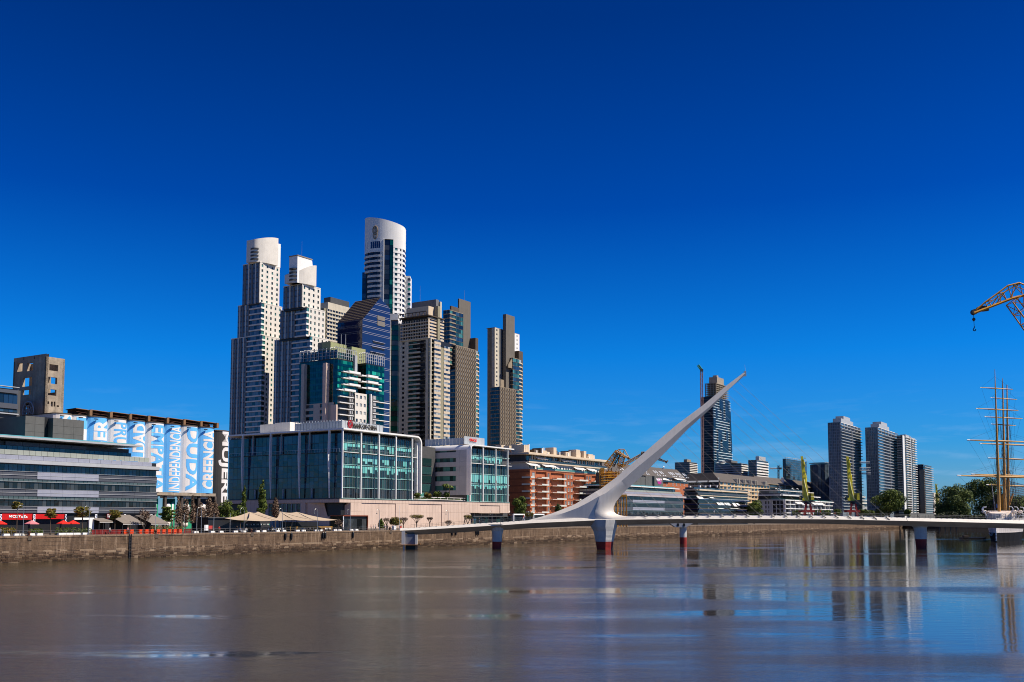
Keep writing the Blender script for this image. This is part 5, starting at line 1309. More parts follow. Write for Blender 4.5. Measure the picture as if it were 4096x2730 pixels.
# lower white strip and dark glass (podium tower)
x0, x1, x2 = cx_(1560), cx_(1577), cx_(1604)
cv.box('strip_head', WHITE2, x0, x2, -14, -4, cz(1290), cz(1266))
for k in range(23): cv.box('strip_panel', WHITE2, x0, x1, -14, -5, cz(1290 + (k + 1) * fhp) + .15, cz(1290 + k * fhp) - .1)
cv.box('strip_core', MGREY, x0 + .2, x1 - .2, -13.8, -5, 0, cz(1290))
for k in range(23): cv.box('window', GL_GREEN if k % 2 else GL_DARK, x1 + .05, x2, -12.5, -5, cz(1290 + (k + 1) * fhp) + .1, cz(1290 + k * fhp) - .05)
cv.done()
# ---- beige tower behind the blue one
bb = frame('beige_tower', 'beige banded tower mostly hidden between the second white tower and the blue glass tower', 'tower', 1296, Y=720)
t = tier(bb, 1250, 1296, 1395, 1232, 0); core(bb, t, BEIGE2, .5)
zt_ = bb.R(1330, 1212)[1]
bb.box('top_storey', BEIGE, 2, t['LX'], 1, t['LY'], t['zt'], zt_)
bb.box('crown_slab', DGREY, bb.R(1322, 1200, 2.5)[0], t['LX'], 2.5, 9, zt_ - 2, bb.R(1350, 1196, 2.5)[1])
bb.box('crown_slab', DGREY, bb.R(1300, 1200, 4)[0] if False else 8, 14, 2.4, 9, zt_ - 2, zt_ + .3)
n = 10; H = t['zt'] - bb.R(1330, 1400)[1]
for k in range(n):
 z0 = t['zt'] - (k + 1) * H / n
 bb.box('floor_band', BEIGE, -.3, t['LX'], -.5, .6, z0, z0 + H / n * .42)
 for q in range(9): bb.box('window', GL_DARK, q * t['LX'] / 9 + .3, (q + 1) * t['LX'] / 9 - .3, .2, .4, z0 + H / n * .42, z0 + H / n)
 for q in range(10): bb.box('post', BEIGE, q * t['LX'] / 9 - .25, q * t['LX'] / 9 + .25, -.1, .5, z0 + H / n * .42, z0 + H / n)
bb.box('core', BEIGE2, 0, t['LX'], .5, t['LY'], 0, z0); bb.done()
# ---- blue glass tower with sloping roof
bl = frame('blue_glass_tower', 'dark blue mirror glass tower with a long sloping roof and thin pale stripes', 'tower', 1441, Y=610)
xB, zB = bl.R(1520, 1193); xD, zD = bl.R(1561, 1236); zA = bl.R(1441, 1277)[1]; LY = bl.L(1350, 1300)[0]
NAVG = GL_NAVY
b = MB(); prof = [(0, 0), (xD, 0), (xD, zD), (xB, zB), (0, zA)]
b.poly([(x, 0, z) for x, z in prof], NAVG); b.poly([(x, LY, z) for x, z in reversed(prof)], NAVG)
b.poly([(0, 0, 0), (0, LY, 0), (0, LY, zA), (0, 0, zA)], NAVG); b.poly([(xD, 0, 0), (xD, 0, zD), (xD, LY, zD), (xD, LY, 0)], NAVG)
b.poly([(xB, 0, zB), (xB, LY, zB), (xD, LY, zD), (xD, 0, zD)], NAVG)
bl.add('curtain_wall', b)
ROOFP = mat('dark_solar_roof_panel', (0.025, 0.02, 0.022), .35, .3, .5)
nx_, ny_ = 6, 9
for i in range(nx_):
 for j_ in range(ny_):
  u0, u1, v0, v1 = i / nx_, (i + 1) / nx_, j_ / ny_, (j_ + 1) / ny_
  m_ = MB(); e_ = .12
  def rp_(u, v, o_=0.12): return (xB * u, LY * v, zA + (zB - zA) * u + o_)
  m_.poly([rp_(u0, v0 + .006), rp_(u1, v0 + .006), rp_(u1, v1 - .006), rp_(u0, v1 - .006)], ROOFP)
  q = [rp_(u0, v0 + .006), rp_(u0, v1 - .006), rp_(u0, v1 - .006, .0), rp_(u0, v0 + .006, .0)]; m_.poly(q, ROOFP)
  bl.add('roof_panel', m_)
for i in range(1, nx_ + 1):
 for dd in (0, .25):
  m_ = MB(); p0, p1 = rp_(i / nx_ - .02 - dd / 3, 0, .25), rp_(i / nx_ - .02 - dd / 3, 1, .25); m_.tube(p0, p1, .13, .13, BROWN, 4); bl.add('roof_rail', m_)
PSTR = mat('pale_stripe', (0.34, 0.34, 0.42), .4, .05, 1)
z = zB - 4; k = 0
while z > 20:
 for dz in (0, -1.0):
  zz = z + dz
  if zz > zA: x0 = xB * (zz - zA) / (zB - zA)
  else: x0 = 0
  x1 = xD if zz < zD else xD - (xD - xB) * (zz - zD) / (zB - zD)
  if x1 > x0: bl.box('pale_stripe', PSTR, x0, x1, -.12, .0, zz, zz + .2)
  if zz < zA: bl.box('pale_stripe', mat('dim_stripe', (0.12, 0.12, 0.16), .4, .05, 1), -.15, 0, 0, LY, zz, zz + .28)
 z -= 3.95 if k < 5 else 6.9; k += 1
for (p0, p1, y0, y1) in ((1509, 1539, 1262, 1279), (1509, 1539, 1283, 1302)):
 a, b2 = bl.R(p0, y0)[0], bl.R(p1, y0)[0]; bl.box('grille', mat('khaki_grille', (0.20, 0.18, 0.16), .7, .1, 1), a, b2, -.25, 0, bl.R(p0, y1)[1], bl.R(p0, y0)[1])
for (p0, p1, y0) in ((1492, 1537, 1368), (1488, 1537, 1390), (1482, 1537, 1412)):
 a, b2 = bl.R(p0, y0)[0], bl.R(p1, y0)[0]; z0 = bl.R(1500, y0 + 6)[1]; bl.box('slot', BLACK, a, b2, -.2, 0, z0, z0 + 1.1); bl.box('pale_stripe', PSTR, a - .5, b2 + .5, -.4, 0, z0 + 1.1, z0 + 1.4)
bl.done()
# ---- green glass block
gr = frame('green_glass_block', 'green glass and stone block with rooftop frames, behind the bank building', 'office building', 1342, Y=500)
fr_ = gr
zT = gr.R(1342, 1431)[1]; LX1 = gr.R(1431, 1500)[0]; LY1 = gr.L(1197, 1500)[0]
def gz(py, px=1342): return gr.R(px, py)[1]
gr.box('core', BLACK, .4, LX1, .4, LY1, 0, zT)
fpx = 24.6; ztop = 1436
STONE = mat('grey_beige_stone', (0.44, 0.41, 0.36), .8, .1, .4, streak=.08)
for k in range(12):
 z1, z0 = gz(ztop + k * fpx), gz(ztop + (k + 1) * fpx)
 low = k >= 7
 # shaded side
 n = 16;
 for q in range(n):
  a0, a1 = q * LY1 / n, (q + 1) * LY1 / n
  zone = gr.L(1305, 1500)[0], gr.L(1229, 1500)[0]
  if low and a0 < gr.L(1218, 1500)[0] and a0 > 2: continue
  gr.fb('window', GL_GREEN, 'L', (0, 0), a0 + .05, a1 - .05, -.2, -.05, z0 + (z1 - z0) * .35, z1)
  gr.fb('spandrel', glass('dark_green_spandrel', [(0.0, 0.015, 0.013), (0.0, 0.02, 0.016)], ior=1.6), 'L', (0, 0), a0 + .03, a1 - .03, -.2, .0, z0, z0 + (z1 - z0) * .35)
 if low:
  a0, a1 = 2.0, gr.L(1216, 1500)[0]
  w0, w1, w2, w3 = gr.L(1305, 1500)[0], gr.L(1284, 1500)[0], gr.L(1258, 1500)[0], gr.L(1228, 1500)[0]
  for (u0, u1, wi) in ((a0, w0, 0), (w0, w1, 1), (w1, w2, 0), (w2, w3, 1), (w3, a1, 0)):
   if wi: gr.fb('window', GL_DARK, 'L', (0, 0), u0, u1, -.1, .1, z0 + .9, z1 - .4); gr.fb('wall', STONE, 'L', (0, 0), u0, u1, 0, .5, z0, z0 + .9); gr.fb('wall', STONE, 'L', (0, 0), u0, u1, 0, .5, z1 - .4, z1)
   else: gr.fb('wall', STONE, 'L', (0, 0), u0, u1, 0, .5, z0, z1)
 # lit side
 n = 11
 for q in range(n):
  a0, a1 = q * LX1 / n, (q + 1) * LX1 / n
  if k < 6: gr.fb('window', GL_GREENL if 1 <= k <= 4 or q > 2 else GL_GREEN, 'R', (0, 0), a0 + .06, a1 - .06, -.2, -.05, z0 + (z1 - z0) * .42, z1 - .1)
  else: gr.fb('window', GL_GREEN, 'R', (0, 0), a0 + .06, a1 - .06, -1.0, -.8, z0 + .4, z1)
  if k < 6: gr.fb('spandrel', MATS['dark_green_spandrel'], 'R', (0, 0), a0 + .03, a1 - .03, -.2, 0, z0, z0 + (z1 - z0) * .42)
 if k >= 5:
  a = gr.R(1368, 1580)[0]
  gr.fb('balcony', WHITE2, 'R', (0, 0), .6, LX1 - 2, -.8, 1.2, z0 - .15, z0 + .25)
  gr.fb('balcony', DGREY, 'R', (0, 0), LX1 * .5, LX1 - 2, 1.0, 1.2, z0 + .3, z0 + 1.0)
  for q in range(3): gr.fb('post', WHITE2, 'R', (0, 0), LX1 * (.6 + .1 * q), LX1 * (.6 + .1 * q) + .3, -.9, .8, z0 + .3, z1 - .2)
for (p0, p1, y0) in ((1386, 1431, 1487), (1386, 1431, 1512), (1386, 1431, 1537), (1367, 1412, 1558)):
 a, b2 = gr.R(p0, y0)[0], gr.R(p1, y0)[0]; z = gz(y0 + 9, p0 + 20)
 gr.box('balcony', WHITE2, a, b2, -2.0, -.02, z, z + 1.1); gr.box('balcony', WHITE2, a - 4, a, -1.6, -.02, z, z + .45)
# big stone piers on the shaded side
for (p0, p1, y0, dd) in ((1305, 1318, 1452, 1.4), (1217, 1228, 1458, 1.0)):
 a1, a0 = gr.L(p0, 1500)[0], gr.L(p1, 1500)[0]
 H = gr.L(p1, y0, -dd)[1]; n = 7
 for q in range(n): gr.fb('stone_pier', STONE if dd < 1.2 else PINK, 'L', (0, 0), a0, a1, 0, dd + 1.2, H * q / n + .02, H * (q + 1) / n - .02)
a0, a1 = gr.L(1342, 1650)[0], gr.L(1328, 1650)[0]
gr.fb('stone_pier', PINK, 'L', (0, 0), -.4, a1, 0, 1.0, 0, gz(1619))
# second block
ox2 = gr.R(1464, 1500, -1.0)[0]; LX2 = gr.R(1537, 1550, -1.0)[0] - ox2; zT2_ = gr.R(1464, 1452, -1)[1]; B2 = (ox2, -1.0)
gr.box('core', BLACK, ox2 + .4, ox2 + LX2 - .2, -.6, 20, 0, zT2_); gr.box('core', BLACK, LX1 - 1, ox2 + 1, 4, 20, 0, zT2_ - 1)
for k in range(11):
 z1, z0 = gr.R(1464, 1456 + k * fpx, -1)[1], gr.R(1464, 1456 + (k + 1) * fpx, -1)[1]
 n = 9
 for q in range(n):
  a0, a1 = q * LX2 / n, (q + 1) * LX2 / n
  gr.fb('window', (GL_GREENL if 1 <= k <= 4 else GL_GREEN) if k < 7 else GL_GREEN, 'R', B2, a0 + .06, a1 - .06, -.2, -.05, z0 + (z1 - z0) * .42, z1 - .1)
  gr.fb('spandrel', MATS['dark_green_spandrel'], 'R', B2, a0 + .03, a1 - .03, -.2, 0, z0, z0 + (z1 - z0) * .42)
 for q in range(5): gr.fb('window', GL_GREEN, 'L', B2, q * 1.3 + .05, (q + 1) * 1.3 - .05, -.2, -.05, z0 + .5, z1 - .1)
 if k >= 5: gr.fb('balcony', WHITE2, 'R', B2, LX2 * .28, LX2 + 3, .1, 1.4, z0 - .15, z0 + .22); gr.fb('balcony', DGREY, 'R', B2, LX2 * .3, LX2 * .6, 1.2, 1.4, z0 + .3, z0 + 1.0)
 if k >= 5:
  for q in range(3): gr.fb('post', WHITE2, 'R', B2, LX2 * (.32 + .07 * q), LX2 * (.32 + .07 * q) + .25, .0, .9, z0 + .3, z1 - .2)
for (p0, p1, y0) in ((1463, 1502, 1500), (1463, 1502, 1524), (1463, 1502, 1549)):
 a, b2 = gr.R(p0, y0, -1)[0], gr.R(p1, y0, -1)[0]; z = gr.R(p0, y0 + 9, -1)[1]
 gr.box('balcony', WHITE2, a - .3, b2, -3.0, -1.02, z, z + 1.1); gr.box('balcony', WHITE2, b2 + .02, b2 + 3.2, -2.6, -1.02, z - .1, z + .4); gr.box('balcony', WHITE2, a - 4, a - .32, -2, 1, z + .1, z + .7)
# long thin sweeping slab between
a, b2 = gr.R(1352, 1540)[0], gr.R(1535, 1568)[0]; z = gr.R(1352, 1538)[1]
# white panel with twelve small windows
wx0, wx1 = gr.R(1420, 1600, -1.6)[0], gr.R(1467, 1600, -1.6)[0]; wz1, wz0 = gr.R(1420, 1571, -1.6)[1], gr.R(1420, 1697, -1.6)[1]
punched(gr, 'R', (0, -1.6), wx0, wx1, wz0 - 4, wz1, 3, 5, .52, .42, WHITE, GL_LIGHT, .3, 'panel_wall'); gr.box('core', MGREY, wx0 + .1, wx1 - .1, -1.1, 2, 0, wz1 - .05)
fx0, fx1 = gr.R(1483, 1600, -2.2)[0], gr.R(1487, 1600, -2.2)[0]; gr.box('stone_pier', WHITE2, fx0, fx1, -2.2, -1, 0, gr.R(1483, 1577, -2.2)[1])
# rooftop frames
def roofframe(x0, x1, y0, y1, z0, h, nx, ny):
 m_ = gr.m('roof_frame')
 for i in range(nx + 1):
  x = x0 + (x1 - x0) * i / nx; m_.box(x - .12, x + .12, y0 - .12, y0 + .12, z0, z0 + h, LGREY); m_.path([(x, y0, z0 + h), (x, y0 + .6, z0 + h + .7), (x, y0 + 2.2, z0 + h + .8)], .12, LGREY, 4)
 for i in range(1, ny + 1):
  y = y0 + (y1 - y0) * i / ny; m_.box(x0 - .12, x0 + .12, y - .12, y + .12, z0, z0 + h, LGREY); m_.path([(x0, y, z0 + h), (x0 + .6, y, z0 + h + .7), (x0 + 2.2, y, z0 + h + .8)], .14, WHITE2, 4)
 for zz in (z0 + h * .33, z0 + h * .66, z0 + h):
  m_.box(x0, x1, y0 - .1, y0 + .1, zz - .08, zz + .08, LGREY); m_.box(x0 - .1, x0 + .1, y0, y1, zz - .08, zz + .08, LGREY)
roofframe(.2, LX1 - 1, .2, LY1, zT, 5.2, 9, 10); roofframe(ox2 + .2, ox2 + LX2, -.8, 4, zT2_ , 5.0, 9, 3)
for q in range(12): gr.box('screen_glass', GL_BLUE, .5, .6, 1 + q * (LY1 - 2) / 12, 1 + (q + 1) * (LY1 - 2) / 12 - .1, zT + .2, zT + 4.6)
for q in range(6): gr.box('screen_glass', GL_GREENL if q < 3 else GL_GREEN, 1 + q * (LX1 - 2) / 6, 1 + (q + 1) * (LX1 - 2) / 6 - .1, .5, .6, zT + .2, zT + 3.2)
OLV = mat('olive_roof_box', (0.32, 0.33, 0.16), .8, .1, .5)
zo = gr.R(1330, 1366, 4)[1]; gr.box('roof_box', OLV, 1.2, gr.R(1386, 1370, 6)[0], 6, 12, zT, zo); gr.box('roof_box', BEIGE2, 5, 10, gr.L(1320, 1372, 5)[0], gr.L(1272, 1372, 5)[0], zT, gr.L(1290, 1370, 5)[1])
gr.box('roof_box', OLV, gr.R(1407, 1390, 7)[0], gr.R(1462, 1400, 7)[0], 7, 12, zT, gr.R(1430, 1392, 7)[1])
gr.box('roof_box', LGREY, gr.R(1421, 1420, -1)[0], gr.R(1430, 1420, -1)[0], -1, 3, gz(1490), gz(1408))
for px in (1365, 1383): p_ = gr.R(px, 1340, 5); z1_ = gr.R(px, 1338, 5)[1]; m_ = MB(); m_.tube((p_[0], 5, zo - 1), (p_[0], 5, z1_), .15, .12, LGREY, 5); gr.add('antenna', m_)
gr.done()
# ---- beige tower with balconies (right of the curved one)
bg2 = frame('beige_tower', 'broad beige apartment tower with recessed balconies and a dark slab crown', 'tower', 1720, Y=588)
t = tier(bg2, 1593, 1720, 1802, 1352, 0); ox, oy = t['b']; LX, LY = t['LX'], t['LY']
fh = bg2.L(1660, 1400)[1] - bg2.L(1660, 1418.1)[1]; zb = 22; n = int((t['zt'] - zb) / fh)
zb = t['zt'] - n * fh
bg2.box('core', BLACK, 1.2, LX, 1.2, LY - .5, 0, t['zt'] - .1)
def Lp(v): return bg2.L(1540 + v / 2.306, 1500)[0]
def Rp(v): return bg2.R(1540 + v / 2.306, 1500)[0]
cols2 = [('s', 415, 375), ('d', 375, 320), ('b', 320, 213), ('s', 213, 178), ('w', 178, 157), ('s', 157, 122)]
for k in range(n):
 z0 = zb + k * fh; z1 = z0 + fh
 for (ty, va, vb) in cols2:
  a0, a1 = max(0, Lp(va)), min(Lp(vb), LY)
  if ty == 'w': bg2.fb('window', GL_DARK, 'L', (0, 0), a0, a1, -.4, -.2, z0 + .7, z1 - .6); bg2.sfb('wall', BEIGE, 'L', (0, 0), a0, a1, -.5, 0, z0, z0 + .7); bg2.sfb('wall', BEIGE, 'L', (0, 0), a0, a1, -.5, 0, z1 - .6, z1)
  elif ty == 'd': bg2.fb('window', GL_DARK, 'L', (0, 0), a0, a1, -1.0, -.8, z0 + .1, z1); bg2.fb('balcony', MGREY, 'L', (0, 0), a0, a1, -1, .1, z0, z0 + .15); bg2.fb('balcony', GL_DARK, 'L', (0, 0), a0, a1, .0, .06, z0 + .2, z0 + 1.0)
  elif ty == 'b':
   for q in range(3): bg2.fb('window', GL_TEAL if q else GL_DARK, 'L', (0, 0), a0 + (a1 - a0) * q / 3 + .1, a0 + (a1 - a0) * (q + 1) / 3 - .1, -.9, -.7, z0 + 1.0, z1 - .25)
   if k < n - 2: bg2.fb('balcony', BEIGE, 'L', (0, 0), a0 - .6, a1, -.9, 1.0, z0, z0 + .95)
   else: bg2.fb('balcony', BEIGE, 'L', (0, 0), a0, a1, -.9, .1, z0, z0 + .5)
 # lit side
 for (ty, va, vb) in (('g', 415, 455), ('w', 455, 515), ('o', 515, 545), ('w', 545, 600)):
  a0, a1 = Rp(va), Rp(vb)
  if ty == 'g': bg2.fb('window', GL_TEAL, 'R', (0, 0), a0 + .1, a1, -1.4, -1.2, z0 + .5, z1); bg2.fb('balcony', BEIGE2, 'R', (0, 0), a0, a1, -1.4, -.6, z0, z0 + .5)
  elif ty == 'w':
   if va > 500 and k > n - 2: continue
   bg2.sfb('wall', CREAM, 'R', (0, 0), a0, a1, -.6, 0, z0, z0 + fh * .52)
   for q in range(3): bg2.fb('window', GL_LIGHT, 'R', (0, 0), a0 + (a1 - a0) * q / 3 + .08, a0 + (a1 - a0) * (q + 1) / 3 - .08, -.6, -.15, z0 + fh * .52, z1)
bg2.box('wall', BEIGE, 0, Lp(375), 0, .5, 0, 0.1) if False else None
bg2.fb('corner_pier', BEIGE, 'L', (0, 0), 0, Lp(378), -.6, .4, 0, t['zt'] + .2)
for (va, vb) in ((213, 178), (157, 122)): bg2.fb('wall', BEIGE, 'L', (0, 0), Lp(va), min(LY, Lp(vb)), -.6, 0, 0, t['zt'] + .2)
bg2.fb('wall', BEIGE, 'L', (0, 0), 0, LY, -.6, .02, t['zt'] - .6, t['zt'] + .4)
bg2.fb('wall', BEIGE2, 'R', (0, 0), Rp(515), Rp(545), -1.4, -.3, 0, bg2.R(1770, 1391)[1])
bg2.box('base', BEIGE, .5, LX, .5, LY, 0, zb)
# upper tier
t2 = tier(bg2, 1603, 1715, 1776, 1262, 1.5); ox, oy = t2['b']; n = 8; fh2 = (t2['zt'] - 4 - t['zt']) / 5
fh2 = (t2['zt'] - t['zt']) / 7
core(bg2, t2, BLACK, 1.0, t['zt'] - 1)
for k in range(7):
 z0 = t['zt'] + k * fh2; z1 = z0 + fh2
 if k < 6:
  bg2.fb('floor_band', CREAM if k % 2 else BEIGE, 'L', t2['b'], 0, t2['LY'], -1, .5, z0, z0 + .6)
  nn = 11
  for q in range(nn):
   a0, a1 = q * t2['LY'] / nn, (q + 1) * t2['LY'] / nn
   bg2.fb('window', GL_BLUE if q % 3 else GL_DARK, 'L', t2['b'], a0 + .25, a1 - .1, -.9, -.6, z0 + .6, z1); bg2.fb('post', CREAM, 'L', t2['b'], a0, a0 + .25, -.9, .3, z0 + .6, z1)
 bg2.fb('floor_band', CREAM, 'R', t2['b'], 0, t2['LX'] * 1.0, -.8, .1, z0, z0 + fh2 * .5)
 for q in range(6): bg2.fb('window', GL_LIGHT if q % 2 else GL_DARK, 'R', t2['b'], t2['LX'] * q / 6 + .1, t2['LX'] * (q + 1) / 6 - .1, -.7, -.3, z0 + fh2 * .5, z1)
for (z_) in (t2['zt'] - .4, t2['zt'] - 2.2): bg2.box('pergola', DBROWN, ox - 2, ox + t2['LX'] * .95, oy - 1.2, oy + t2['LY'], z_, z_ + .5) if z_ > t2['zt'] - 1 else None
for q in range(9): bg2.box('pergola', DBROWN, ox - 2.2, ox - 1.8, oy + q * t2['LY'] / 8 - .15, oy + q * t2['LY'] / 8 + .15, t2['zt'], t2['zt'] + 2.0)
bg2.box('pergola', DBROWN, ox - 2.3, ox - 1.7, oy, oy + t2['LY'], t2['zt'] + 2, t2['zt'] + 2.4)
t3 = tier(bg2, 1626, 1714, 1735, 1224, 3.5); core(bg2, t3, CREAM, 0, t2['zt'], 'penthouse')
t4 = tier(bg2, 1648, 1744, 1756, 1198, 7.0); core(bg2, t4, MGREY, 0, t2['zt'], 'crown_slab'); bg2.box('crown_slab', BEIGE, t4['b'][0] + t4['LX'], t4['b'][0] + t4['LX'] + 1.5, 6, 10, t['zt'] + 3, t4['zt'] - 1)
xr_ = bg2.R(1748, 1300, 1.2)[0]; bg2.box('dark_shaft', BEIGE2, xr_, xr_ + 2.4, .6, 3, t['zt'], t4['zt'] - 6)
m_ = MB(); q_ = t4['b']; m_.tube((q_[0] + 1, q_[1] + t4['LY'] * .7, t4['zt']), (q_[0] + 1, q_[1] + t4['LY'] * .7, t4['zt'] + 10), .12, .05, STEEL, 4); bg2.add('antenna', m_)
bg2.done()
# ---- brown twin towers
def brown_tower(label, px, Y, p):
 T = frame('brown_tower', label, 'tower', px, Y=Y)
 def P(v): return v
 fh = 3.0
 for blk in p['blocks']:
  # blk: left, corner, right edge, top, oy, kinds
  t = tier(T, blk['l'], blk['c'], blk['r'], blk['top'], blk['oy']); ox, oy = t['b']; LX, LY = t['LX'], t['LY']
  zb = blk.get('zb', 15.0); n = max(1, round((t['zt'] - zb) / fh)); H = (t['zt'] - zb) / n
  xr0 = LX - .3
  if blk['R'][-1][0] == 'round': xr0 = T.R(blk['R'][-2][1], blk['top'] + 60, oy)[0] - ox
  T.box('core', BLACK, ox + .6, ox + xr0, oy + .6, oy + LY, zb - 2, t['zt'] - .1)
  T.box('roof', BROWN, ox, ox + xr0, oy, oy + LY, t['zt'] - .05, t['zt'] + .35)
  x0 = 0.0
  for (kind, pr) in blk['R']:
   x1 = T.R(pr, blk['top'] + 60, oy)[0] - ox
   if kind == 'grid':
    nc = max(2, int(round((x1 - x0) / 2.35)))
    for q in range(nc + 1): T.fb('column', BROWN, 'R', t['b'], x0 + (x1 - x0) * q / nc - .24, x0 + (x1 - x0) * q / nc + .24, -.5, .14, zb, t['zt'] + .2)
    for k in range(n):
     z0 = zb + k * H
     for q in range(nc):
      a0, a1 = x0 + (x1 - x0) * q / nc + .24, x0 + (x1 - x0) * (q + 1) / nc - .24
      T.sfb('spandrel', DBROWN, 'R', t['b'], a0, a1, -.5, -.12, z0, z0 + H * .42)
      T.fb('window', GL_DARK, 'R', t['b'], a0, a1, -.5, -.26, z0 + H * .38, z0 + H)
      T.sfb('spandrel', BROWN, 'R', t['b'], a0 + (a1 - a0) * .62, a1, -.5, .0, z0 + H * .42, z0 + H)
   elif kind == 'band':
    for k in range(n):
     z0 = zb + k * H; T.fb('floor_band', BROWN, 'R', t['b'], x0, x1, -.5, .15, z0, z0 + H * .28)
     for q in range(2): T.fb('window', GL_DARK if (k + q) % 3 else GL_TEAL, 'R', t['b'], x0 + (x1 - x0) * q / 2 + .1, x0 + (x1 - x0) * (q + 1) / 2 - .1, -.5, -.2, z0 + H * .28, z0 + H)
   elif kind == 'glass':
    for k in range(n):
     z0 = zb + k * H
     for q in range(4): T.fb('window', GL_TEAL if k % 3 else GL_BLUE, 'R', t['b'], x0 + (x1 - x0) * q / 4 + .06, x0 + (x1 - x0) * (q + 1) / 4 - .06, -.4, -.1, z0 + .3, z0 + H - .1)
     T.sfb('spandrel', DBROWN, 'R', t['b'], x0, x1, -.5, -.05, z0, z0 + .3)
   elif kind == 'round':
    r = x1 - x0
    for k in range(n):
     z0 = zb + k * H
     m1 = MB(); pl = [(ox + x0, oy - .1)] + [(ox + x0 + r * math.sin(a_) * 1.0, oy + r * .9 - (r * .9 + .1) * math.cos(a_)) for a_ in [j_ * math.pi / 12 for j_ in range(1, 7)]] + [(ox + x0, oy + r)]
     m1.prism(pl, z0, z0 + H * .3, CREAM); T.add('balcony_slab', m1)
     for j_ in range(5):
      a0_, a1_ = (j_ + .1) * math.pi / 10, (j_ + .9) * math.pi / 10
      def c2(a_, e_): return (ox + x0 + (r - e_) * math.sin(a_), oy + r * .9 - (r * .9 - e_) * math.cos(a_))
      m2 = MB(); m2.prism([c2(a0_, .25), c2(a1_, .25), c2(a1_, .6), c2(a0_, .6)], z0 + H * .26, z0 + H, GL_LIGHT if (k * 7 + j_ * 3) % 5 < 2 else GL_TEAL)
      m2.r = [random.random()] * len(m2.r); T.add('window', m2)
   x0 = x1
  # shaded side: rounded glass
  for k in range(n):
   z0 = zb + k * H
   T.fb('floor_band', BROWN, 'L', t['b'], 0, LY, -.5, .2, z0, z0 + H * .22)
   nn = blk.get('nl', 6)
   for q in range(nn): T.fb('window', GL_DARK if (q + k) % 2 else GL_BLUE, 'L', t['b'], LY * q / nn + .08, LY * (q + 1) / nn - .08, -.5, -.15, z0 + H * .22, z0 + H)
 for (l, c, r, top, oy, mt_2, nm) in p['slabs']:
  t = tier(T, l, c, r, top, oy); core(T, t, mt_2, 0, p['zs'], nm)
 return T
def q2(v): return 1540 + v / 2.306
SLABM = mat('dark_taupe_slab', (0.155, 0.135, 0.11), .75, .1, .2, streak=.12)
b1 = brown_tower('brown gridded tower with dark slab crown and glass drum, left of the cream winged one', q2(655), 690, dict(zs=100, blocks=[
 dict(l=q2(600), c=q2(655), r=q2(930), top=1383, oy=0, R=[('grid', q2(838)), ('round', q2(930))], nl=4),
 dict(l=q2(535), c=q2(597), r=q2(722), top=1241, oy=2.5, zb=110, R=[('band', q2(652)), ('glass', q2(716)), ('glass', q2(724))], nl=5)],
 slabs=[(q2(672), q2(684), q2(790), 1195, 8.0, SLABM, 'crown_slab'), (q2(765), q2(835), q2(860), 1352, 3.0, DBROWN, 'penthouse'), (q2(598), q2(612), q2(685), 1224, 6.0, DBROWN, 'penthouse')]))
m_ = MB(); p_ = b1.R(q2(733), 1195, 10); m_.tube((p_[0], 10, p_[1] - 1), (p_[0], 10, p_[1] + 6), .12, .05, STEEL, 4); b1.add('antenna', m_); b1.done()
b2_ = brown_tower('brown gridded tower standing apart with cream wings and a tall dark slab', q2(1062), 760, dict(zs=90, blocks=[
 dict(l=q2(972), c=q2(1062), r=q2(1242), top=1549, oy=0, R=[('grid', q2(1205)), ('band', q2(1242))], nl=5),
 dict(l=q2(1150), c=q2(1180), r=q2(1335), top=1433, oy=2.0, zb=20, R=[('glass', q2(1238)), ('round', q2(1335))], nl=3)],
 slabs=[(q2(1087), q2(1116), q2(1196), 1257, 5.0, SLABM, 'crown_slab'), (q2(1186), q2(1234), q2(1272), 1404, 4.5, DBROWN, 'penthouse'), (q2(1062), q2(1066), q2(1098), 1518, 3.0, BROWN, 'penthouse')]))
t = tier(b2_, q2(992), q2(1020), q2(1240), 1312, 9.0); ox, oy = t['b']; LX = t['LX']
xa = b2_.R(q2(1050), 1400, oy)[0] - ox; xb = b2_.R(q2(1196), 1400, oy)[0] - ox
b2_.box('core', BROWN, ox + .5, ox + LX - .3, oy + .5, oy + 8, 0, t['zt'] - .1)
zlo = 60.0; n = 22
punched(b2_, 'R', t['b'], -1.0, xa, t['zt'] - 66, t['zt'], 1, 20, .30, .42, BEIGE, GL_DARK, .3, 'wing_wall')
b2_.fb('wing_wall_dark', MGREY, 'R', t['b'], xa, xa + 7, -.5, -.1, 30, t['zt'] - .2)
punched(b2_, 'R', t['b'], xb, LX, t['zt'] - 66, t['zt'], 1, 20, .2, .35, WHITE2, GL_DARK, .3, 'wing_wall')
b2_.box('wing_wall', CREAM, ox - 1.1, ox - .9, oy, oy + t['LY'], 40, t['zt']); b2_.box('roof', BROWN, ox - 1, ox + LX, oy, oy + 8, t['zt'], t['zt'] + .3)
fm = MB(); xq = b2_.R(q2(1134), 1450, 3.0)[0]; xq2 = b2_.R(q2(1176), 1440, 3.0)[0]; zq = b2_.R(q2(1176), 1434, 3)[1]; zq0 = b2_.R(q2(1134), 1466, 3)[1]
fm.prism([(xq, 2.6), (xq2, 2.6), (xq2, 3.4), (xq, 3.4)], zq0 - 1, zq, BROWN, lambda x, y: zq0 + (zq - zq0) * (x - xq) / (xq2 - xq) + .8); b2_.add('raking_fin', fm)
b2_.done()
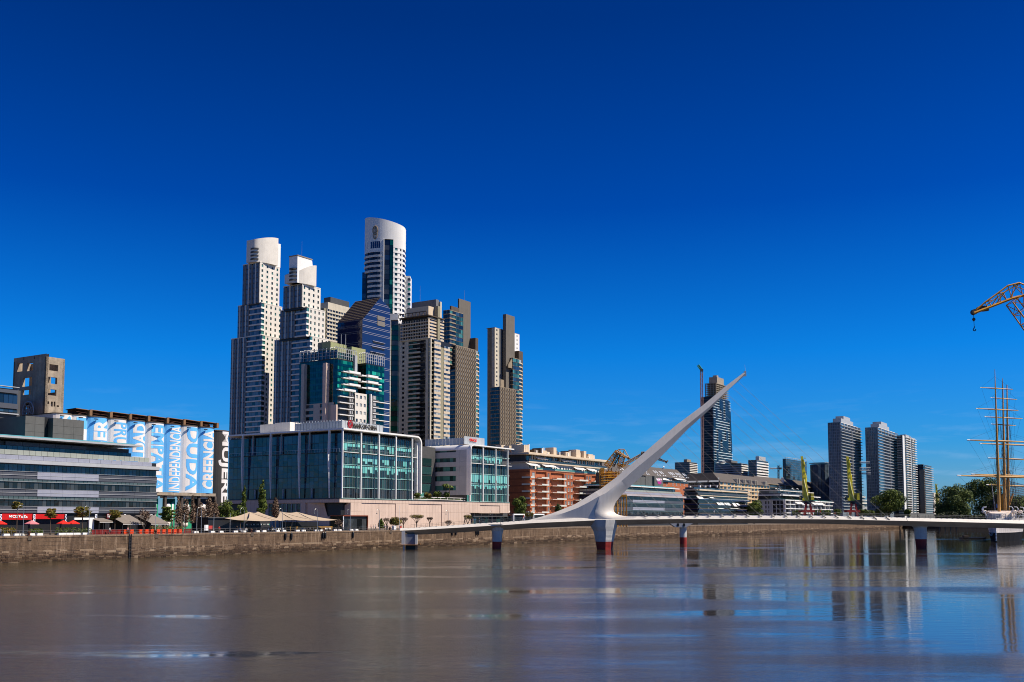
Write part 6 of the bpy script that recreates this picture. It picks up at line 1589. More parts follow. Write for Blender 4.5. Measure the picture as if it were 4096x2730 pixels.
# ================================================================ BUILDINGS BEYOND THE BRIDGE
# second office block of the same family, behind the mast
o2 = frame('office_building', 'dark glass office block with pale metal bands standing behind the bridge mast', 'office building', 2735, 24)
def O2(name, mt, py0, py1, p0, p1, d0=-.2, d1=0., n=1, y=0.0, g=.04): prow(o2, 2640, name, mt, py0, py1, p0, p1, d0, d1, n, y, g)
x1 = o2.R(2735, 2000)[0]; x0 = o2.R(2440, 2000)[0]; D2L = o2.L(2289, 2000, x0)[0]
o2.box('core', BLACK, x0 + .35, x1 - .3, .35, D2L - .3, 0, o2.R(2640, 1983)[1])
def OL(name, mt, py0, py1, d, n=1):
 z1, z0 = o2.R(2640, py0)[1], o2.R(2640, py1)[1]
 for i in range(n): o2.box(name, mt, x0 - d, x0 + .3, D2L * i / n + .04, D2L * (i + 1) / n - .04, z0, z1)
for (a, b2) in ((1991, 2003), (2019, 2031), (2048, 2060)): OL('window', GL_BLUE, a, b2, -.15, 14)
for (a, b2) in ((2004, 2014), (2032, 2043)): OL('metal_band', SLATE, a, b2, .15, 4); OL('band_trim', LGREY, b2, b2 + 1, .2)
OL('parapet_panel', MATS['pale_parapet_glass'], 1966, 1973, -.6, 8); OL('metal_band', SLATE, 1974, 1982, -.2, 4); OL('cornice', LGREY, 1983, 1986, 1.0)
for (a, b2) in ((1991, 2003), (2019, 2031), (2048, 2060)): O2('window', GL_DARK, a, b2, 2441, 2734, -.35, -.15, 60)
for (a, b2) in ((2004, 2014), (2032, 2043)):
 O2('metal_band', LAV, a, a + 4.6, 2529, 2657, -.2, .25, 4, g=.02); O2('metal_band', LAV, a + 5.2, b2, 2529, 2657, -.2, .2, 4, g=.02)
 O2('metal_band', SLATE, a, b2, 2441, 2528, -.2, .15, 5, g=.02); O2('metal_band', SLATE, a, b2, 2658, 2734, -.2, .15, 2, g=.02)
for (a, b2) in ((2014.5, 2018.5), (2043.5, 2047.5)): O2('spandrel_glass', MATS['grey_green_spandrel'], a, b2, 2441, 2734, -.3, .0, 30)
O2('parapet_panel', MATS['pale_parapet_glass'], 1966, 1973, 2446, 2720, -.2, .35, 26, g=.03); O2('metal_band', LAV, 1974, 1982, 2443, 2724, -.2, .75, 14, g=.03)
O2('cornice', mat('pinkish_grey_cornice', (0.45, 0.40, 0.40), .5, .1, .4), 1983, 1990, 2441, 2738, -.3, 1.1)
zc0 = o2.R(2640, 1966, 3)[1]; zc1 = o2.R(2640, 1954, 3)[1]
o2.box('core', DGREY, o2.R(2452, 1960, 3)[0], o2.R(2700, 1960, 3)[0], 3.3, D2L - 3, zc0, zc1)
O2('window', GL_BLUE, 1955, 1965, 2452, 2700, -.1, .1, 40, 3)
cm = MB(); zq = o2.R(2600, 1949, 1)[1]; cm.box(o2.R(2448, 1950, 1)[0], o2.R(2706, 1956, 1)[0], -.8, D2L, zq - .45, zq, WHITE2); cm.box(o2.R(2450, 1950, 1)[0], o2.R(2690, 1956, 1)[0], -.3, D2L - 1, zq + .003, zq + .5, MATS['teal_canopy_edge']); o2.add('canopy', cm)
for (p0, p1, yt, nn) in ((2500, 2581, 1903, 4), (2582, 2608, 1905, 2), (2617, 2652, 1906, 2)):
 xa, xb = o2.R(p0, 1920, 8)[0], o2.R(p1, 1920, 8)[0]; zt = o2.R(p0 + 10, yt, 8)[1]
 for i in range(nn): o2.box('plant_room_panel', LOUV, xa + (xb - xa) * i / nn + .03, xa + (xb - xa) * (i + 1) / nn - .03, 7.9, 8.2, zq + .4, zt)
 o2.box('plant_room', LOUV, xa, xb, 8.25, 20, zq - 1, zt - .1)
# twin plant room of the left part, seen between brick block and crane
ya = o2.L(2412, 1900, x0 + 6)[0]; yb = o2.L(2383, 1900, x0 + 6)[0]; o2.box('plant_room', DGREY, x0 + 6, x0 + 14, ya, yb, zq - 1, o2.L(2400, 1890, x0 + 6)[1])
GRAF = mat('magenta_paint', (0.45, 0.02, 0.22), .6, .1, 1)
gx0, gz0 = o2.R(2625, 1938, 7.8); gx1, gz1 = o2.R(2647, 1910, 7.8); gm = MB(); gw, gh = gx1 - gx0, gz1 - gz0
gm.poly([(gx0 + gw * .1, 7.8, gz0 + gh * .75), (gx0 + gw * .3, 7.8, gz0 + gh * .1), (gx0 + gw * .55, 7.8, gz0 + gh * .0), (gx0 + gw * .9, 7.8, gz0 + gh * .15), (gx0 + gw, 7.8, gz0 + gh * .7), (gx0 + gw * .5, 7.8, gz0 + gh * .85)], GRAF)
go = o2.add('painted_logo', gm)
sign_text(go, 'WAY', WT, (gx0, 7.76, gz0 + gh * .35), (1, 0, 0), (0, 0, 1), gw, gh * .45, .03)
o2.done()
def lowrise(name, label, px, setback, rws, right, cat='apartment building', left=None, Y=None, depth=16, topref=None, ref=None, corem=BLACK):
 T = frame(name, label, cat, px, setback, Y); r = ref or px + 5
 X1 = T.R(right, 2000)[0]; ytop = min(rw[2] for rw in rws)
 LYm = T.L(left, 2000)[0] if left else depth
 for rw in rws:
  nm, mt_2, y0, y1, d, n = rw[:6]; st = rw[6] if len(rw) > 6 else 0.0; e = rw[7] if len(rw) > 7 else right
  z1, z0 = T.R(r, y0, st)[1], T.R(r, y1, st)[1]; xe = T.R(e, (y0 + y1) / 2, st)[0]; xs_ = st * .6
  if isinstance(mt_2, tuple): mt_2, mt_3 = mt_2
  else: mt_3 = mt_2
  g = .05 if n > 1 else 0
  for i in range(n):
   T.box(nm, mt_2, xs_ + (xe - xs_) * i / n + g, xs_ + (xe - xs_) * (i + 1) / n - g, st - d, st + .3, z0, z1)
  if left:
   nl = max(1, int(round(n * (LYm - st) / max(1, xe)))) if n > 1 else 1
   for i in range(nl): T.box(nm, mt_3, xs_ - d, xs_ + .3, st + (LYm - st) * i / nl + g, st + (LYm - st) * (i + 1) / nl - g, z0, z1)
  T.box('core', corem, xs_ + .32, xe - .3, st + .32, LYm, z0 - .3, z1)
 T.box('core', corem, .35, X1 - .3, .35, LYm, 0, T.R(r, rws[-1][2])[1])
 return T
# black glass apartment block with white awnings
rw = [('roof_rail', GL_BLUE, 1951, 1957, .0, 14, 3), ('cornice', CREAM, 1957, 1963, 1.2, 1), ('window', GL_DARK, 1963, 1970, -.5, 20, 1.5), ('terrace_glass', SLATE, 1970, 1975, .3, 12),
 ('window', GL_DARK, 1975, 1981, -.8, 22), ('cornice', CREAM, 1981, 1984, 1.6, 1), ('window', GL_DARK, 1984, 1993, -.8, 22), ('balcony_slab', LGREY, 1993, 1995, .9, 1)]
y = 1995
while y < 2058: rw += [('balcony_glass', GL_NAVY, y, y + 6, .8, 16), ('window', GL_DARK, y + 6, y + 18, -.9, 24), ('balcony_slab', DBROWN, y + 18, y + 20.5, .9, 1)]; y += 20.5
ab_ = lowrise('glass_apartment_block', 'black glass apartment block with dark balconies and tilted white awnings, right of the mast', 2792, 24, rw, 2992, left=2736)
rs = random.Random(9)
for (p0, p1, y0, y1) in ((2866, 2877, 2011, 2021), (2879, 2891, 2011, 2021), (2896, 2903, 2012, 2021), (2905, 2916, 2012, 2022), (2929, 2941, 2013, 2026), (2943, 2953, 2014, 2022), (2868, 2890, 2033, 2035.5), (2917, 2950, 2033, 2035), (2786, 2808, 1986, 1995), (2835, 2850, 1988, 1993)):
 a, b2 = ab_.R(p0, y0, -1)[0], ab_.R(p1, y0, -1)[0]; z1, z0 = ab_.R(p0, y0, -1)[1], ab_.R(p0, y1, -1)[1]
 m_ = MB(); m_.poly([(a, -.9, z1), (b2, -.9, z1), (b2 + .3, -2.2, z0), (a + .3, -2.2, z0)], WHITE2); m_.poly([(a, -.95, z1 - .05), (b2, -.95, z1 - .05), (b2 + .3, -2.25, z0 - .05), (a + .3, -2.25, z0 - .05)], WHITE2); ab_.add('awning', m_)
for px in (2822, 2841, 2869, 2760, 2800, 2925): a, z = ab_.R(px, 1950, 3); ab_.box('terrace_furniture', WHITE2, a, a + rs.uniform(.8, 2), 3, 4, z, z + rs.uniform(.6, 1.6))
for (px, y0) in ((2833, 2012), (2834, 2033), (2959, 2036), (2982, 2016), (2985, 2038)): a, z = ab_.R(px, y0 + 9, -.4); ab_.box('white_post', WHITE2, a, a + .5, -.5, -.2, z, z + 1.5)
ab_.done()
# brick block with long dark roof, behind
dr = frame('long_roof_block', 'brick apartment block with a long dark roof dotted with skylights, behind the mast', 'apartment building', 2420, 72)
X0, X1 = dr.R(2405, 1900)[0], dr.R(2745, 1900)[0]
ze, zt_ = dr.R(2600, 1905)[1], dr.R(2600, 1868, 6)[1]
m_ = MB(); m_.poly([(X0, -.5, ze), (X1, -.5, ze), (X1, 7, zt_), (X0, 7, zt_)], ROOFD); m_.poly([(X0, -.5, ze), (X0, 7, zt_), (X0, 16, ze)], BRICKM); m_.poly([(X1, -.5, ze), (X1, 7, zt_), (X1, 16, ze)], BRICKM); m_.poly([(X0, 16, ze), (X1, 16, ze), (X1, 7, zt_), (X0, 7, zt_)], ROOFD); dr.add('roof', m_)
SKL = mat('skylight_white', (0.72, 0.76, 0.80), .3, .05, 1)
for px in (2478, 2489, 2574, 2581, 2617, 2626, 2640, 2648, 2678, 2685, 2692, 2705, 2711, 2718, 2733, 2740):
 a = dr.R(px, 1890, 3)[0]
 for (t0, t1) in ((.35, .62), (.12, .22)):
  m_ = MB(); q = [(a, -.5 + 7.5 * t0, ze + (zt_ - ze) * t0 + .1), (a + 1.0, -.5 + 7.5 * t0, ze + (zt_ - ze) * t0 + .1), (a + 1.0, -.5 + 7.5 * t1, ze + (zt_ - ze) * t1 + .1), (a, -.5 + 7.5 * t1, ze + (zt_ - ze) * t1 + .1)]
  m_.poly(q, SKL); m_.poly([(x, yy, z - .1) for x, yy, z in q], SKL)
  for i_ in range(4): m_.poly([q[i_], q[(i_ + 1) % 4], (q[(i_ + 1) % 4][0], q[(i_ + 1) % 4][1], q[(i_ + 1) % 4][2] - .1), (q[i_][0], q[i_][1], q[i_][2] - .1)], SKL)
  dr.add('skylight', m_)
dr.box('top_storey', WHITE, X0, X1, .5, 10, dr.R(2650, 1925)[1], ze - .02); x = X0 + 1
while x < X1 - 2: w_ = rs.uniform(.8, 2); dr.box('window', GL_DARK, x, x + w_, .38, .5, dr.R(2650, 1920)[1], ze - .5); x += w_ + rs.uniform(.5, 2)
dr.box('terrace_glass', GL_BLUE, X0, X1, -1.5, -1.4, dr.R(2650, 1929)[1], dr.R(2650, 1922)[1]); dr.box('brick_wall', BRICKM, X0, X1, -1.3, 14, 0, dr.R(2650, 1930)[1])
for px in (2665, 2690, 2704, 2720, 2735): a, z = dr.R(px, 1944, -1.3); win(dr, 'R', a, z, 1.3, 1.8, blk=(0, -1.5))
for (p0, p1) in ((2640, 2672), (2700, 2738)):
 a, b2 = dr.R(p0, 1930, -1.5)[0], dr.R(p1, 1930, -1.5)[0]; z = dr.R(p0, 1912, 0)[1]; m_ = MB(); m_.poly([(a, .3, z), (b2, .3, z), (b2 + 1, -3, z - 1.5), (a + 1, -3, z - 1.5)], WHITE2); m_.poly([(a, .3, z - .06), (b2, .3, z - .06), (b2 + 1, -3, z - 1.56), (a + 1, -3, z - 1.56)], WHITE2); dr.add('awning', m_)
m_ = MB(); a, z = dr.R(2654, 1878, 6); m_.tube((a, 6, z - 1), (a, 6, z + 1.5), .2, .15, LGREY, 6); m_.tube((a, 6, z + 1.5), (a + .3, 5.4, z + 1.7), .8, .2, WHITE2, 10); dr.add('satellite_dish', m_)
dr.done()
# cream block with gabled dark roof
crb = frame('cream_apartment_block', 'long cream apartment block with dark gabled roof and upright pale dormer fins', 'apartment building', 2880, 95)
X1 = crb.R(3078, 1950)[0]; Lm = crb.L(2744, 1950)[0]
zev = crb.R(2890, 1930)[1]; zrg = crb.R(2900, 1895, 5)[1]; zbot = 0
crb.box('core', BLACK, .6, X1 - .4, .6, Lm - 1, 0, zev - .2)
m_ = MB(); m_.poly([(0, -1, zev), (X1, -1, zev), (X1 - 3, 7, zrg), (4, 7, zrg)], ROOFD); m_.poly([(0, -1, zev), (0, Lm, zev), (4, Lm, zrg - .5), (4, 7, zrg)], ROOFD); m_.poly([(4, 7, zrg), (X1 - 3, 7, zrg), (X1 - 3, 20, zrg - 2), (4, Lm, zrg - 2)], ROOFD); crb.add('roof', m_)
fh = (crb.R(2890, 1934)[1] - crb.R(2890, 1950)[1])
CREAM2 = mat('warm_cream_render', (0.68, 0.50, 0.30), .8, .1, .3, streak=.08)
nb = 15
for k in range(8):
 z0 = zev - (k + 1) * fh; z1 = z0 + fh
 if z0 < 0: break
 crb.box('floor_band', CREAM2, -.4, X1, -.5, .6, z0, z0 + fh * .36)
 crb.box('floor_band', CREAM, -.5, .6, 0, Lm, z0, z0 + fh * .3)
 for q in range(nb):
  a, b2 = X1 * q / nb, X1 * (q + 1) / nb
  crb.box('pier', CREAM2, a, a + .9, -.25, .6, z0 + fh * .36, z1); crb.box('window', GL_LIGHT if q % 3 else GL_DARK, a + 1.6, b2 - .9, .2, .5, z0 + fh * .36, z1 - .3); crb.box('wall', CREAM2, a + .9, a + 1.6, .1, .6, z0 + fh * .36, z1); crb.box('wall', CREAM2, b2 - .9, b2, .1, .6, z0 + fh * .36, z1)
 for q in range(9): crb.box('window', GL_DARK, .3, .5, Lm * q / 9 + .3, Lm * (q + 1) / 9 - .3, z0 + fh * .3, z1)
for px in (2945, 2954, 2972, 2979, 2996, 3003, 3017, 3024, 3057, 3063):
 a = crb.R(px, 1925, -.5)[0]; m_ = MB(); m_.box(a, a + .8, -1.2, 2.5, zev - .2, zev + 3.6, BEIGE); m_.tube((a + .4, -1.0, zev + 3.6), (a + .4, -1.0, zev + 4.1), .4, .2, BEIGE, 6); crb.add('dormer_fin', m_)
for q in range(3):
 y0_, y1_ = Lm * q / 3 + .5, Lm * (q + 1) / 3 - .5; m_ = MB(); m_.poly([(-.6, y0_, zev + .1), (-.6, y1_, zev + .1), (3, y1_ - .6, zev + 3.6), (3, y0_ + .6, zev + 3.6)], LGREY); crb.add('glazed_gable', m_)
crb.done()
# long dark-roofed block right of it
br2 = frame('dark_roof_block', 'brown block with broad dark roofs and a white chimney wall, behind the white terraced building', 'apartment building', 3086, 140)
X1 = br2.R(3240, 1950)[0]
for (p0, p1, yt, ye, yo) in ((3040, 3268, 1911, 1936, 0), (3282, 3345, 1923, 1944, 16)):
 a, b2 = br2.R(p0, 1930, yo)[0], br2.R(p1, 1930, yo)[0]; ze, zt_ = br2.R(3086, ye, yo)[1], br2.R(3086, yt, yo + 5)[1]
 m_ = MB(); m_.poly([(a, yo - 1, ze), (b2, yo - 1, ze), (b2, yo + 7, zt_), (a, yo + 7, zt_)], ROOFD); m_.poly([(b2, yo - 1, ze), (b2, yo + 14, ze), (b2, yo + 7, zt_)], BROWN); m_.poly([(a, yo + 14, ze), (b2, yo + 14, ze), (b2, yo + 7, zt_), (a, yo + 7, zt_)], ROOFD); m_.poly([(a, yo - 1, ze - .7), (b2 + 1.5, yo - 1.5, ze - .7), (b2 + 1.5, yo - 1.5, ze), (a, yo - 1, ze)], BROWN); br2.add('roof', m_)
 br2.box('wall', DBROWN, a, b2 - .5, yo + .4, yo + 14, 0, ze - .7)
 for k in range(8):
  z0 = ze - 1.2 - (k + 1) * 3.1
  if z0 < 0: break
  br2.box('floor_band', DBROWN, a, b2, yo - .4, yo + .35, z0, z0 + .7)
  for q in range(14): br2.box('window', GL_DARK if (q + k) % 4 else GL_LIGHT, a + (b2 - a) * q / 14 + .5, a + (b2 - a) * (q + 1) / 14 - .5, yo + .1, yo + .35, z0 + .7, z0 + 2.8)
for px in (3118, 3140, 3168, 3204): a = br2.R(px, 1945, -1)[0]; br2.box('post', LGREY, a, a + .5, -1.2, -.8, br2.R(px, 1958, -1)[1], br2.R(px, 1937, -1)[1])
for (px, y0, y1, w_) in ((3134, 1911, 1934, 2.0), (3264, 1906, 1930, 2.6), (3362, 1918, 1945, 2.4)): a, z = br2.R(px, y1, 1); br2.box('chimney', WHITE2, a, a + w_, 1, 3.5, z, br2.R(px, y0, 1)[1])
m_ = MB(); a, z = br2.R(3155, 1922, 2); m_.tube((a, 2, z), (a, 2, z + 1.2), 1.8, .1, REDP, 8); br2.add('red_parasol', m_)
br2.done()
dk2 = lowrise('brown_terraced_block', 'dark brown block with stacked balconies between the two lime yellow cranes', 3350, 120, [('cornice', BROWN, 1942, 1947, 1.5, 1)] + [r_ for k in range(6) for r_ in (('window', GL_DARK, 1947 + k * 17, 1957 + k * 17, -.8, 12), ('balcony', BROWN if k % 2 else DBROWN, 1957 + k * 17, 1964 + k * 17, .8, 6))], 3412, left=3272, corem=DBROWN)
a = dk2.R(3352, 1990)[0]; dk2.box('pale_frame', BEIGE, a - .6, a + .3, -1.2, -.9, dk2.R(3352, 2025)[1], dk2.R(3352, 1950)[1]); dk2.box('pale_frame', BEIGE, a, a + 14, -1.2, -.9, dk2.R(3352, 2027)[1], dk2.R(3352, 2024)[1]); dk2.done()
# white terraced building
rw = [('roof_rail', GL_DARK, 1957, 1963, 0, 16, 5, 3215), ('cornice', WHITE, 1963, 1966, 1.2, 1, 5, 3250), ('window', GL_LIGHT, 1966, 1975, -.4, 18, 5, 3225), ('terrace_glass', SLATE, 1975, 1980, .1, 12, 2.5, 3225), ('cornice', WHITE2, 1980, 1984, 1.5, 1, 2.5, 3275), ('window', GL_DARK, 1984, 1995, -.6, 18, 2.5, 3270), ('terrace_glass', GL_TEAL, 1995, 1999, .1, 12), ('cornice', (WHITE2, LGREY), 1999, 2003, 1.5, 1)]
wt = lowrise('white_terraced_building', 'white terraced apartment building with framed balconies, left of the nearer lime yellow crane', 3136, 48, rw, 3328, left=3032, ref=3140)
wt.box('core', MGREY, .5, wt.R(3320, 2020)[0], .5, wt.L(3036, 2020)[0] - .2, 0, wt.R(3140, 2003)[1])
X1 = wt.R(3325, 2020)[0]; Lm = wt.L(3036, 2020)[0]; zt_ = wt.R(3140, 2003)[1]; fh = wt.R(3140, 2003)[1] - wt.R(3140, 2020.5)[1]
for k in range(4):
 z1 = zt_ - k * fh; z0 = z1 - fh
 if z0 < 0: z0 = 0
 wt.box('balcony_front', WHITE2, 0, X1, -1.5, -1.2, z0 + .3, z0 + .95); wt.box('balcony_slab', DGREY, 0, X1, -1.4, .4, z0, z0 + .28)
 for q in range(11): a = X1 * q / 11; wt.box('frame_post', WHITE2, a, a + .55, -1.5, .3, z0 + .95, z1); wt.box('window', GL_LIGHT if q % 2 else GL_DARK, a + .9, a + X1 / 11 - .3, .2, .4, z0 + .95, z1 - .3); wt.box('wall', CREAM, a + .55, a + 1.6, .1, .42, z0 + .3, z1) if q % 3 == 0 else None
 b_, c_ = wt.L(3090, 2020)[0], Lm
 wt.box('side_wall', LGREY, 0, .5, b_, c_, z0, z1)
 for (p0, p1) in ((3061, 3066), (3073, 3077)): u1, u0 = wt.L(p0, 2020)[0], wt.L(p1, 2020)[0]; wt.box('window', GL_DARK, -.06, .1, u0, u1, z0 + .7, z1 - .5)
 wt.box('balcony_front', LGREY, -.2, .3, 0, b_, z0, z0 + .5)
 for q in range(4): wt.box('frame_post', WHITE2, -.25, .4, b_ * q / 3 - .12, b_ * q / 3 + .12, z0 + .5, z1)
 for q in range(3): wt.box('window', GL_DARK, .35, .45, b_ * q / 3 + .3, b_ * (q + 1) / 3 - .3, z0 + .5, z1)
for (p0, p1) in ((3178, 3200), (3190, 3206), (3245, 3262), (3255, 3290)):
 a, b2 = wt.R(p0, 2006, -1)[0], wt.R(p1, 2006, -1)[0]; z = zt_ - .4; m_ = MB(); m_.poly([(a, -.6, z), (b2, -.6, z), (b2 + 1, -3, z - 2), (a + 1, -3, z - 2)], WHITE2); m_.poly([(a, -.65, z), (b2, -.65, z), (b2 + 1, -3.05, z - 2), (a + 1, -3.05, z - 2)], WHITE2); wt.add('awning', m_)
for px in (3100, 3112, 3165, 3185): a, z = wt.R(px, 1960, 6); m_ = MB(); m_.poly([(a, 6, z + 1.2), (a + 3, 6, z + 1.2), (a + 3.3, 4.5, z + .4), (a + .3, 4.5, z + .4)], WHITE2); m_.tube((a + 1.5, 6, z - 1), (a + 1.5, 6, z + 1.2), .08, .08, WHITE2, 4); wt.add('terrace_shade', m_)
wt.done()
lw = lowrise('low_white_block', 'low white terraced rows between the farther lime yellow crane and the round tree', 3420, 110, [('cornice', WHITE, 1985 + 0, 1989, 1, 1, 4, 3460), ('window', GL_DARK, 1989, 1998, -.5, 10, 4, 3460), ('cornice', WHITE2, 1998, 2001, 1, 1, 2, 3490), ('window', GL_LIGHT, 2001, 2011, -.5, 10, 2, 3490), ('cornice', WHITE, 2011, 2015, 1, 1), ('window', GL_LIGHT, 2015, 2026, -.5, 12), ('wall', LGREY, 2026, 2060, 0, 4)], 3510, left=3385)
lw.done()
# ---- distant blocks and towers
def slabtower(name, label, l, c, r, yt, Y, fhp, zb, lm, rm, rel=.35, crown=None, nl=8, nr=6, gl=GL_BLUE, gr_=GL_DARK, out=.6, cat='tower', pierL=None):
 T = frame(name, label, cat, c, Y=Y); t = tier(T, l, c, r, yt, 0); LX, LY, zt = t['LX'], t['LY'], t['zt']
 fh = T.R(c, yt)[1] - T.R(c, yt + fhp)[1]; n = int((zt - zb) / fh)
 T.box('core', BLACK, .6, LX - .3, .6, LY - .3, 0, zt - .1)
 for k in range(n):
  z0 = zt - (k + 1) * fh
  T.box('floor_band', rm, -.1, LX + out, -out, .4, z0, z0 + fh * rel); T.box('floor_band', lm, -.12, .4, .42, LY, z0, z0 + fh * rel)
  for q in range(nr): T.box('window', gr_, LX * q / nr + .15, LX * (q + 1) / nr - .1, .1, .4, z0 + fh * rel, z0 + fh)
  for q in range(nl): T.box('window', gl, .15, .35, LY * q / nl + .15, LY * (q + 1) / nl - .1, z0 + fh * rel, z0 + fh)
 T.box('base', lm, .3, LX - .2, .3, LY, 0, zt - n * fh)
 if pierL:
  for q in range(pierL + 1): T.box('pier', lm, -.3, .4, LY * q / pierL - .3, LY * q / pierL + .3, 0, zt + .3)
 T.box('roof', lm, -.1, LX, -.1, LY, zt, zt + .5)
 for (l2, c2, r2, y2, oy, mt_2) in (crown or []):
  t2 = tier(T, l2, c2, r2, y2, oy); core(T, t2, mt_2, 0, zt + .5, 'roof_block')
  zt = t2['zt'] if False else zt
 T.t = t; return T
far1 = slabtower('grey_apartment_block', 'small grey banded apartment block left of the unfinished dark tower', 2702, 2760, 2791, 1851, 1050, 6.9, 20, MGREY, WHITE, .45, [(2735, 2748, 2764, 1838, 3, BROWN)], cat='apartment building'); far1.done()
# unfinished tower with concrete frame on top
ut = frame('unfinished_tower', 'dark glass skyscraper under construction with bare concrete floors on top', 'tower', 2858, Y=1450)
t = tier(ut, 2816, 2862, 2929, 1590, 0); LX, LY, zt = t['LX'], t['LY'], t['zt']
fh = ut.R(2862, 1600)[1] - ut.R(2862, 1610.4)[1]; n = int((zt - 40) / fh); rs = random.Random(14)
GL_NIGHT = glass('black_blue_glass', [(0.006, 0.01, 0.02), (0.01, 0.018, 0.035), (0.014, 0.024, 0.045)], ior=1.3)
ut.box('core', BLACK, .5, LX, .5, LY, 0, zt)
dark = [rs.randint(0, 7) for _ in range(9)]
for k in range(n):
 z0 = zt - (k + 1) * fh; sp_ = 1.0 + .16 * k / n; lx = LX * (1 + .08 * min(1, k / 18.0))
 if k % 4 == 0: dark = [rs.random() < .38 for _ in range(9)]
 for q in range(9):
  a, b2 = lx * q / 9, lx * (q + 1) / 9
  ut.box('window', GL_NIGHT, a + .1, b2 - .1, -.1, .5, z0 + .5, z0 + fh)
  if not dark[q]: ut.box('slab_edge', WHITE2, a, b2, -1.5, .5, z0, z0 + .62)
  else: ut.box('window', GL_NIGHT, a + .05, b2 - .05, -.9, -.2, z0, z0 + fh)
 for q in range(6): ut.box('window', GL_NIGHT, -.1, .5, LY * q / 6 + .1, LY * (q + 1) / 6 - .1, z0 + .6, z0 + fh)
 ut.box('slab_edge', SLATE, -.3, .5, 0, LY, z0, z0 + .6)
ut.box('side_wing', BLACK, LX, LX * 1.07, 1, LY, 0, zt - 14 * fh)
t2 = tier(ut, 2820, 2863, 2911, 1538, 1.5); t2['zt'] = ut.R(2863, 1533)[1]; ox, oy = t2['b']
CF = mat('bare_concrete_frame', (0.33, 0.28, 0.22), .9, .2, .3)
nf = 7; H = (t2['zt'] - zt) / nf
for k in range(nf + 1):
 z0 = zt + k * H; ut.box('concrete_slab', CF, ox - 1, ox + t2['LX'], oy - 1, oy + t2['LY'], z0, z0 + .8)
 if k < nf:
  for q in range(6): ut.box('concrete_column', CF, ox + t2['LX'] * q / 6, ox + t2['LX'] * q / 6 + .9, oy - .4, oy + .5, z0 + .8, z0 + H)
  for q in range(1, 5): ut.box('concrete_column', CF, ox - .4, ox + .5, oy + t2['LY'] * q / 4 - 1, oy + t2['LY'] * q / 4, z0 + .8, z0 + H)
  ut.box('lift_core', CF, ox + t2['LX'] * .3, ox + t2['LX'] * .62, oy + 5, oy + 12, z0 + .8, z0 + H)
t3 = tier(ut, 2836, 2868, 2895, 1508, 5); core(ut, t3, CF, 0, t2['zt'] + .8, 'lift_core'); ut.box('roof_block', CF, t3['b'][0] + 4, t3['b'][0] + 11, 7, 13, t3['zt'], t3['zt'] + 3)
ut.done()
def lattice(mb, p0, p1, w_, n, mt, r=.12, w1=None):
 """square lattice boom between two points"""
 p0, p1 = Vector(p0), Vector(p1); d = (p1 - p0).normalized(); s_ = d.cross(Vector((0, 0, 1)))
 if s_.length < .1: s_ = Vector((1, 0, 0))
 s_.normalize(); u = s_.cross(d); w1 = w_ if w1 is None else w1
 cs = [(1, 1), (1, -1), (-1, -1), (-1, 1)]
 L_ = [[p0.lerp(p1, i / n) + s_ * (a * (w_ + (w1 - w_) * i / n) / 2) + u * (b2 * (w_ + (w1 - w_) * i / n) / 2) for a, b2 in cs] for i in range(n + 1)]
 for c in range(4): mb.tube(L_[0][c], L_[-1][c], r, r, mt, 4, False)
 for i in range(n):
  for c in range(4):
   mb.tube(L_[i][c], L_[i + 1][(c + 1) % 4] if i % 2 else L_[i + 1][(c - 1) % 4], r * .6, r * .6, mt, 3, False)
   mb.tube(L_[i][c], L_[i][(c + 1) % 4], r * .6, r * .6, mt, 3, False)
RUSTY = mat('faded_red_lattice', (0.33, 0.18, 0.15), .7, .2, 1); GRN = mat('green_crane_jib', (0.05, 0.30, 0.14), .5, .1, 1)
def crane_at(name, label, px, Y, cat='crane'): p = pt(px, 2075, Y); return Th(name, label, cat, (p.x, Y, GZ), 0)
tc = crane_at('tower_crane', 'slender tower crane with a short green jib beside the unfinished dark tower', 2812, 1440)
def tcp(px, py, y=0): v = pt(px, py, 1440 + y); return Vector((v.x - tc.o.x, y, v.z - GZ))
m_ = MB(); lattice(m_, (0, 0, 0), tcp(2806, 1488), 3.2, 60, RUSTY, .32); tc.add('mast', m_)
m_ = MB(); m_.box(*(tcp(2801, 1484).x, tcp(2812, 1484).x), -2, 2, tcp(2805, 1487).z, tcp(2805, 1477).z, DGREY); tc.add('cab', m_)
m_ = MB(); lattice(m_, tcp(2806, 1480), tcp(2792, 1461), 2.4, 5, GRN, .5); tc.add('jib', m_); tc.done()
slabtower('white_apartment_block', 'grey blue and white banded slab block in front of the unfinished tower', 2864, 2968, 2995, 1856, 1100, 9.2, 20, mat('blue_grey_band', (0.24, 0.28, 0.34), .6, .1, .3), WHITE2, .5, [(2900, 2925, 2950, 1842, 4, MGREY), (2870, 2890, 2905, 1850, 4, LGREY)], nl=10, nr=3, cat='apartment building').done()
slabtower('white_apartment_block', 'white block of flats with wide white balconies, right of the unfinished tower', 2997, 3030, 3076, 1843, 1080, 10.9, 20, MGREY, WHITE2, .52, [(3022, 3036, 3062, 1826, 4, LGREY)], nl=5, nr=3, cat='apartment building').done()
tb = slabtower('glass_office_block', 'boxy blue glass office block behind the nearer lime yellow crane', 3135, 3148, 3231, 1838, 1150, 9.5, 20, SLATE, SLATE, .12, None, nl=3, nr=12, gl=GL_BLUE, gr_=GL_BLUE, out=.1, cat='office building')
t = tb.t
for q in range(13): tb.box('roof_frame', LGREY, t['LX'] * q / 12 - .15, t['LX'] * q / 12 + .15, 0, .3, t['zt'], t['zt'] + 2.2)
tb.box('roof_frame', LGREY, 0, t['LX'], 0, .3, t['zt'] + 2.2, t['zt'] + 2.6); tb.done()
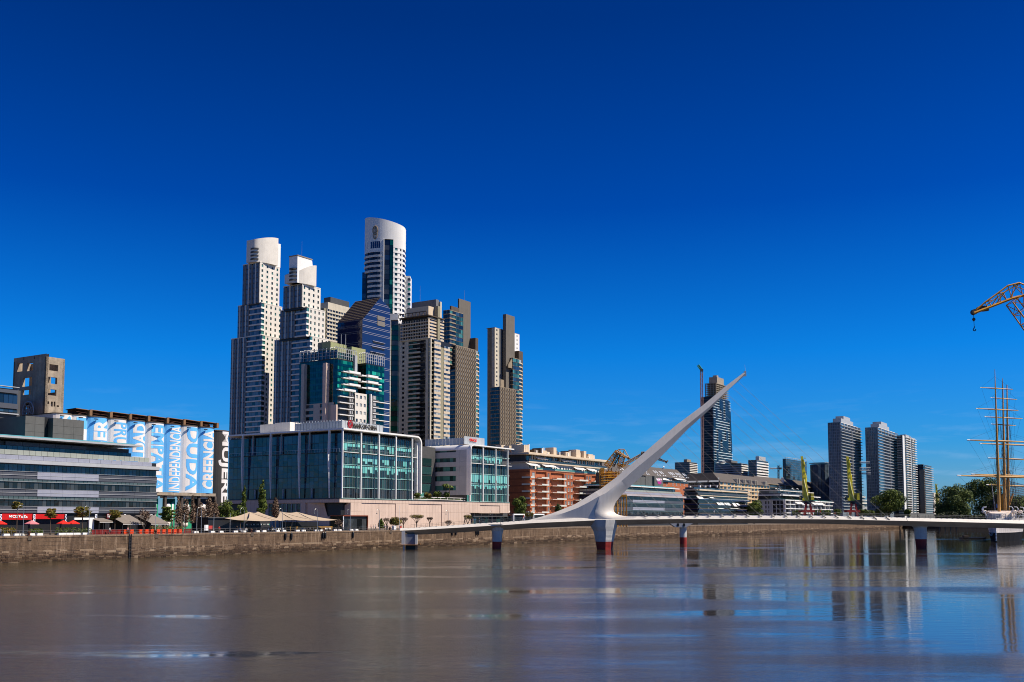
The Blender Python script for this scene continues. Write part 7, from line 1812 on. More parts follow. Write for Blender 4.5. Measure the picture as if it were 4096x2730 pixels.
# rounded glass block
rg = crane_at('round_glass_block', 'low drum shaped blue glass office block left of the pair of tall towers', 3288, 1180, 'office building')
a = pt(3249, 1860, 1180).x - rg.o.x; b2 = pt(3330, 1860, 1180).x - rg.o.x; zt_ = pt(3288, 1858, 1180).z - GZ
for k in range(14):
 z1 = zt_ - k * 3.6; z0 = z1 - 3.6
 for j_ in range(10):
  a0, a1 = math.pi + j_ * math.pi / 10 + .02, math.pi + (j_ + 1) * math.pi / 10 - .02; m_ = MB(); cx0 = (a + b2) / 2; rr = (b2 - a) / 2
  m_.prism([(cx0 + rr * math.cos(a0), 14 * math.sin(a0) + 6), (cx0 + rr * math.cos(a1), 14 * math.sin(a1) + 6), (cx0 + (rr - .8) * math.cos(a1), 13 * math.sin(a1) + 6), (cx0 + (rr - .8) * math.cos(a0), 13 * math.sin(a0) + 6)], z0 + .15, z1, GL_STEELB); m_.r = [random.random()] * len(m_.r); rg.add('window', m_)
m_ = MB(); pl = [(cx0 + (rr - .9) * math.cos(math.pi + j_ * math.pi / 10), 12.5 * math.sin(math.pi + j_ * math.pi / 10) + 6) for j_ in range(11)]; m_.prism(pl + [(b2 - 1, 12), (a + 1, 12)], 0, zt_, DGREY); rg.add('core', m_)
m_ = MB(); pl = [(cx0 + (rr + .6) * math.cos(math.pi + j_ * math.pi / 10), 14.6 * math.sin(math.pi + j_ * math.pi / 10) + 6) for j_ in range(11)]; m_.prism(pl + [(b2 + .5, 12), (a - .5, 12)], zt_ + 1.2, zt_ + 1.8, LGREY); rg.add('roof_ring', m_); rg.done()
tsc = crane_at('tower_crane', 'small hammerhead tower crane far off, left of the blue glass office block', 3114, 1300)
def tp2(px, py): v = pt(px, py, 1300); return Vector((v.x - tsc.o.x, 0, v.z - GZ))
m_ = MB(); lattice(m_, (0, 0, 0), tp2(3114, 1862), 1.6, 30, DSTEEL, .3); tsc.add('mast', m_); m_ = MB(); lattice(m_, tp2(3120, 1874), tp2(3078, 1875.5), 1.2, 14, WHITE, .25); tsc.add('jib', m_); m_ = MB(); q = tp2(3117, 1874); m_.box(q.x, q.x + 3, -1, 1, q.z - 1.5, q.z + 1, DGREY); tsc.add('counterweight', m_); tsc.done()
GLW = mat('greenish_grey_cladding', (0.18, 0.22, 0.26), .5, .1, .3)
tw = []
for (lb, l, c, r, yt, fhp, Y, cr_) in (('tall glass tower with projecting balconies, left one of the skybridge pair', 3322, 3371, 3450, 1694, 11.75, 1060, [(3331, 3364, 3412, 1674, 5, LGREY), (3342, 3374, 3400, 1665, 8, LGREY)]),
          ('tall glass tower with projecting balconies, right one of the skybridge pair', 3472, 3520, 3601, 1714, 11.75, 1100, [(3482, 3516, 3556, 1696, 5, LGREY), (3490, 3524, 3548, 1687, 8, LGREY)])):
 T = slabtower('glass_tower', lb, l, c, r, yt, Y, fhp, 12, GLW, LGREY, .16, cr_, nl=7, nr=4, gl=GL_STEELB, gr_=GL_STEELB, out=1.4, pierL=3)
 t = T.t; LX, zt = t['LX'], t['zt']
 for q in range(6): T.box('top_frame', WHITE2, LX * .8 * q / 5, LX * .8 * q / 5 + .6, -.5, .0, zt - 7, zt + .6)
 for zz in (zt - 7, zt - 3.2, zt): T.box('top_frame', WHITE2, 0, LX * .8, -.52, -.02, zz, zz + .5)
 T.box('divider', LGREY, LX * .52, LX * .52 + .4, -1.4, .1, 12, zt - 7)
 T.done(); tw.append(T)
sb_ = crane_at('skybridge', 'light truss skybridge linking the two tall glass towers', 3458, 1085, 'bridge')
for (y0, y1, p0, p1) in ((1877, 1881, 3440, 3480), (1851, 1855, 3440, 3478), (1895, 1898, 3446, 3482)):
 q0, q1 = pt(p0, y0, 1085), pt(p1, y0, 1085); m_ = MB(); lattice(m_, (q0.x - sb_.o.x, 0, q0.z - GZ), (q1.x - sb_.o.x, 0, q1.z - GZ), 3.0 if y0 == 1877 else 1.4, 8, LGREY, .25); sb_.add('truss', m_)
sb_.done()
# balcony towers to the right
t5 = slabtower('balcony_tower', 'slim tower with a white strip and stacked round balconies, right of the skybridge pair', 3597, 3618, 3668, 1747, 1160, 9.3, 6, DGREY, DGREY, .25, None, nl=3, nr=5, out=.1)
t = t5.t; LX, zt = t['LX'], t['zt']; fh = t5.R(3618, 1747)[1] - t5.R(3618, 1756.3)[1]
t5.box('white_strip', WHITE2, .2, LX * .14, -.6, .2, 4, zt + .6); t5.box('white_strip', LGREY, LX * .55, LX * .6, -1.2, .2, 4, zt + 2);
for k in range(int(zt / fh) - 1):
 z = zt - k * fh
 for (u0, u1) in ((.18, .36), (.36, .52), (.64, .8), (.84, 1.02)): t5.box('balcony', WHITE2, LX * u0, LX * u1 - .3, -1.9, .1, z - .8, z - .15)
 t5.box('balcony', LGREY, -1.2, .1, 1, t['LY'], z - .8, z - .3)
t5.box('roof_block', LGREY, LX * .2, LX * .5, -1, 5, zt, zt + 2.5); t5.box('roof_block', LGREY, LX * .6, LX * .95, -1, 5, zt - 2, zt + 1.2); t5.done()
t6 = slabtower('balcony_tower', 'shorter unfinished looking brown tower with a grey shaft, at the right end of the skyline', 3665, 3700, 3732, 1862, 1280, 9.0, 6, DBROWN, LGREY, .3, [(3672, 3690, 3720, 1858, 3, BROWN)], nl=5, nr=3, out=2.0)
t = t6.t; t6.box('shaft', BROWN, -.8, 4.0, -.8, 5, 0, t['zt'] - 6); t6.done()
fb_ = slabtower('grey_office_block', 'dark banded office block behind the trees at the right edge', 4030, 4032, 4200, 1925, 900, 10, 6, SLATE, SLATE, .3, None, nl=2, nr=20, gr_=GL_NAVY, out=.2, cat='office building'); fb_.done()
lfb = lowrise('low_grey_building', 'long low pale building beyond the far quay, under the tall towers', 3640, None, [('wall', MGREY, 2054, 2072, 0, 5)], 3740, Y=1000, left=3630, corem=MGREY); lfb.done()
lf2 = lowrise('far_block', 'pale far apartment block right of the brown tower at the skyline end', 3738, None, [('wall', BEIGE, 1972, 2070, 0, 3)], 3760, Y=1400, left=3730, corem=BEIGE); lf2.done()
# ================================================================ CRANES, SHIP, TREES, QUAYSIDE LIFE
# ---- old yellow lattice crane behind the mast
YC = 436.0
oc = crane_at('harbour_crane', 'old rusty yellow lattice harbour crane behind the bridge mast', 2452, YC)
def oq(px, py, y=0): v = pt(px, py, YC + y); return Vector((v.x - oc.o.x, y, v.z - GZ))
for (px, y) in ((2462, -4), (2500, -4), (2420, 5), (2478, 5)):
 m_ = MB(); q = oq(px, 1985, y); lattice(m_, (q.x, y, 0), q, 1.3, 7, YEL, .13); oc.add('leg', m_)
m_ = MB(); a, b2 = oq(2405, 1988), oq(2502, 1984); m_.box(a.x, b2.x, -5, 6, a.z, a.z + .9, YEL); oc.add('portal_beam', m_)
m_ = MB(); rs = random.Random(4)
for k in range(6): lattice(m_, oq(2408 + k * 12, 1982, rs.uniform(-3, 3)), oq(2408 + k * 12 + rs.uniform(-6, 6), 1880 + rs.uniform(-8, 12), rs.uniform(-3, 3)), 1.4, 6, YEL, .14)
for k in range(5): lattice(m_, oq(2404, 1900 + k * 20, -3), oq(2478, 1895 + k * 20, -3), 1.2, 6, YEL, .13)
oc.add('slewing_frame', m_)
for (p0, p1, y0, y1) in ((2401, 2416, 1874, 1900), (2420, 2470, 1930, 1962), (2430, 2448, 1885, 1915)): a, b2 = oq(p0, y1), oq(p1, y0); oc.box('machine_house', YEL, a.x, b2.x, -2.5, 2.5, a.z, b2.z)
m_ = MB(); lattice(m_, oq(2428, 1866), oq(2470, 1806), 2.6, 8, YEL, .2, 1.6); oc.add('jib', m_)
m_ = MB(); lattice(m_, oq(2479, 1864), oq(2491, 1822), 2.2, 6, YEL, .16); lattice(m_, oq(2450, 1864), oq(2476, 1812), 1.6, 7, DBROWN, .16); oc.add('jib_brace', m_)
m_ = MB()
for y in (-1.2, 1.2): m_.path([oq(2464, 1806, y), oq(2477, 1798, y), oq(2497, 1798, y), oq(2517, 1834, y), oq(2464, 1806, y)], .17, YEL, 4); m_.path([oq(2477, 1798, y), oq(2492, 1822, y), oq(2497, 1798, y)], .12, YEL, 4)
lattice(m_, oq(2466, 1808), oq(2514, 1834), 1.4, 7, YEL, .12, .5); oc.add('beak', m_)
m_ = MB(); m_.tube(oq(2515, 1832), oq(2516, 1839), .7, .6, DBROWN, 8); oc.add('pulley', m_)
m_ = MB(); lattice(m_, oq(2474, 1872), oq(2572, 1816), 1.3, 18, YEL, .15, .9); lattice(m_, oq(2572, 1816), oq(2668, 1849), 1.6, 16, DBROWN, .13, .4); m_.path([oq(2620, 1824), oq(2668, 1849)], .15, DBROWN, 4); oc.add('second_jib', m_)
m_ = MB(); m_.tube(oq(2565, 1815.5), oq(2579, 1814), .9, .8, DBROWN, 8); m_.tube(oq(2665, 1846), oq(2669, 1850), .8, .8, DBROWN, 8); oc.add('pulley', m_)
m_ = MB()
for (a, b2) in (((2464, 1806), (2430, 1900)), ((2476, 1800), (2440, 1895)), ((2497, 1799), (2466, 1880))): m_.tube(oq(*a), oq(*b2), .06, .06, DBROWN, 4)
oc.add('stay', m_); oc.done()
# ---- lime yellow dock cranes with red portal legs
def lime(label, px, Y, group, sc=1.0):
 T = crane_at('dock_crane', label, px, Y)
 T.e['group'] = group
 s = Y / 4000.0
 def q(x, y, d=0): v = pt(px + x * sc, 2055 + (y - 2055) * sc, Y + d); return Vector((v.x - T.o.x, d, v.z - GZ))
 bz = q(0, 2055).z
 for (x0, x1, d) in ((-22, -8, -3.5), (20, 7, -3.5), (-16, -6, 4), (22, 8, 4)):
  m_ = MB(); a, b2 = q(x0, 2052, d), q(x1, 2014, d * .4); m_.tube((a.x, d, 0), b2, 1.0, .7, REDP, 4); T.add('leg', m_)
 m_ = MB(); a, b2 = q(-24, 2050, -4), q(26, 2042, -4); m_.box(a.x, b2.x, -4.6, -3.6, max(.2, a.z), b2.z, REDP); m_.box(a.x, b2.x, 3.6, 4.6, max(.2, a.z), b2.z, REDP); T.add('sill_beam', m_)
 m_ = MB(); m_.tube(q(-2, 2018), q(-2, 2004), 2.4, 2.4, BLACK, 12); a, b2 = q(-24, 2008), q(24, 2004); m_.box(a.x, b2.x, -3, 3, a.z, b2.z, BLACK); T.add('slewing_platform', m_)
 # jib column: tapered box girder with its pale front strip
 rg = []
 for (l, r, y, h_) in ((-20, 4, 2004, 1.6), (-21, -4, 1950, 1.3), (-22, -9, 1918, 1.0), (-26, -15, 1862, .7), (-29, -21, 1826, .5)):
  a, b2 = q(l, y), q(r, y); rg.append([(a.x, -h_, a.z), (b2.x, -h_, a.z), (b2.x, h_, a.z), (a.x, h_, a.z)])
 m_ = MB(); m_.rings(rg, YELG); T.add('jib_column', m_)
 m_ = MB(); m_.path([q(-17, 1916, -1.2), q(-11, 1945, -1.4), q(2, 2000, -1.7)], .35, mat('pale_yellow_paint', (0.72, 0.68, 0.30), .5, .1, .5), 4); T.add('hydraulic_strut', m_)
 m_ = MB(); m_.path([q(-20, 1868, 1), q(-8, 1905, 1), q(-6, 1930, 1)], .35, YELG, 4); m_.path([q(-18, 1840, -1), q(-12, 1866, -1)], .3, YELG, 4); T.add('counter_arm', m_)
 a, b2 = q(5, 2001), q(20, 1974);
 for k in range(6): T.box('machine_house_slat', YELG, b2.x - 2.2, b2.x, -2.3, 2.3, a.z + (b2.z - a.z) * k / 6, a.z + (b2.z - a.z) * (k + .75) / 6)
 T.box('machine_house', mat('dark_olive_paint', (0.10, 0.11, 0.02), .5, .1, 1), a.x, b2.x - 2.3, -2.2, 2.2, a.z, b2.z)
 a, b2 = q(-32, 2003), q(-21, 1984); T.box('cab', GL_DARK, a.x, b2.x, -1.6, 1.4, a.z, b2.z); T.box('cab', YELG, a.x + 1.2, b2.x, -1.75, -1.6, a.z, b2.z - 1.6)
 m_ = MB();
 for y in (1835, 1862, 1890, 1912, 1944): c_ = q(-16, y, -1); m_.box(c_.x, c_.x + 1.2, -1.4, -.6, c_.z, c_.z + .5, YELG)
 T.add('bracket', m_); T.done(); return T
lime('lime yellow dock crane with red legs in front of the white terraced building', 3232, 700, 'lime yellow dock cranes')
lime('lime yellow dock crane with red legs left of the round tree', 3414, 800, 'lime yellow dock cranes')
lime('small far lime yellow dock crane with red legs, left of the big dark trees', 3756, 1250, 'lime yellow dock cranes', .52)
# ---- crane jib reaching in at the upper right
YJ = 150.0
jc = crane_at('harbour_crane', 'yellow lattice crane jib with hanging hook reaching in from the upper right edge', 4330, YJ)
def jq(px, py, y=0): v = pt(px, py, YJ + y); return Vector((v.x - jc.o.x, y, v.z - GZ))
def jz(x, y): return (3860 + x / 6.534, 1100 + y / 6.534)
hw_ = .75
for y in (-hw_, hw_):
 m_ = MB(); m_.path([jq(*jz(240, 1000), y), jq(*jz(1220, 620), y), jq(*jz(1540, 540), y), jq(4330, 1120, y)], .2, YEL, 4); jc.add('lower_chord', m_)
 m_ = MB(); m_.path([jq(*jz(300, 915), y * .9), jq(*jz(530, 715), y), jq(*jz(830, 500), y), jq(*jz(1120, 285), y), jq(*jz(1420, 210), y), jq(*jz(1640, 300), y), jq(4330, 1180, y)], .12, YEL, 4); jc.add('upper_chord', m_)
 m_ = MB()
 for (a, b2) in (((530, 715), (580, 850)), ((620, 690), (690, 830)), ((530, 715), (700, 660)), ((830, 500), (900, 720)), ((920, 490), (930, 720)), ((1000, 470), (1090, 670)), ((690, 830), (860, 560)), ((800, 780), (1040, 450)), ((1120, 285), (1220, 600)), ((1270, 260), (1230, 600)), ((1040, 450), (1400, 230)), ((1180, 590), (1400, 240)), ((1420, 220), (1500, 500)), ((830, 500), (1000, 460)), ((560, 790), (1150, 370)), ((950, 500), (1090, 660)), ((1500, 500), (1290, 290)), ((1280, 280), (1640, 420))):
  m_.tube(jq(*jz(*a), y), jq(*jz(*b2), y), .075, .075, YEL, 4)
 jc.add('bracing', m_)
m_ = MB()
for p in ((530, 715), (620, 690), (830, 500), (920, 490), (1120, 285), (1270, 260), (1420, 210), (690, 830), (900, 720), (1090, 670), (1220, 600)): m_.tube(jq(*jz(*p), -hw_), jq(*jz(*p), hw_), .08, .08, YEL, 4)
jc.add('cross_tie', m_)
m_ = MB(); a = jq(*jz(450, 880)); m_.rings([[(a.x + rx * math.cos(t_), .8 * math.sin(t_) * k_, a.z + dz + .25 * rx * 0 + 0) for t_ in [i_ * math.pi / 6 for i_ in range(12)]] for (rx, k_, dz) in ((1.0, 1, -.35), (.9, .9, .1), (.45, .6, .35), (.1, .1, .42))], mat('drab_canvas_cover', (0.14, 0.10, 0.07), .9, .2, 1)); jc.add('canvas_cover', m_)
m_ = MB(); a = jq(*jz(235, 975)); m_.tube(a + Vector((0, -.35, 0)), a + Vector((0, .35, 0)), .42, .42, DGREY, 14); jc.add('pulley', m_)
m_ = MB(); m_.tube(jq(*jz(225, 1030)), jq(*jz(232, 1130)), .05, .05, DSTEEL, 4); c_ = jq(*jz(230, 1168)); m_.rings([[(c_.x + r_ * math.cos(i_ * math.pi / 4), r_ * math.sin(i_ * math.pi / 4), c_.z + dz) for i_ in range(8)] for (r_, dz) in ((.05, .3), (.24, .12), (.26, -.05), (.08, -.28))], DBROWN)
m_.tube(jq(*jz(232, 1200)), jq(*jz(243, 1380)), .04, .04, DSTEEL, 4); h0 = jq(*jz(245, 1410)); m_.path([h0 + Vector((.0, 0, .35)), h0 + Vector((-.02, 0, .1)), h0 + Vector((-.18, 0, -.08)), h0 + Vector((-.14, 0, -.28)), h0 + Vector((.04, 0, -.34)), h0 + Vector((.2, 0, -.22)), h0 + Vector((.18, 0, -.06))], .07, DSTEEL, 6); jc.add('hook', m_)
m_ = MB(); lattice(m_, jq(*jz(1300, 660)), jq(4330, 1560), 2.0, 9, YEL, .11, 2.6); jc.add('mast_arm', m_)
m_ = MB(); q = jq(4330, 1560); lattice(m_, (q.x, 0, -.1), (q.x, 0, q.z), 3.0, 9, YEL, .14); lattice(m_, (q.x, 0, q.z), jq(4330, 1130), 2.2, 6, YEL, .12); jc.add('tower', m_); jc.done()
# near quay (where the crane and the camera stand)
m = MB(); n0 = Vector((22, -60, 0)); e_ = D1
pA, pB = Vector((95, 0)), Vector((95, 0)) + Vector((D1.x, D1.y)) * 800
m.poly([(pA.x, pA.y, GZ - .1), (1200, -60, GZ - .1), (1600, 700, GZ - .1), (pB.x, pB.y, GZ - .1)], PAVE); m.poly([(pA.x, pA.y, GZ - .1), (pB.x, pB.y, GZ - .1), (pB.x, pB.y, -1), (pA.x, pA.y, -1)], WALLD)
m.box(80.5, 200, 138, 153, -1, GZ - .12, WALLD)
struct('near_quay', m)
# ---- the moored sailing ship
YS = 388.0
s0 = pt(3985, 2100, YS); sh = Th('sailing_ship', 'moored three masted sailing ship with black and white hull behind the bridge', 'ship', (s0.x, YS, 0), TH)
def sz(py, Y=YS): return pt(3985, py, Y).z
HB = mat('hull_black_paint', (0.012, 0.012, 0.014), .8, .15, .4, spec=.1); HW_ = mat('hull_white_paint', (0.66, 0.60, 0.56), .5, .08, .4, streak=.2); VAR = mat('varnished_spar', (0.62, 0.33, 0.09), .5, .15, 1)
zw = sz(2131); zt_ = 9.3
secs = [(-1.5, .15, 0), (1.5, 1.6, .1), (5, 3.4, .2), (10, 5.2, .4), (18, 6.3, .7), (34, 6.6, .8), (52, 5.6, .8), (60, 3.5, .5)]
def sec(t, w_, f, z0, z1):
 k0, k1 = (.62 + .3 * z0 / 9), (.62 + .3 * z1 / 9)
 return [(t - (z1) * .0, -w_ * k1, z1), (t, -w_ * k0, z0), (t, w_ * k0, z0), (t, w_ * k1, z1)]
def hull(z0, z1, mt): m_ = MB(); m_.rings([sec(t, w_, f, z0, z1) for t, w_, f in secs], mt); return m_
sh.add('hull', hull(-1, zw - .01, HB)); sh.add('hull_strake', hull(zw, zt_, HW_))
m_ = MB(); m_.rings([sec(t, w_ + .12, f, zw - .1, zw + .15) for t, w_, f in secs], HW_); sh.add('rubbing_strake', m_)
m_ = MB(); m_.box(-1.7, -1.5, -.1, .1, .4, 4.5, WT);
for k in range(7): m_.box(-1.75, -1.5, -.25, .25, .5 + k * .55, .7 + k * .55, WT)
sh.add('depth_mark', m_)
m_ = MB(); a = Vector((2.0, 2.1, 3.0)); m_.tube(a + Vector((0, .2, 1.6)), a, .12, .12, LGREY, 5); m_.path([a + Vector((-1.0, -.7, .3)), a + Vector((-.4, -.2, -.5)), a + Vector((.5, .4, -.5)), a + Vector((1.1, .9, .3))], .2, LGREY, 5); sh.add('anchor', m_)
m_ = MB(); m_.rings([[(t, -w_ * .9, zt_ - .2), (t, w_ * .9, zt_ - .2), (t, w_ * .9, zt_), (t, -w_ * .9, zt_)] for t, w_, f in secs], VAR); sh.add('deck', m_)
DWH = mat('deckhouse_pinkish_white', (0.74, 0.62, 0.54), .6, .08, .5)
m_ = MB(); m_.rings([[(t, -w_ * k_, zt_), (t, w_ * k_, zt_), (t, w_ * k_, z1), (t, -w_ * k_, z1)] for (t, w_, k_, z1) in ((2, 2.2, .8, zt_ + 1.6), (8, 4.4, .85, zt_ + 2.4), (16, 5.8, .85, zt_ + 2.8), (22, 6, .85, zt_ + 2.2))], DWH); sh.add('deckhouse', m_)
def boat(x, y, z, L, parent, mt=WT):
 m_ = MB(); rg = []
 for k in range(9): u = k / 8 * 2 - 1; w_ = 1.0 * math.sqrt(max(0, 1 - u * u)) + .03; rg.append([(x + u * L / 2, y - w_, z + .9 + .3 * u * u), (x + u * L / 2, y - w_ * .7, z + .2 + .3 * u * u), (x + u * L / 2, y, z + .3 * u * u), (x + u * L / 2, y + w_ * .7, z + .2 + .3 * u * u), (x + u * L / 2, y + w_, z + .9 + .3 * u * u), (x + u * L / 2, y, z + 1.3 + .3 * u * u)])
 m_.rings(rg, mt); return sh.add('lifeboat', m_)
for (x, y) in ((9, -5.6), (20, -6.6), (9, 5.2), (20, 6.4)): boat(x, y, zt_ + 1.6, 6.5, sh, DWH)
for (x, y) in ((5, -5), (13, -6), (24, -7), (5, 4.6), (13, 6), (24, 7)):
 s_ = 1 if y > 0 else -1; m_ = MB(); m_.path([(x, y * .75, zt_), (x, y, zt_ + 2.4), (x, y + s_ * .6, zt_ + 3.4), (x, y + s_ * .2, zt_ + 4.2), (x, y - s_ * .8, zt_ + 4.3)], .16, WT, 5); sh.add('davit', m_)
m_ = MB()
for hh in (1.0, 1.7):
 for s_ in (-1, 1): m_.path([(t, s_ * w_ * .95, zt_ + hh) for t, w_, f in secs], .06, WT, 4)
for t, w_, f in secs:
 for s_ in (-1, 1): m_.tube((t, s_ * w_ * .95, zt_), (t, s_ * w_ * .95, zt_ + 1.7), .06, .06, WT, 4)
sh.add('deck_rail', m_)
def mpos(px, py, x):   # point of a fore-and-aft plane at length x seen at px,py
 return None
mast_x = [9.0, 26.0, 44.0]; tops = [1478, 1514, 1560]; pxs = [(3998, 3979), (4021, 4010), (4034, 4028)]
yards = [[(1553, 3920, 4051), (1637, 3903, 4073), (1763, 3868, 4150), (1905, 3828, 4215)], [(1594, 3962, 4068), (1670, 3938, 4090), (1777, 3918, 4165), (1900, 3885, 4190)], [(1699, 3964, 4064), (1835, 3952, 4160), (1942, 3945, 4170)]]
def depth_of(x): return YS + x * D1.y
for i in range(3):
 Ym = depth_of(mast_x[i]) - (0, 0, 0)[i]
 def W2(px, py): v = pt(px, py, Ym); d_ = Vector((v.x - sh.o.x, v.y - sh.o.y)); return Vector((d_.x * sh.ca + d_.y * sh.sa, -d_.x * sh.sa + d_.y * sh.ca, v.z))
 b_, t_ = pxs[i]
 ys_ = [2070, 1905, 1763, 1640, 1540, tops[i]]; rad = [.62, .6, .46, .32, .2, .08]; m_ = MB()
 P_ = [W2(b_ + (t_ - b_) * (2070 - y) / (2070 - tops[i]), y) for y in ys_]
 for k in range(5): m_.tube(P_[k], P_[k + 1], rad[k], rad[k + 1], VAR, 8)
 P_[0].z = zt_
 m_.tube(P_[0], W2(b_, 2068), .48, .48, VAR, 8)
 mo_ = sh.add('mast', m_)
 for (y, l, r) in yards[i]:
  m_ = MB(); c0, c1 = W2(l, y - 2), W2(r, y + 4 + (r - l) * .012); cm_ = c0.lerp(c1, .5); rr = .16 + .0009 * (r - l)
  m_.tube(c0, cm_, rr * .5, rr, VAR, 6); m_.tube(cm_, c1, rr, rr * .5, VAR, 6); m_.tube(c0, c0.lerp(c1, .04), rr * .62, rr * .66, WT, 6); sh.add('yard', m_)
 for y in (1700 if i else 1698, 1884): m_ = MB(); c0 = W2(b_ - 8, y); c1 = W2(b_ + 14, y + 1); m_.tube(c0, c1, .14, .14, DSTEEL, 5); m_.box(c0.x, c1.x, c0.y - .6, c0.y + .6, c0.z - .1, c0.z + .1, DSTEEL); sh.add('crosstree', m_)
 rg_ = MB(); RIG = mat('rigging_rope', (0.05, 0.04, 0.035), .8, .1, 1)
 for s_, lst in ((-1, (-62, -50, -42, -34, -30, -26, -22, -18)), (1, (18, 24, 30, 36, 42, 52, 58, 66))):
  for k, dx in enumerate(lst):
   top_ = (1700, 1640, 1884, 1700, 1884, 1700, 1884, 1884)[k if s_ > 0 else 7 - k]
   rg_.tube(W2(b_ + s_ * 3, top_), W2(b_ + dx, 2055), .05, .06, RIG, 3, False)
 for (y, l, r) in yards[i]:
  rg_.tube(W2(t_, y - 45), W2(l + 4, y - 3), .03, .03, RIG, 3, False); rg_.tube(W2(t_, y - 45), W2(r - 4, y + 2), .03, .03, RIG, 3, False)
  rg_.tube(W2(l + 6, y), W2(b_ - 14, min(2040, y + 180)), .03, .03, RIG, 3, False); rg_.tube(W2(r - 6, y), W2(b_ + 20, min(2040, y + 180)), .03, .03, RIG, 3, False)
 for k in range(9): y = 1900 + k * 17; rg_.tube(W2(b_ - 8 - k * 3.2, y), W2(b_ - 14 - k * 5, y), .03, .03, RIG, 3, False)
 sh.add('rigging', rg_, kind='stuff')
Ym = depth_of(30)
v0, v1 = W2(4015, 2060), W2(4015, 1979); m_ = MB(); m_.tube((v0.x, v0.y, zt_), v1, 1.0, 1.0, mat('funnel_ochre', (0.55, 0.26, 0.02), .5, .1, 1), 14); m_.tube(v1, v1 + Vector((0, 0, .3)), 1.06, 1.06, DGREY, 14); sh.add('funnel', m_)
m_ = MB(); m_.tube(W2(3986, 2075), W2(3966, 1935), .3, .12, LGREY, 6); m_.path([W2(4037, 2020), W2(4052, 1975)], .35, VAR, 6); sh.add('derrick', m_)
m_ = MB(); a = W2(3984, 2016); m_.poly([a, a + Vector((2.2, -1.6, -.4)), a + Vector((2.2, -1.6, -2.0)), a + Vector((0, 0, -1.6))], mat('pale_blue_flag', (0.08, 0.22, 0.55), .7, .1, 1)); sh.add('flag', m_)
sh.done()
# dark mooring raft left of the ship
rf_ = Th('raft', 'small dark work raft floating left of the sailing ship bow', 'raft', (pt(3890, 2155, 440).x, 440, 0), 0)
rf_.box('deck', BLACK, -5, 5, -2, 2, .1, .8); rf_.box('deck', DBROWN, -4, -2, -1, 1, .8, 1.6); rf_.done()
pj = Th('landing_stage', 'dark low landing stage at the corner of the far quay', 'jetty', (pt(3790, 2115, 800).x, 800, 0), 0)
for i in range(4): pj.box('pile', BLACK, -7 + i * 4.4, -6.3 + i * 4.4, -1, -.4, -1, 2.4)
pj.box('deck', DBROWN, -7.4, 8, -1.4, 3, 2.4, 2.9); pj.done()
# ---- trees
def leafm(n, c): return mat(n, c, .65, .35, .5, spec=.2, rnd=.25)
LF = {'green': [leafm('leaf_mid_green', (0.080, 0.115, 0.018)), leafm('leaf_light_green', (0.145, 0.176, 0.024)), leafm('leaf_dark_green', (0.032, 0.054, 0.012))],
 'dark': [leafm('fig_leaf_green', (0.073, 0.105, 0.024)), leafm('fig_leaf_pale', (0.154, 0.186, 0.042)), leafm('fig_leaf_dark', (0.027, 0.044, 0.011))],
 'yellow': [leafm('leaf_yellow_green', (0.15, 0.14, 0.02)), leafm('leaf_ochre', (0.20, 0.12, 0.025)), leafm('leaf_olive', (0.06, 0.065, 0.014))],
 'brown': [leafm('dry_twig_brown', (0.16, 0.10, 0.065)), leafm('dry_twig_grey', (0.24, 0.17, 0.12)), leafm('dry_twig_dark', (0.08, 0.05, 0.035))]}
BARK = mat('bark', (0.10, 0.07, 0.05), .9, .3, 2)
def limbs(mb, p, d, L, r, dep, rs, mt, spread=.6, up=.15, tips=None, kids=3):
 q = p + d * L; mb.tube(p, q, r, r * .6, mt, 5 if r > .06 else 3, False)
 if dep == 0:
  if tips is not None: tips.append(q)
  return
 for _ in range(kids):
  n = (d + Vector((rs.uniform(-spread, spread), rs.uniform(-spread, spread), rs.uniform(-spread * .5, spread * .5) + up))).normalized()
  limbs(mb, q if _ else p.lerp(q, .75), n, L * rs.uniform(.6, .85), r * .6, dep - 1, rs, mt, spread, up, tips, kids)
def leaves(mb, blobs, n, size, mts, rs, shell=.55, droop=0):
 tot = sum(b[1].x * b[1].z for b in blobs)
 for (c, r) in blobs:
  k = int(n * r.x * r.z / tot); br_ = rs.random()
  for _ in range(k):
   while True:
    v = Vector((rs.uniform(-1, 1), rs.uniform(-1, 1), rs.uniform(-1, 1))); l = v.length
    if shell * rs.random() < l <= 1 and l > .3: break
   v = v.normalized() * (l ** .5); p = c + Vector((v.x * r.x, v.y * r.y, v.z * r.z))
   s = size * rs.uniform(.6, 1.35); nrm = (v + Vector((rs.uniform(-.8, .8), rs.uniform(-.8, .8), rs.uniform(-.8, .8)))).normalized()
   a = nrm.cross(Vector((rs.uniform(-1, 1), rs.uniform(-1, 1), rs.uniform(-1, 1)))).normalized() * s; b2 = nrm.cross(a).normalized() * s * .7
   u = rs.random(); mt = mts[0] if u < .5 + br_ * .1 else (mts[1] if u < .85 else mts[2])
   mb.poly([p - a, p + b2 * .7, p + a, p - b2 * .7], mt)
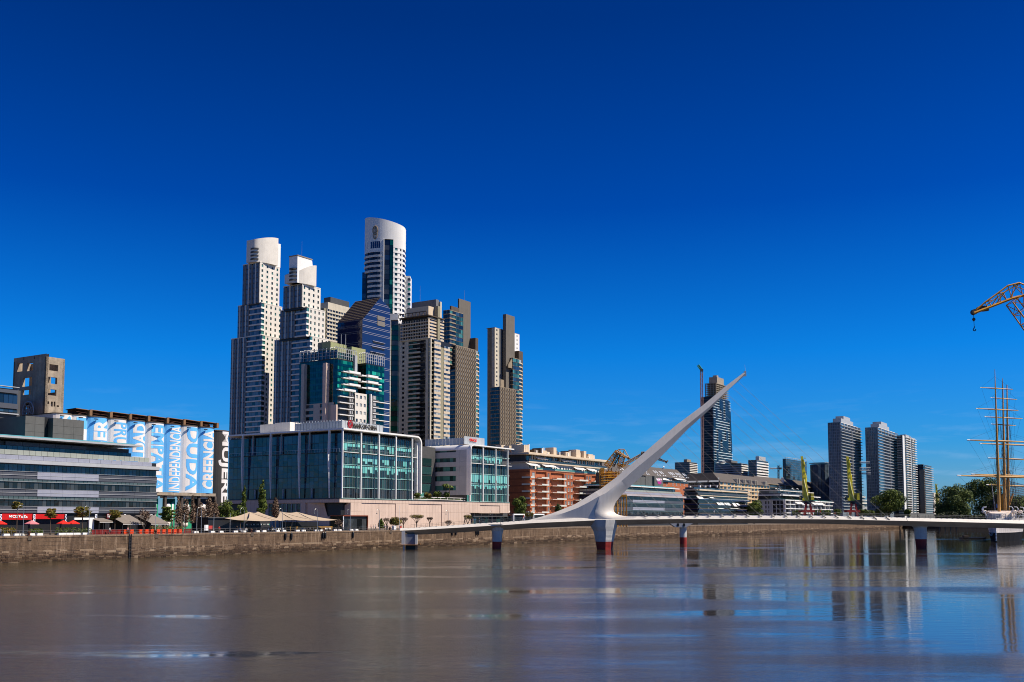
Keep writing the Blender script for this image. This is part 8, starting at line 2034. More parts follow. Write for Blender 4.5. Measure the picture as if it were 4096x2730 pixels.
def tree(label, px, Y, ytop, ybase, wpx, kind='green', n=3000, shape='round', cat='tree', group=None, name='tree', zc=.58, gz=GZ, seed=None, leaf=None, base=None):
 """crown outline from the photo: top, lower edge and width in pixels at distance Y"""
 rs = random.Random(seed if seed is not None else int(px * 7 + Y)); s = Y / 4000.0
 p = pt(px, 2075, Y); T = Th(name, label, cat, (p.x, Y, gz), 0, group)
 zt = pt(px, ytop, Y).z - gz; zb = max(0.2, pt(px, ybase, Y).z - gz); R = wpx * s / 2; h = zt - zb
 size = leaf or max(.10, Y / 1000.0 * .85)
 tm = MB(); tips = []
 if shape in ('round', 'wide', 'layered'):
  tm.tube((0, 0, 0), (0, 0, zb + h * .25), max(.12, R * .07), max(.08, R * .045), BARK, 7)
  for k in range(5): a = k * 1.26 + rs.random(); tm.path([(0, 0, zb + h * .1), (R * .35 * math.cos(a), R * .35 * math.sin(a), zb + h * .4), (R * .65 * math.cos(a), R * .6 * math.sin(a), zb + h * .62)], max(.05, R * .03), BARK, 4, .03)
  T.add('trunk', tm); bl_ = []
  nb = {'round': 26, 'wide': 40, 'layered': 20}[shape]
  for k in range(nb):
   a = rs.uniform(0, 6.28); el_ = rs.uniform(-.8, 1.0)
   if shape == 'layered': el_ = round(el_ * 2.5) / 2.5
   rr = math.sqrt(max(0, 1 - (el_ * .92) ** 2)) * rs.uniform(.55, .92)
   r_ = R * rs.uniform(.26, .42) * (1 if shape != 'layered' else .9)
   bl_.append((Vector((R * rr * .78 * math.cos(a), R * rr * .78 * math.sin(a), zb + h * (.5 + .40 * el_))), Vector((r_, r_, r_ * (.75 if shape != 'layered' else .35)))))
  bl_.append((Vector((0, 0, zb + h * .5)), Vector((R * .55, R * .55, h * .34))))
  cm = MB(); leaves(cm, bl_, n, size, LF[kind], rs); T.add('crown', cm, kind='stuff')
 elif shape == 'column':
  tm.tube((0, 0, 0), (0, 0, zt * .8), max(.08, R * .1), .04, BARK, 5); T.add('trunk', tm)
  bl_ = [(Vector((rs.uniform(-.25, .25) * R, rs.uniform(-.25, .25) * R, zb + h * (k + .5) / 14)), Vector((R * w_, R * w_, h / 11))) for k, w_ in enumerate([.7, .85, .95, .9, .98, .85, .9, .75, .75, .6, .5, .4, .3, .2])]
  cm = MB(); leaves(cm, bl_, n, size, LF[kind], rs, .2); T.add('crown', cm, kind='stuff')
 elif shape == 'bare':
  k = 3
  for _ in range(k): a = _ * 2.1 + rs.random(); limbs(tm, Vector((0, 0, 0)), Vector((math.cos(a) * .16, math.sin(a) * .16, 1)).normalized(), zt * .28, .10, 4, rs, BARK, .55, .32)
  T.add('branches', tm, kind='stuff')
  if n: cm = MB(); leaves(cm, [(Vector((rs.uniform(-.4, .4) * R, rs.uniform(-.4, .4) * R, zb + h * rs.uniform(.2, .9))), Vector((R * .5, R * .5, h * .2))) for _ in range(9)], n, size, LF[kind], rs, .1); T.add('twigs', cm, kind='stuff')
 elif shape == 'umbrella':
  tips = []; tm.tube((0, 0, 0), (0, 0, zb * .7), .16, .12, BARK, 6)
  for k in range(7):
   a = k * .9 + rs.random(); e_ = Vector((R * .85 * math.cos(a), R * .85 * math.sin(a), zb + h * .45))
   mid = Vector((e_.x * .45, e_.y * .45, zb + h * .1)); tm.path([Vector((0, 0, zb * .65)), mid, e_], .08, BARK, 4, .03)
   for j_ in range(7): a2 = rs.uniform(0, 6.28); r2 = rs.uniform(.2, 1); tm.path([mid.lerp(e_, rs.random()), Vector((R * r2 * math.cos(a2), R * r2 * math.sin(a2), zt - h * .45 * r2 * r2))], .03, BARK, 3, .012)
  T.add('branches', tm)
  cm = MB(); leaves(cm, [(Vector((R * .55 * math.cos(k), R * .55 * math.sin(k), zt - h * .4)), Vector((R * .45, R * .45, h * .25))) for k in range(7)], n, size * .6, LF[kind], rs, .1); T.add('twigs', cm, kind='stuff')
 T.done(); return T
tree('biggest dark rounded tree on the far quay, left of the sailing ship', 3822, 900, 1938, 2084, 165, 'dark', 15000, 'wide')
tree('dark broad tree just behind the sailing ship masts', 3938, 930, 1914, 2084, 175, 'dark', 15000, 'wide')
tree('lower dark tree at the right edge behind the ship deck', 4062, 920, 1990, 2084, 140, 'dark', 9000, 'wide')
tree('big round green tree standing right of the farther lime yellow crane', 3556, 905, 1956, 2076, 138, 'green', 8000, 'round')
tree('bright green tree left of the white terraced building', 3016, 650, 2004, 2080, 88, 'green', 5000, 'round')
tree('small green tree by the low grey building right of the round tree', 3632, 930, 2038, 2068, 34, 'green', 1200)
for i, (px, w_, yt) in enumerate(((3185, 40, 2044), (3275, 44, 2040), (3310, 36, 2044), (3350, 40, 2038), (3455, 46, 2040), (3484, 36, 2044))):
 tree('low green shrub along the far quay, ' + ['left of the nearer lime crane', 'just right of the nearer lime crane', 'second shrub right of the nearer lime crane', 'left of the farther lime crane', 'right of the farther lime crane', 'beside the round green tree'][i], px, 720 + i * 22, yt, 2066, w_, 'green', 700, cat='shrub', name='shrub', group='shrubs along the far quay')
tree('green tree in front of the shaded end of the brick block', 2078, 405, 1985, 2072, 72, 'green', 4500)
tree('small pointed dark tree in front of the brick balconies', 2236, 420, 2014, 2075, 40, 'dark', 2200)
tree('small tree right of the cantilevered podium end', 2118, 402, 2045, 2082, 34, 'yellow', 900, 'umbrella')
tree('leafy layered tree in front of the silos', 668, 262, 2018, 2098, 70, 'green', 3600, 'layered')
tree('bushy dark green tree left of the bank building podium', 905, 300, 1995, 2100, 92, 'green', 4500)
tree('second bushy green tree against the podium corner', 962, 306, 2020, 2100, 60, 'green', 2600)
tree('tall slender leafy poplar in front of the bank building', 1047, 322, 1925, 2066, 38, 'green', 2600, 'column')
tree('thin short poplar left of the tall slender poplar', 974, 324, 1945, 2030, 20, 'green', 1000, 'column')
tree('pinkish bare poplar in front of the podium windows', 1102, 322, 1992, 2066, 32, 'brown', 1600, 'column')
for i, (px, w_, yt) in enumerate(((712, 30, 1990), (742, 34, 1998), (768, 30, 1985), (800, 46, 2010), (838, 44, 1990), (862, 30, 2005))):
 tree('bare brown weeping tree before the silos, ' + ['first from the left', 'second from the left', 'third from the left, tallest thin one', 'fourth from the left, broad', 'fifth from the left, by the black silo', 'sixth from the left'][i], px, 285 + i * 2, yt, 2090, w_, 'brown', 1100, 'column', group='bare weeping trees before the silos')
tree('young yellow green tree by the MOSTAZA sign', 68, 221, 2005, 2040, 54, 'yellow', 1300, 'layered')
tree('young tree with ochre leaves before the plain red fascia', 202, 224, 2030, 2078, 58, 'yellow', 1500, 'layered')
tree('wider ochre leaved tree beside the white shop frame', 330, 229, 2024, 2072, 84, 'yellow', 1500, 'layered')
tree('small olive tree beside the Italia sign', 460, 234, 2036, 2082, 62, 'yellow', 1300, 'layered')
tree('nearly bare tree between the two grey awnings', 575, 240, 2034, 2080, 52, 'brown', 350, 'bare')
tree('bare umbrella tree, widest of those before the stone podium', 1666, 322, 2056, 2082, 62, 'yellow', 700, 'umbrella')
tree('small bare tree right of the widest umbrella tree', 1719, 326, 2068, 2084, 26, 'brown', 300, 'umbrella')
tree('bare forked tree left of the clipped bush', 1546, 318, 2070, 2092, 34, 'brown', 150, 'umbrella')
tree('bare tree behind the bridge landing', 1614, 320, 2068, 2090, 40, 'brown', 250, 'umbrella')
tree('clipped rounded bush standing on short stems by the podium', 1581, 316, 2074, 2101, 56, 'yellow', 1500, 'wide', cat='bush', name='bush')
tree('upright green bush beside a tall lamp near the podium', 1524, 314, 2076, 2112, 26, 'green', 700, 'column', cat='bush', name='bush')
tree('leafless bush at the left end of the black pavilion', 1355, 300, 2075, 2110, 44, 'brown', 120, 'bare')
tree('sparse bare tree beside the curved lamp over the walkway', 1793, 330, 2080, 2100, 34, 'brown', 150, 'umbrella')
tree('small round tree at the end of the podium wall', 1871, 340, 2056, 2088, 34, 'yellow', 420, 'umbrella')
for i, (px, y0) in enumerate(((1783, 1938), (1797, 1944))):
 s = 362 / 4000.0; p = pt(px, 2000, 362); T = Th('palm_tree', 'palm on the roof garden between the glass buildings, ' + ('left one' if i == 0 else 'right one'), 'palm tree', (p.x, 362, pt(px, 1992, 362).z), 0)
 h = pt(px, y0, 362).z - T.o.z; m_ = MB(); m_.path([(0, 0, 0), (.1, 0, h * .6), (0, 0, h)], .16, BARK, 6, .12); T.add('trunk', m_); m_ = MB()
 for k in range(14):
  a = k * .45; e_ = .3 * (k % 3); L_ = 1.7
  pts = [Vector((math.cos(a) * L_ * t, math.sin(a) * L_ * t, h + .5 * math.sin(t * 2.2) * (1 - e_) - t * t * 1.1)) for t in (0, .35, .7, 1)]
  for j_ in range(3):
   n_ = Vector((-math.sin(a), math.cos(a), 0)) * .22; m_.poly([pts[j_] - n_, pts[j_] + n_, pts[j_ + 1] + n_ * .7, pts[j_ + 1] - n_ * .7], LF['green'][k % 3])
 T.add('frond', m_, kind='stuff'); T.done()
for i, (a, b2) in enumerate(((1655, 1686), (1690, 1728), (1729, 1770), (1771, 1800))):
 tree('hedge section on the roof garden, ' + ['nearest the bank building', 'second from the bank building', 'tallest, below the palms', 'right end, under the right palm'][i], (a + b2) / 2, 362, 1972 - (i == 2) * 4, 1992, b2 - a, 'green' if i != 1 else 'yellow', 700, 'wide', cat='hedge', name='hedge', gz=pt(1700, 1994, 362).z, group='roof garden hedges')
rgd = frame('roof_garden_rail', 'long white planter rail of the roof garden between the glass buildings', 'railing', 1650, 44)
z0 = rgd.R(1650, 1998)[1]; xe = rgd.R(1866, 2003)[0]
for zz in (0, .9): rgd.box('rail', WHITE2, 0, xe, -.1, .05, z0 + zz, z0 + zz + .18)
rgd.box('planter', LF['green'][2], 0, xe, .1, .6, z0 + .2, z0 + .8)
for k in range(9): rgd.box('post', WHITE2, xe * k / 8 - .06, xe * k / 8 + .06, -.12, .0, z0, z0 + 1.0)
rgd.done()
# ================================================================ LIFE ON THE QUAY
def qth(name, label, cat, px, s, group=None, z=GZ):
 p = qpt(px, s, z); return Th(name, label, cat, p, TH, group)
def upx(px, s): return (qpt(px, s).xy - Q0).dot(D1)
# railings
RG = mat('railing_steel', (0.16, 0.15, 0.14), .5, .1, 1, metal=.3)
for (lb, p0, p1) in (('steel quay railing running from the left edge to the bridge landing', -20, 1590), ('steel quay railing running behind the bridge to the far dock entrance', 1680, 3560)):
 T = qth('quay_railing', lb, 'railing', p0, .7); L = upx(p1, .7) - upx(p0, .7); n = int(L / 1.75)
 for k in range(n + 1): T.box('post', RG, k * L / n - .03, k * L / n + .03, -.03, .03, 0, 1.12)
 for zz in (1.12, .62, .12): T.box('rail', RG, 0, L, -.025, .025, zz - .03, zz + .02)
 T.done()
# lamps
LAMPX = [(93, 'by the MOSTAZA sign'), (356, 'in front of the ochre trees'), (805, 'before the silos, with curved neck'), (976, 'left of the first sail canopy mast'), (1130, 'between the two sail canopies'), (1270, 'before the second sail canopy'), (1401, 'in front of the black pavilion'), (1518, 'right of the black pavilion'), (1793, 'rising behind the bridge walkway'), (1968, 'behind the bridge under the podium end'), (2044, 'behind the bridge beside the dark kiosks'), (2120, 'behind the bridge before the brick block')]
for px, wh in LAMPX:
 T = qth('street_lamp', 'grey crook necked street lamp ' + wh, 'street lamp', px, 1.3, 'crook necked lamps along the quay')
 m_ = MB(); m_.tube((0, 0, 0), (0, 0, 1.0), .12, .1, STEEL, 6); m_.tube((0, 0, 1), (0, 0, 5.6), .07, .05, STEEL, 6); m_.path([(0, 0, 5.6)] + [(-.65 + .65 * math.cos(a), 0, 5.6 + .75 * math.sin(a)) for a in [k * math.pi / 8 for k in range(1, 9)]] + [(-1.3, 0, 5.2)], .045, STEEL, 5); T.add('post', m_)
 m_ = MB(); m_.tube((-1.3, 0, 5.25), (-1.3, 0, 4.95), .08, .26, DGREY, 8); T.add('lamp_head', m_); T.done()
for px, h, s, wh in ((736, 4.6, 3, 'first of the plain posts by the bare trees'), (787, 5.0, 1.0, 'near the left end of the low white benches'), (855, 4.8, 2.0, 'left edge of the dark kiosk'), (920, 4.9, 2.0, 'right part of the dark kiosk front'), (622, 7.0, 1.0, 'at the right end of the second grey awning')):
 T = qth('post', 'plain white metal post, ' + wh, 'post', px, s); m_ = MB(); m_.tube((0, 0, 0), (0, 0, h), .06, .05, LGREY, 6); T.add('shaft', m_); m_ = MB(); m_.tube((0, 0, h), (0, 0, h + .12), .09, .09, DGREY, 6); T.add('cap', m_); T.done()
T = qth('flagpole', 'tall thin white flagpole beside the bridge landing', 'flagpole', 1597, 1.0); m_ = MB(); m_.tube((0, 0, 0), (0, 0, 7.4), .06, .03, WT, 6); T.add('shaft', m_); m_ = MB(); m_.tube((0, 0, 7.4), (0, 0, 7.55), .08, .05, WT, 6); T.add('finial', m_); T.done()
T = qth('ticket_post', 'red post box at the bridge landing', 'post', 1601, 1.6); T.box('body', REDP, -.35, .35, -.3, .3, 0, 1.3); T.box('cap', DGREY, -.4, .4, -.35, .35, 1.3, 1.42); T.done()
T = qth('kiosk_box', 'white upright box near the bridge landing', 'box', 1576, 1.4); T.box('body', WT, -.6, .6, -.4, .4, 0, 1.35); T.box('lid', LGREY, -.64, .64, -.44, .44, 1.35, 1.43); T.done()
# low white benches
BW = mat('white_bench_concrete', (0.80, 0.78, 0.74), .6, .06, 1)
bn = [(26, 'far left under the pink parasol side'), (69, 'second from the left edge'), (84, 'third from the left edge'), (127, 'under the pink parasol'), (160, 'right of the pink parasol'), (244, 'below the first red parasol'), (265, 'between the red parasols'), (287, 'below the second red parasol'), (310, 'right of the red parasols'), (341, 'left of the lamp by the white frame'),
 (784, 'right of the orange bins'), (850, 'before the dark kiosk'), (884, 'right half of the kiosk front'), (942, 'under the left tip of the first canopy'), (975, 'second under the first canopy'), (1030, 'third under the first canopy'), (1056, 'fourth under the first canopy'), (1110, 'fifth, at the lamp between canopies'), (1136, 'sixth, right of the lamp between canopies'), (1190, 'first under the second canopy'), (1214, 'second under the second canopy'), (1265, 'third under the second canopy'), (1286, 'fourth under the second canopy'), (1340, 'left of the black pavilion'), (1358, 'at the pavilion left corner'), (1405, 'before the pavilion, left'), (1425, 'before the pavilion, right')]
bm0 = MB(); bm0.rings([[(-.72, -.3, 0), (.72, -.3, 0), (.72, .3, 0), (-.72, .3, 0)], [(-.6, -.24, .48), (.6, -.24, .48), (.6, .24, .48), (-.6, .24, .48)]], BW); bme = bm0.mesh('bench')
for px, wh in bn:
 p = qpt(px, 1.9); o = link('bench', bme, None, (p.x, p.y, GZ + .01), TH); tag(o, 'low white block bench behind the railing, ' + wh, 'bench', 'low white benches along the quay')
# orange bins
OR_ = mat('orange_plastic', (0.85, 0.075, 0.012), .45, .06, 1, rnd=.06); ORD = mat('dark_orange_slot', (0.30, 0.02, 0.005), .6, .05, 1)
bx_ = [500, 525, 561, 585, 607, 631, 653, 676, 697, 718]; od = ['first', 'second', 'third', 'fourth', 'fifth', 'sixth', 'seventh', 'eighth', 'ninth', 'tenth and last']
for i, px in enumerate(bx_):
 T = qth('bin', 'bright orange crate bin behind the railing, ' + od[i] + ' from the left', 'bin', px, 1.7, 'orange bins below the grey awnings')
 T.box('body', OR_, -.42, .42, -.35, .35, 0, .95); T.box('rim', OR_, -.47, .47, -.4, .4, .95, 1.05)
 for z in (.25, .6): T.box('slot', ORD, -.25, .25, -.37, -.352, z, z + .12)
 T.done()
for (p0, p1, wh) in ((368, 487, 'left of the orange bins'), (737, 770, 'at the right end of the orange bins')):
 T = qth('slatted_fence', 'dark red slatted fence panel ' + wh, 'fence', p0, 2.2); L = upx(p1, 2.2) - upx(p0, 2.2); n = int(L / .32)
 for k in range(n): T.box('slat', mat('dark_red_slat', (0.20, 0.012, 0.01), .6, .1, 1, rnd=.2), k * L / n, k * L / n + .24, -.04, .04, 0, 1.15)
 T.box('rail', ORD, 0, L, .045, .1, .9, 1.0); T.done()
# parasols
def parasol(label, px, s, col, R=1.6, h=2.5):
 T = qth('parasol', label, 'parasol', px, s); m_ = MB(); n = 8; top = (0, 0, h + .75)
 rim = [(R * math.cos(k * 2 * math.pi / n), R * math.sin(k * 2 * math.pi / n), h) for k in range(n)]
 for k in range(n): m_.poly([rim[k], rim[(k + 1) % n], top], col); m_.poly([rim[k], rim[(k + 1) % n], (rim[(k + 1) % n][0], rim[(k + 1) % n][1], h - .15), (rim[k][0], rim[k][1], h - .15)], col)
 T.add('canopy', m_); m_ = MB(); m_.tube((0, 0, 0), (0, 0, h + .8), .035, .035, LGREY, 5); T.add('pole', m_); m_ = MB(); m_.tube((0, 0, 0), (0, 0, .12), .35, .3, DGREY, 8); T.add('foot', m_); T.done()
PR = mat('red_canvas', (0.72, 0.02, 0.012), .8, .06, 1)
parasol('faded pink parasol below the MOSTAZA sign', 127, 8, mat('faded_pink_canvas', (0.62, 0.20, 0.22), .8, .08, 1), 1.5); parasol('left of the two touching red parasols', 253, 8, PR, 1.45); parasol('right of the two touching red parasols', 292, 8, PR, 1.45); parasol('red parasol cut by the left picture edge', 0, 8, PR, 1.4)
# grey awnings with dark frames
def awning(label, p0, p1, s, z0, z1, dep, mt, name='awning'):
 T = qth(name, label, 'awning', p0, s); L = upx(p1, s) - upx(p0, s)
 m_ = MB(); m_.poly([(0, 0, z0), (L, 0, z0), (L - .5, dep, z1), (.8 * -1, dep, z1)], mt); m_.poly([(0, 0, z0 - .08), (L, 0, z0 - .08), (L - .5, dep, z1 - .08), (-.8, dep, z1 - .08)], mt); m_.poly([(0, 0, z0 - .3), (L, 0, z0 - .3), (L, 0, z0), (0, 0, z0)], mt); T.add('canopy', m_)
 T.box('edge_bar', WHITE2, 0, L, -.08, -.01, z0 - .35, z0 - .28)
 for k in range(4): T.box('post', DSTEEL, L * k / 3 - .05, L * k / 3 + .05, .1, .2, 0, z0 - .3)
 T.box('back_wall', mat('shop_interior_dark', (0.035, 0.03, 0.025), .9, .3, .6), 0, L, dep, dep + .1, 0, z1 - .2); T.done()
AWG = mat('grey_brown_canvas', (0.20, 0.17, 0.145), .9, .1, 1)
awning('short grey awning under the Italia sign', 398, 452, 12, 3.0, 3.7, 3, AWG); awning('wide grey pitched awning right of the Italia sign', 492, 577, 9, 2.5, 4.5, 5, AWG); awning('second grey pitched awning, next to the leafy layered tree', 604, 676, 9, 2.5, 4.4, 5, AWG)
T = qth('shop_entrance', 'white framed shop entrance behind the ochre leaved tree', 'shopfront', 296, 14); L = upx(375, 14) - upx(296, 14); T.box('lintel', WT, 0, L, -.1, .2, 3.3, 3.8); T.box('panel', WT, L - 1.4, L, -.1, .2, 0, 3.3); T.box('recess', BLACK, 0, L - 1.4, .3, .4, 0, 3.3); T.done()
# planting strips
for (p0, p1, s, h, kd, lb) in ((118, 168, 5, 1.5, 'green', 'below the pink parasol'), (225, 366, 5, 1.7, 'green', 'below the red parasols'), (600, 735, 6, 1.9, 'yellow', 'behind the orange bins'), (1, 60, 6, 1.8, 'yellow', 'at the left edge')):
 T = qth('planter_hedge', 'leafy planter hedge ' + lb, 'hedge', p0, s); L = upx(p1, s) - upx(p0, s); m_ = MB(); rs = random.Random(p0)
 leaves(m_, [(Vector((L * (k + .5) / 14, 0, h * .5)), Vector((L / 20, .6, h * .5 * rs.uniform(.7, 1.1)))) for k in range(14)], 1300, .14, LF[kd], rs, .1); T.add('foliage', m_, kind='stuff'); T.box('trough', DBROWN, 0, L, -.5, .5, 0, .35); T.done()
# dark kiosk and black pavilion
T = qth('dark_kiosk', 'dark flat kiosk between the bare trees and the first sail canopy', 'kiosk', 832, 7); L = upx(958, 7) - upx(832, 7); T.box('wall', BLACK, 0, L, 0, 4, 0, 3.7); T.box('roof', DGREY, -.3, L + .2, -.4, 4.4, 3.7, 3.95); T.box('counter', DSTEEL, 1, L - 2, -1.0, -.4, .9, 1.0)
m_ = MB(); m_.rings([[(L * .72 + .55 * math.cos(a), -.06, 2.3 + .55 * math.sin(a)) for a in [k * math.pi / 8 for k in range(16)]], [(L * .72 + .5 * math.cos(a), -.12, 2.3 + .5 * math.sin(a)) for a in [k * math.pi / 8 for k in range(16)]]], DGREY); T.add('wall_disc', m_); T.done()
T = qth('poster_board', 'small white poster board before the dark kiosk', 'sign', 826, 4); T.box('panel', WT, -.6, .6, 0, .1, .6, 2.0); T.box('poster', mat('red_poster', (0.5, .05, .04), .6, .1, 1), .7, 1.9, 0, .1, .9, 1.8); T.box('leg', DGREY, -.5, -.4, .1, .2, 0, 2); T.done()
T = qth('black_pavilion', 'black box pavilion with a red brown rim in front of the stone podium', 'pavilion', 1370, 12); L = upx(1469, 12) - upx(1370, 12)
T.box('wall', mat('gloss_black_wall', (0.012, 0.012, 0.014), .2, .1, .5), .2, L - .2, 0, 5, 0, 4.3); RIM = mat('red_brown_rim', (0.22, 0.05, 0.02), .6, .1, 1); T.box('rim', RIM, 0, L, -.35, 5.1, 4.3, 4.6); T.box('rim', RIM, L - .2, L, -.35, 5.1, 0, 4.3); T.box('rim', WT, 0, .2, -.35, -.1, 0, 4.3)
for k in range(5): T.box('door_panel', GL_DARK, .5 + k * (L - 1) / 5, .5 + (k + .92) * (L - 1) / 5, -.06, 0, .1, 3.4)
T.done()
# sail canopies
SAIL = mat('cream_sail_canvas', (0.40, 0.31, 0.22), .85, .06, .6)
def sail(label, s, P, tris, posts):
 """P: name -> (px, height, inland offset)"""
 T = qth('sail_canopy', label, 'canopy', P['a'][0], s); u0 = upx(P['a'][0], s)
 V = {k: Vector((upx(v[0], s) - u0, v[2], v[1])) for k, v in P.items()}
 for tr in tris:
  a, b2, c = (V[k] for k in tr); N = 8; m_ = MB(); cen = (a + b2 + c) / 3
  def f(u, v):
   p = a * (1 - u - v) + b2 * u + c * v; sag = 27 * u * v * (1 - u - v); e_ = 4 * (u * (1 - u - v) + v * (1 - u - v) + u * v)
   return p + Vector((0, 0, -.25 * e_ * 1.0)) + (cen - p) * .10 * e_ * (1 - sag)
  for i in range(N):
   for j in range(N - i):
    m_.poly([f(i / N, j / N), f((i + 1) / N, j / N), f(i / N, (j + 1) / N)], SAIL)
    if i + j < N - 1: m_.poly([f((i + 1) / N, j / N), f((i + 1) / N, (j + 1) / N), f(i / N, (j + 1) / N)], SAIL)
  T.add('sail', m_, True)
 for k in posts: m_ = MB(); v = V[k]; m_.tube((v.x, v.y, 0), (v.x, v.y, v.z), .09, .07, DSTEEL, 6); T.add('mast', m_)
 T.done(); return T
sail('cream sail canopy on a central mast, left one of the pair', 5, dict(a=(898, 3.7, 0), b=(1028, 5.4, 3), c=(965, 3.1, -2), d=(1090, 3.1, -2), e=(1093, 5.5, 6), f=(1152, 3.2, 1)), ('abc', 'bcd', 'bef', 'bdf'), 'bef')
sail('cream sail canopy on dark masts, right one of the pair', 5, dict(a=(1134, 3.5, 3), b=(1180, 5.6, 6), c=(1240, 3.1, -2), d=(1238, 5.5, 5), e=(1362, 3.2, 1), f=(1180, 3.2, 0)), ('abf', 'bdc', 'bfc', 'dce'), 'bde')
rs = random.Random(2)
T = qth('terrace_tables', 'cluster of dark terrace tables and seats under the sail canopies', 'furniture', 930, 5); L = upx(1350, 5) - upx(930, 5); m_ = MB()
for k in range(46):
 x = rs.uniform(0, L); y = rs.uniform(-1.5, 6); m_.box(x, x + .8, y, y + .7, .68, .74, DBROWN); m_.box(x + .35, x + .45, y + .3, y + .4, 0, .68, DSTEEL)
 for dx in (-.6, 1.0): m_.box(x + dx, x + dx + .42, y + .1, y + .5, .42, .47, DSTEEL if k % 2 else DBROWN); m_.box(x + dx, x + dx + .42, y + .46, y + .5, .47, .9, DSTEEL if k % 3 else WT); m_.box(x + dx + .05, x + dx + .37, y + .15, y + .45, 0, .42, DSTEEL)
T.add('tables_and_seats', m_, kind='stuff'); T.done()
T = qth('bar_counter', 'yellowish bar counter under the right sail canopy', 'bar', 1150, 9); L = upx(1330, 9) - upx(1150, 9); T.box('counter', mat('ochre_counter', (0.30, 0.16, 0.03), .7, .2, 1), 0, L, 0, 1, 0, 1.3); T.box('back_shelf', BLACK, 0, L * .8, 2, 2.4, 0, 2.6); T.done()
T = qth('bar_counter', 'dark bar with bottles under the left sail canopy', 'bar', 1000, 9); L = upx(1100, 9) - upx(1000, 9); T.box('counter', BLACK, 0, L, 0, 1, 0, 1.2); T.box('back_shelf', DSTEEL, 0, L, 2, 2.3, 0, 3)
for k in range(22): T.box('bottle', WT if k % 3 else GL_GREENL, k * L / 22 + .1, k * L / 22 + .25, 1.9, 2.0, 1.8, 2.15)
T.done()
# kiosks behind the bridge
for (p0, p1, wh) in ((2053, 2098, 'left one'), (2133, 2176, 'right one')):
 T = qth('white_portal', 'white framed glass pavilion behind the bridge below the brick block, ' + wh, 'pavilion', p0, 16); L = upx(p1, 16) - upx(p0, 16); h = 3.6
 z = pt(p0, 2056, qpt(p0, 16).y).z - GZ; T.box('frame', WT, 0, L, -.2, .3, z - .5, z); T.box('frame', WT, 0, .4, -.2, .3, 0, z - .5); T.box('frame', WT, L - .4, L, -.2, .3, 0, z - .5); T.box('glazing', GL_DARK, .4, L - .4, .31, .4, 0, z - .5); T.done()
T = qth('dark_storefront', 'dark glazed storefront row behind the bridge, under and beyond the podium end', 'shopfront', 1890, 22); L = upx(2235, 22) - upx(1890, 22)
for k in range(24): T.box('glazing', GL_DARK if k % 3 else GL_TEAL, k * L / 24 + .1, (k + 1) * L / 24 - .1, 0, .1, 0, 4.2)
T.box('roof', DGREY, -.2, L, -.6, 4, 4.2, 4.6); T.done()
# fenders, bollards, ladder
for px, c, wh in ((1143, BLACK, 'first from the left'), (1167, BLACK, 'second from the left'), (1293, BLACK, 'left of a close pair near the second canopy'), (1302, BLACK, 'right of a close pair near the second canopy'), (1413, BLACK, 'below the black pavilion'), (1809, 0, 'purple topped, below the bridge walkway'), (1824, BLACK, 'black, just right of the purple topped one'), (1906, 0, 'purple topped, left of the second pier'), (1914, BLACK, 'black, last before the second pier')):
 T = qth('fender', 'boat fender hanging on the quay wall, ' + wh, 'fender', px, -.35); m_ = MB(); m_.rings([[(r * math.cos(a), r * math.sin(a), z) for a in [k * math.pi / 4 for k in range(8)]] for r, z in ((.05, -.1), (.26, -.4), (.30, -1.0), (.24, -1.7), (.06, -2.2))], BLACK); T.add('body', m_)
 if c == 0: m_ = MB(); m_.rings([[(r * math.cos(a), r * math.sin(a), z) for a in [k * math.pi / 4 for k in range(8)]] for r, z in ((.2, .0), (.34, -.2), (.34, -.75))], mat('purple_cover', (0.10, 0.02, 0.18), .6, .1, 1)); T.add('cover', m_)
 T.done()
for px, wh in ((118, 'left end'), (624, 'at the end of the orange bins'), (1006, 'below the first sail canopy'), (1296, 'below the second sail canopy'), (1560, 'near the bridge landing')):
 T = qth('bollard', 'rusty iron mooring bollard on the quay edge, ' + wh, 'bollard', px, .25); m_ = MB(); m_.rings([[(r * math.cos(a), r * math.sin(a), z) for a in [k * math.pi / 4 for k in range(8)]] for r, z in ((.34, 0), (.22, .15), (.2, .55), (.36, .72), (.3, .9), (.05, .95))], RUST); T.add('body', m_); T.box('plate', RUST, -.4, .4, -.42, .4, -.0, .06); T.box('chafing_plate', DBROWN, -.45, .45, -.42, -.38, -.9, 0); T.done()
T = qth('quay_ladder', 'black iron ladder fixed in the quay wall', 'ladder', 523, -.16, z=0)
for x in (-.28, .28): T.box('stile', BLACK, x - .05, x + .05, -.08, .08, -.3, GZ + .1)
for k in range(16): T.box('rung', DSTEEL, -.23, .23, -.06, -.02, .15 + k * .34, .2 + k * .34)
T.box('backing', BLACK, -.34, .34, .085, .12, -.3, GZ - .2); T.done()
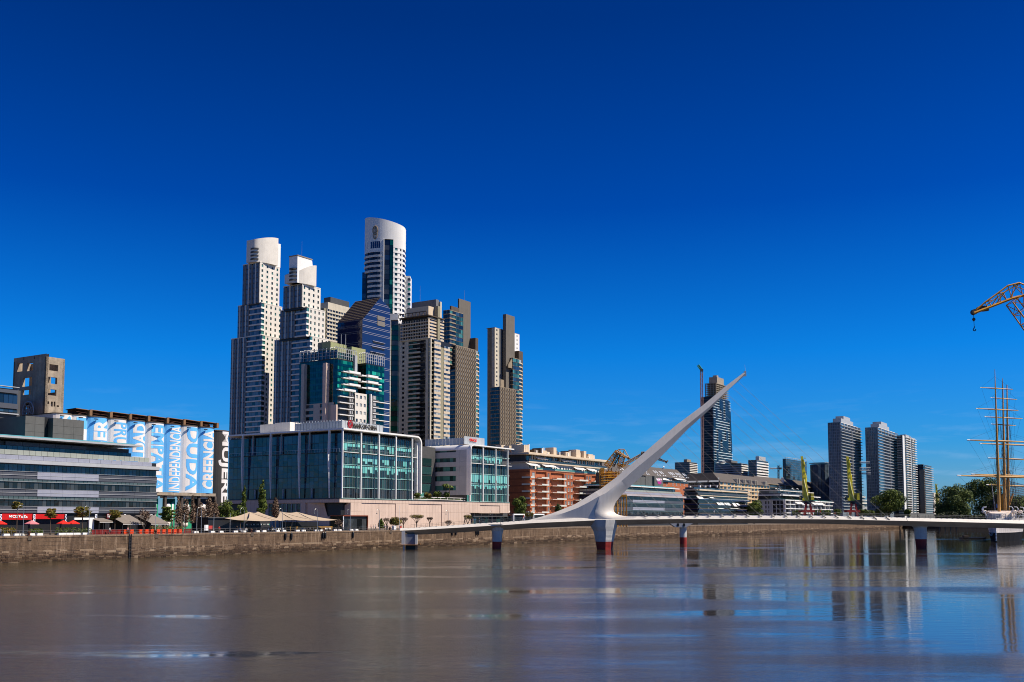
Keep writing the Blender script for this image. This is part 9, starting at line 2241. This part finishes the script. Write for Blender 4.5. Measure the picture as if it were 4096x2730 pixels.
# ---- people: one continuous body from a skinned skeleton
SKIN = mat('skin', (0.45, 0.26, 0.18), .6, .05, 3); HAIR = mat('dark_hair', (0.03, 0.02, 0.015), .7, .1, 3)
def body_mesh(pose):
 J = dict(pel=(0, 0, .95), chest=(0, 0, 1.28), neck=(0, 0, 1.47), head=(0, -.01, 1.60), crown=(0, 0, 1.70))
 st = {'stand': ((.10, 0, .92), (.11, -.01, .5), (.11, 0, .06), (.12, -.16, .03)), 'walk': ((.10, 0, .92), (.11, -.18, .52), (.11, -.26, .08), (.12, -.4, .05)), 'sit': ((.10, 0, .50), (.13, -.42, .50), (.13, -.44, .08), (.14, -.6, .04))}[pose]
 st2 = {'stand': st, 'walk': ((.10, 0, .92), (.11, .06, .5), (.11, .34, .14), (.12, .24, .04)), 'sit': st}[pose]
 dz = -.45 if pose == 'sit' else 0
 V = [Vector(v) + Vector((0, 0, dz)) for v in J.values()]; R = [.15, .165, .062, .10, .085]; E = [(0, 1), (1, 2), (2, 3), (3, 4)]
 for sgn, lg in ((1, st), (-1, st2)):
  b_ = len(V); V += [Vector((sgn * a, y, z)) for a, y, z in lg]; R += [.10, .065, .045, .04]; E += [(0, b_), (b_, b_ + 1), (b_ + 1, b_ + 2), (b_ + 2, b_ + 3)]
  b_ = len(V); sw = (.16 if pose == 'walk' else .03) * sgn
  V += [Vector((sgn * .19, 0, 1.40 + dz)), Vector((sgn * .25, .02 + sw * .4, 1.14 + dz)), Vector((sgn * .23, -.06 - sw if pose != 'sit' else -.28, (.90 if pose != 'sit' else 1.05) + dz)), Vector((sgn * .22, -.08 - sw * 1.2 if pose != 'sit' else -.38, (.82 if pose != 'sit' else 1.02) + dz))]
  R += [.07, .045, .036, .038]; E += [(1, b_), (b_, b_ + 1), (b_ + 1, b_ + 2), (b_ + 2, b_ + 3)]
 me = bpy.data.meshes.new('person'); me.from_pydata([tuple(v) for v in V], E, []); o = bpy.data.objects.new('tmp', me); COL.objects.link(o)
 sk = o.modifiers.new('s', 'SKIN'); lay = me.skin_vertices[0] if me.skin_vertices else None
 if lay is None:
  bm = bmesh.new(); bm.from_mesh(me); bm.verts.layers.skin.verify(); bm.to_mesh(me); bm.free(); lay = me.skin_vertices[0]
 for i, r in enumerate(R): lay.data[i].radius = (r, r * (.72 if i < 2 else 1)); lay.data[i].use_root = (i == 0)
 o.modifiers.new('b', 'SUBSURF').levels = 1
 dg = bpy.context.evaluated_depsgraph_get(); ev = bpy.data.meshes.new_from_object(o.evaluated_get(dg)); bpy.data.objects.remove(o); return ev, dz
BODY = {p: body_mesh(p) for p in ('stand', 'walk', 'sit')}; CM_ = {}
def cloth(n, c): return mat('cloth_' + n, c, .85, .08, 3)
CL = {'white': (0.7, .68, .65), 'black': (.02, .02, .022), 'blue': (.03, .09, .25), 'red': (.45, .03, .02), 'grey': (.2, .2, .2), 'jeans': (.05, .08, .14), 'pink': (.5, .22, .22), 'green': (.06, .16, .08), 'khaki': (.25, .2, .12)}
def person(label, loc, pose, shirt, pants, rz):
 key = (pose, shirt, pants)
 if key not in CM_:
  ev, dz = BODY[pose]; me = ev.copy(); me.materials.clear()
  for m_ in (SKIN, cloth(shirt, CL[shirt]), cloth(pants, CL[pants]), BLACK): me.materials.append(m_)
  for p in me.polygons:
   c = p.center; z = c.z - dz; k = 1
   if z > 1.47: k = 0
   elif abs(c.x) > .20 and z < 1.05 and z > .7 and (pose == 'sit' or abs(c.x) > .2): k = 0 if z < .92 or pose == 'sit' else 1
   elif (pose != 'sit' and z < .98) or (pose == 'sit' and z < 1.0): k = 2
   if c.z < .07: k = 3
   p.material_index = k; p.use_smooth = True
  CM_[key] = me
 dz = BODY[pose][1]; o = link('person', CM_[key], None, loc, rz); tag(o, label, 'person')
 if 'hair' not in CM_:
  m_ = MB(); m_.rings([[(r * math.cos(a), .015 + r * 1.1 * math.sin(a), z) for a in [k * math.pi / 4 for k in range(8)]] for r, z in ((.098, 1.60), (.108, 1.66), (.095, 1.73), (.04, 1.765))], HAIR); CM_['hair'] = m_.mesh('hair')
 link('hair', CM_['hair'], o, (0, .012, dz)); return o
PP = [(440, 1.2, 'walk', 'white', 'black', 'person in white top walking right of the Italia sign'), (512, 1.2, 'stand', 'pink', 'black', 'person in pink top standing between the first two orange bins'), (2, 1.4, 'stand', 'grey', 'jeans', 'person in grey top cut by the left picture edge'), (877, 1.1, 'walk', 'red', 'khaki', 'person in red top walking before the dark kiosk'),
 (948, 3, 'stand', 'black', 'jeans', 'person in black standing at the left tip of the first canopy'), (961, 1.8, 'sit', 'blue', 'white', 'person in blue seated under the first canopy'), (985, 2.3, 'sit', 'white', 'jeans', 'person in white seated beside the lamp under the first canopy'), (1088, 3, 'stand', 'black', 'black', 'person in black standing near the gap between canopies'), (1240, 2.6, 'sit', 'grey', 'black', 'person in grey seated under the second canopy'),
 (1484, 3, 'stand', 'red', 'black', 'person in red standing right of the black pavilion'), (1493, 3.4, 'stand', 'grey', 'jeans', 'person in grey beside the one in red, right of the pavilion'), (1502, 3, 'walk', 'white', 'black', 'person in white walking past the upright green bush'), (1539, 2, 'stand', 'blue', 'black', 'person in blue standing left of the clipped bush'), (1550, 1.8, 'stand', 'black', 'jeans', 'person in black at the railing under the clipped bush'), (1560, 2.4, 'sit', 'khaki', 'black', 'person in khaki seated near the bridge landing'), (1368, 6, 'sit', 'black', 'black', 'person in black seated at the pavilion corner')]
for px, s, pose, a, b2, lb in PP: p = qpt(px, s); person(lb, (p.x, p.y, GZ + (.0 if pose != 'sit' else .0)), pose, a, b2, TH + random.Random(px).uniform(-1.2, 1.2) + (0 if px % 2 else 1.5))
for px, pose, a, b2, dy, lb in ((1858, 'walk', 'black', 'black', .5, 'person in dark clothes walking up the bridge left of the others'), (1891, 'walk', 'pink', 'khaki', 1.2, 'person in pink top on the bridge'), (1900, 'stand', 'blue', 'jeans', .4, 'person in blue on the bridge beside the one in pink'), (1917, 'stand', 'black', 'jeans', 1.4, 'person in black leaning near the round bare tree on the bridge'), (2094, 'walk', 'red', 'white', .6, 'person in red top and cap where the mast spine begins'), (2475, 'stand', 'white', 'blue', 1.8, 'person in white just right of the mast root'),
  (2857, 'walk', 'white', 'grey', .5, 'person in white on the bridge before the black glass block'), (2880, 'stand', 'black', 'black', 1.1, 'person in black on the bridge before the black glass block'), (3165, 'walk', 'blue', 'jeans', .8, 'person in blue on the bridge before the white terraced building'), (3270, 'stand', 'white', 'jeans', .3, 'person in white right of the nearer lime crane'), (3281, 'stand', 'red', 'black', 1.0, 'person in red right of the nearer lime crane'), (3290, 'walk', 'green', 'black', .4, 'person in green right of the nearer lime crane'), (3340, 'sit', 'red', 'white', -1.6, 'person in red and white leaning over the bridge rail'), (3672, 'walk', 'grey', 'black', .5, 'person in grey on the bridge above the right pier'),
  (4000, 'walk', 'blue', 'white', .9, 'person in blue on the bridge before the ship'), (4022, 'stand', 'white', 'blue', .4, 'person in white on the bridge before the ship')):
 x = pt(px, 2070, YB + dy).x; z = zat(px, lin(FT, px), yf) - .05; person(lb, (x, YB + dy, z), pose, a, b2, (1 if px % 2 else -1) * 1.57 + random.Random(px).uniform(-.4, .4))
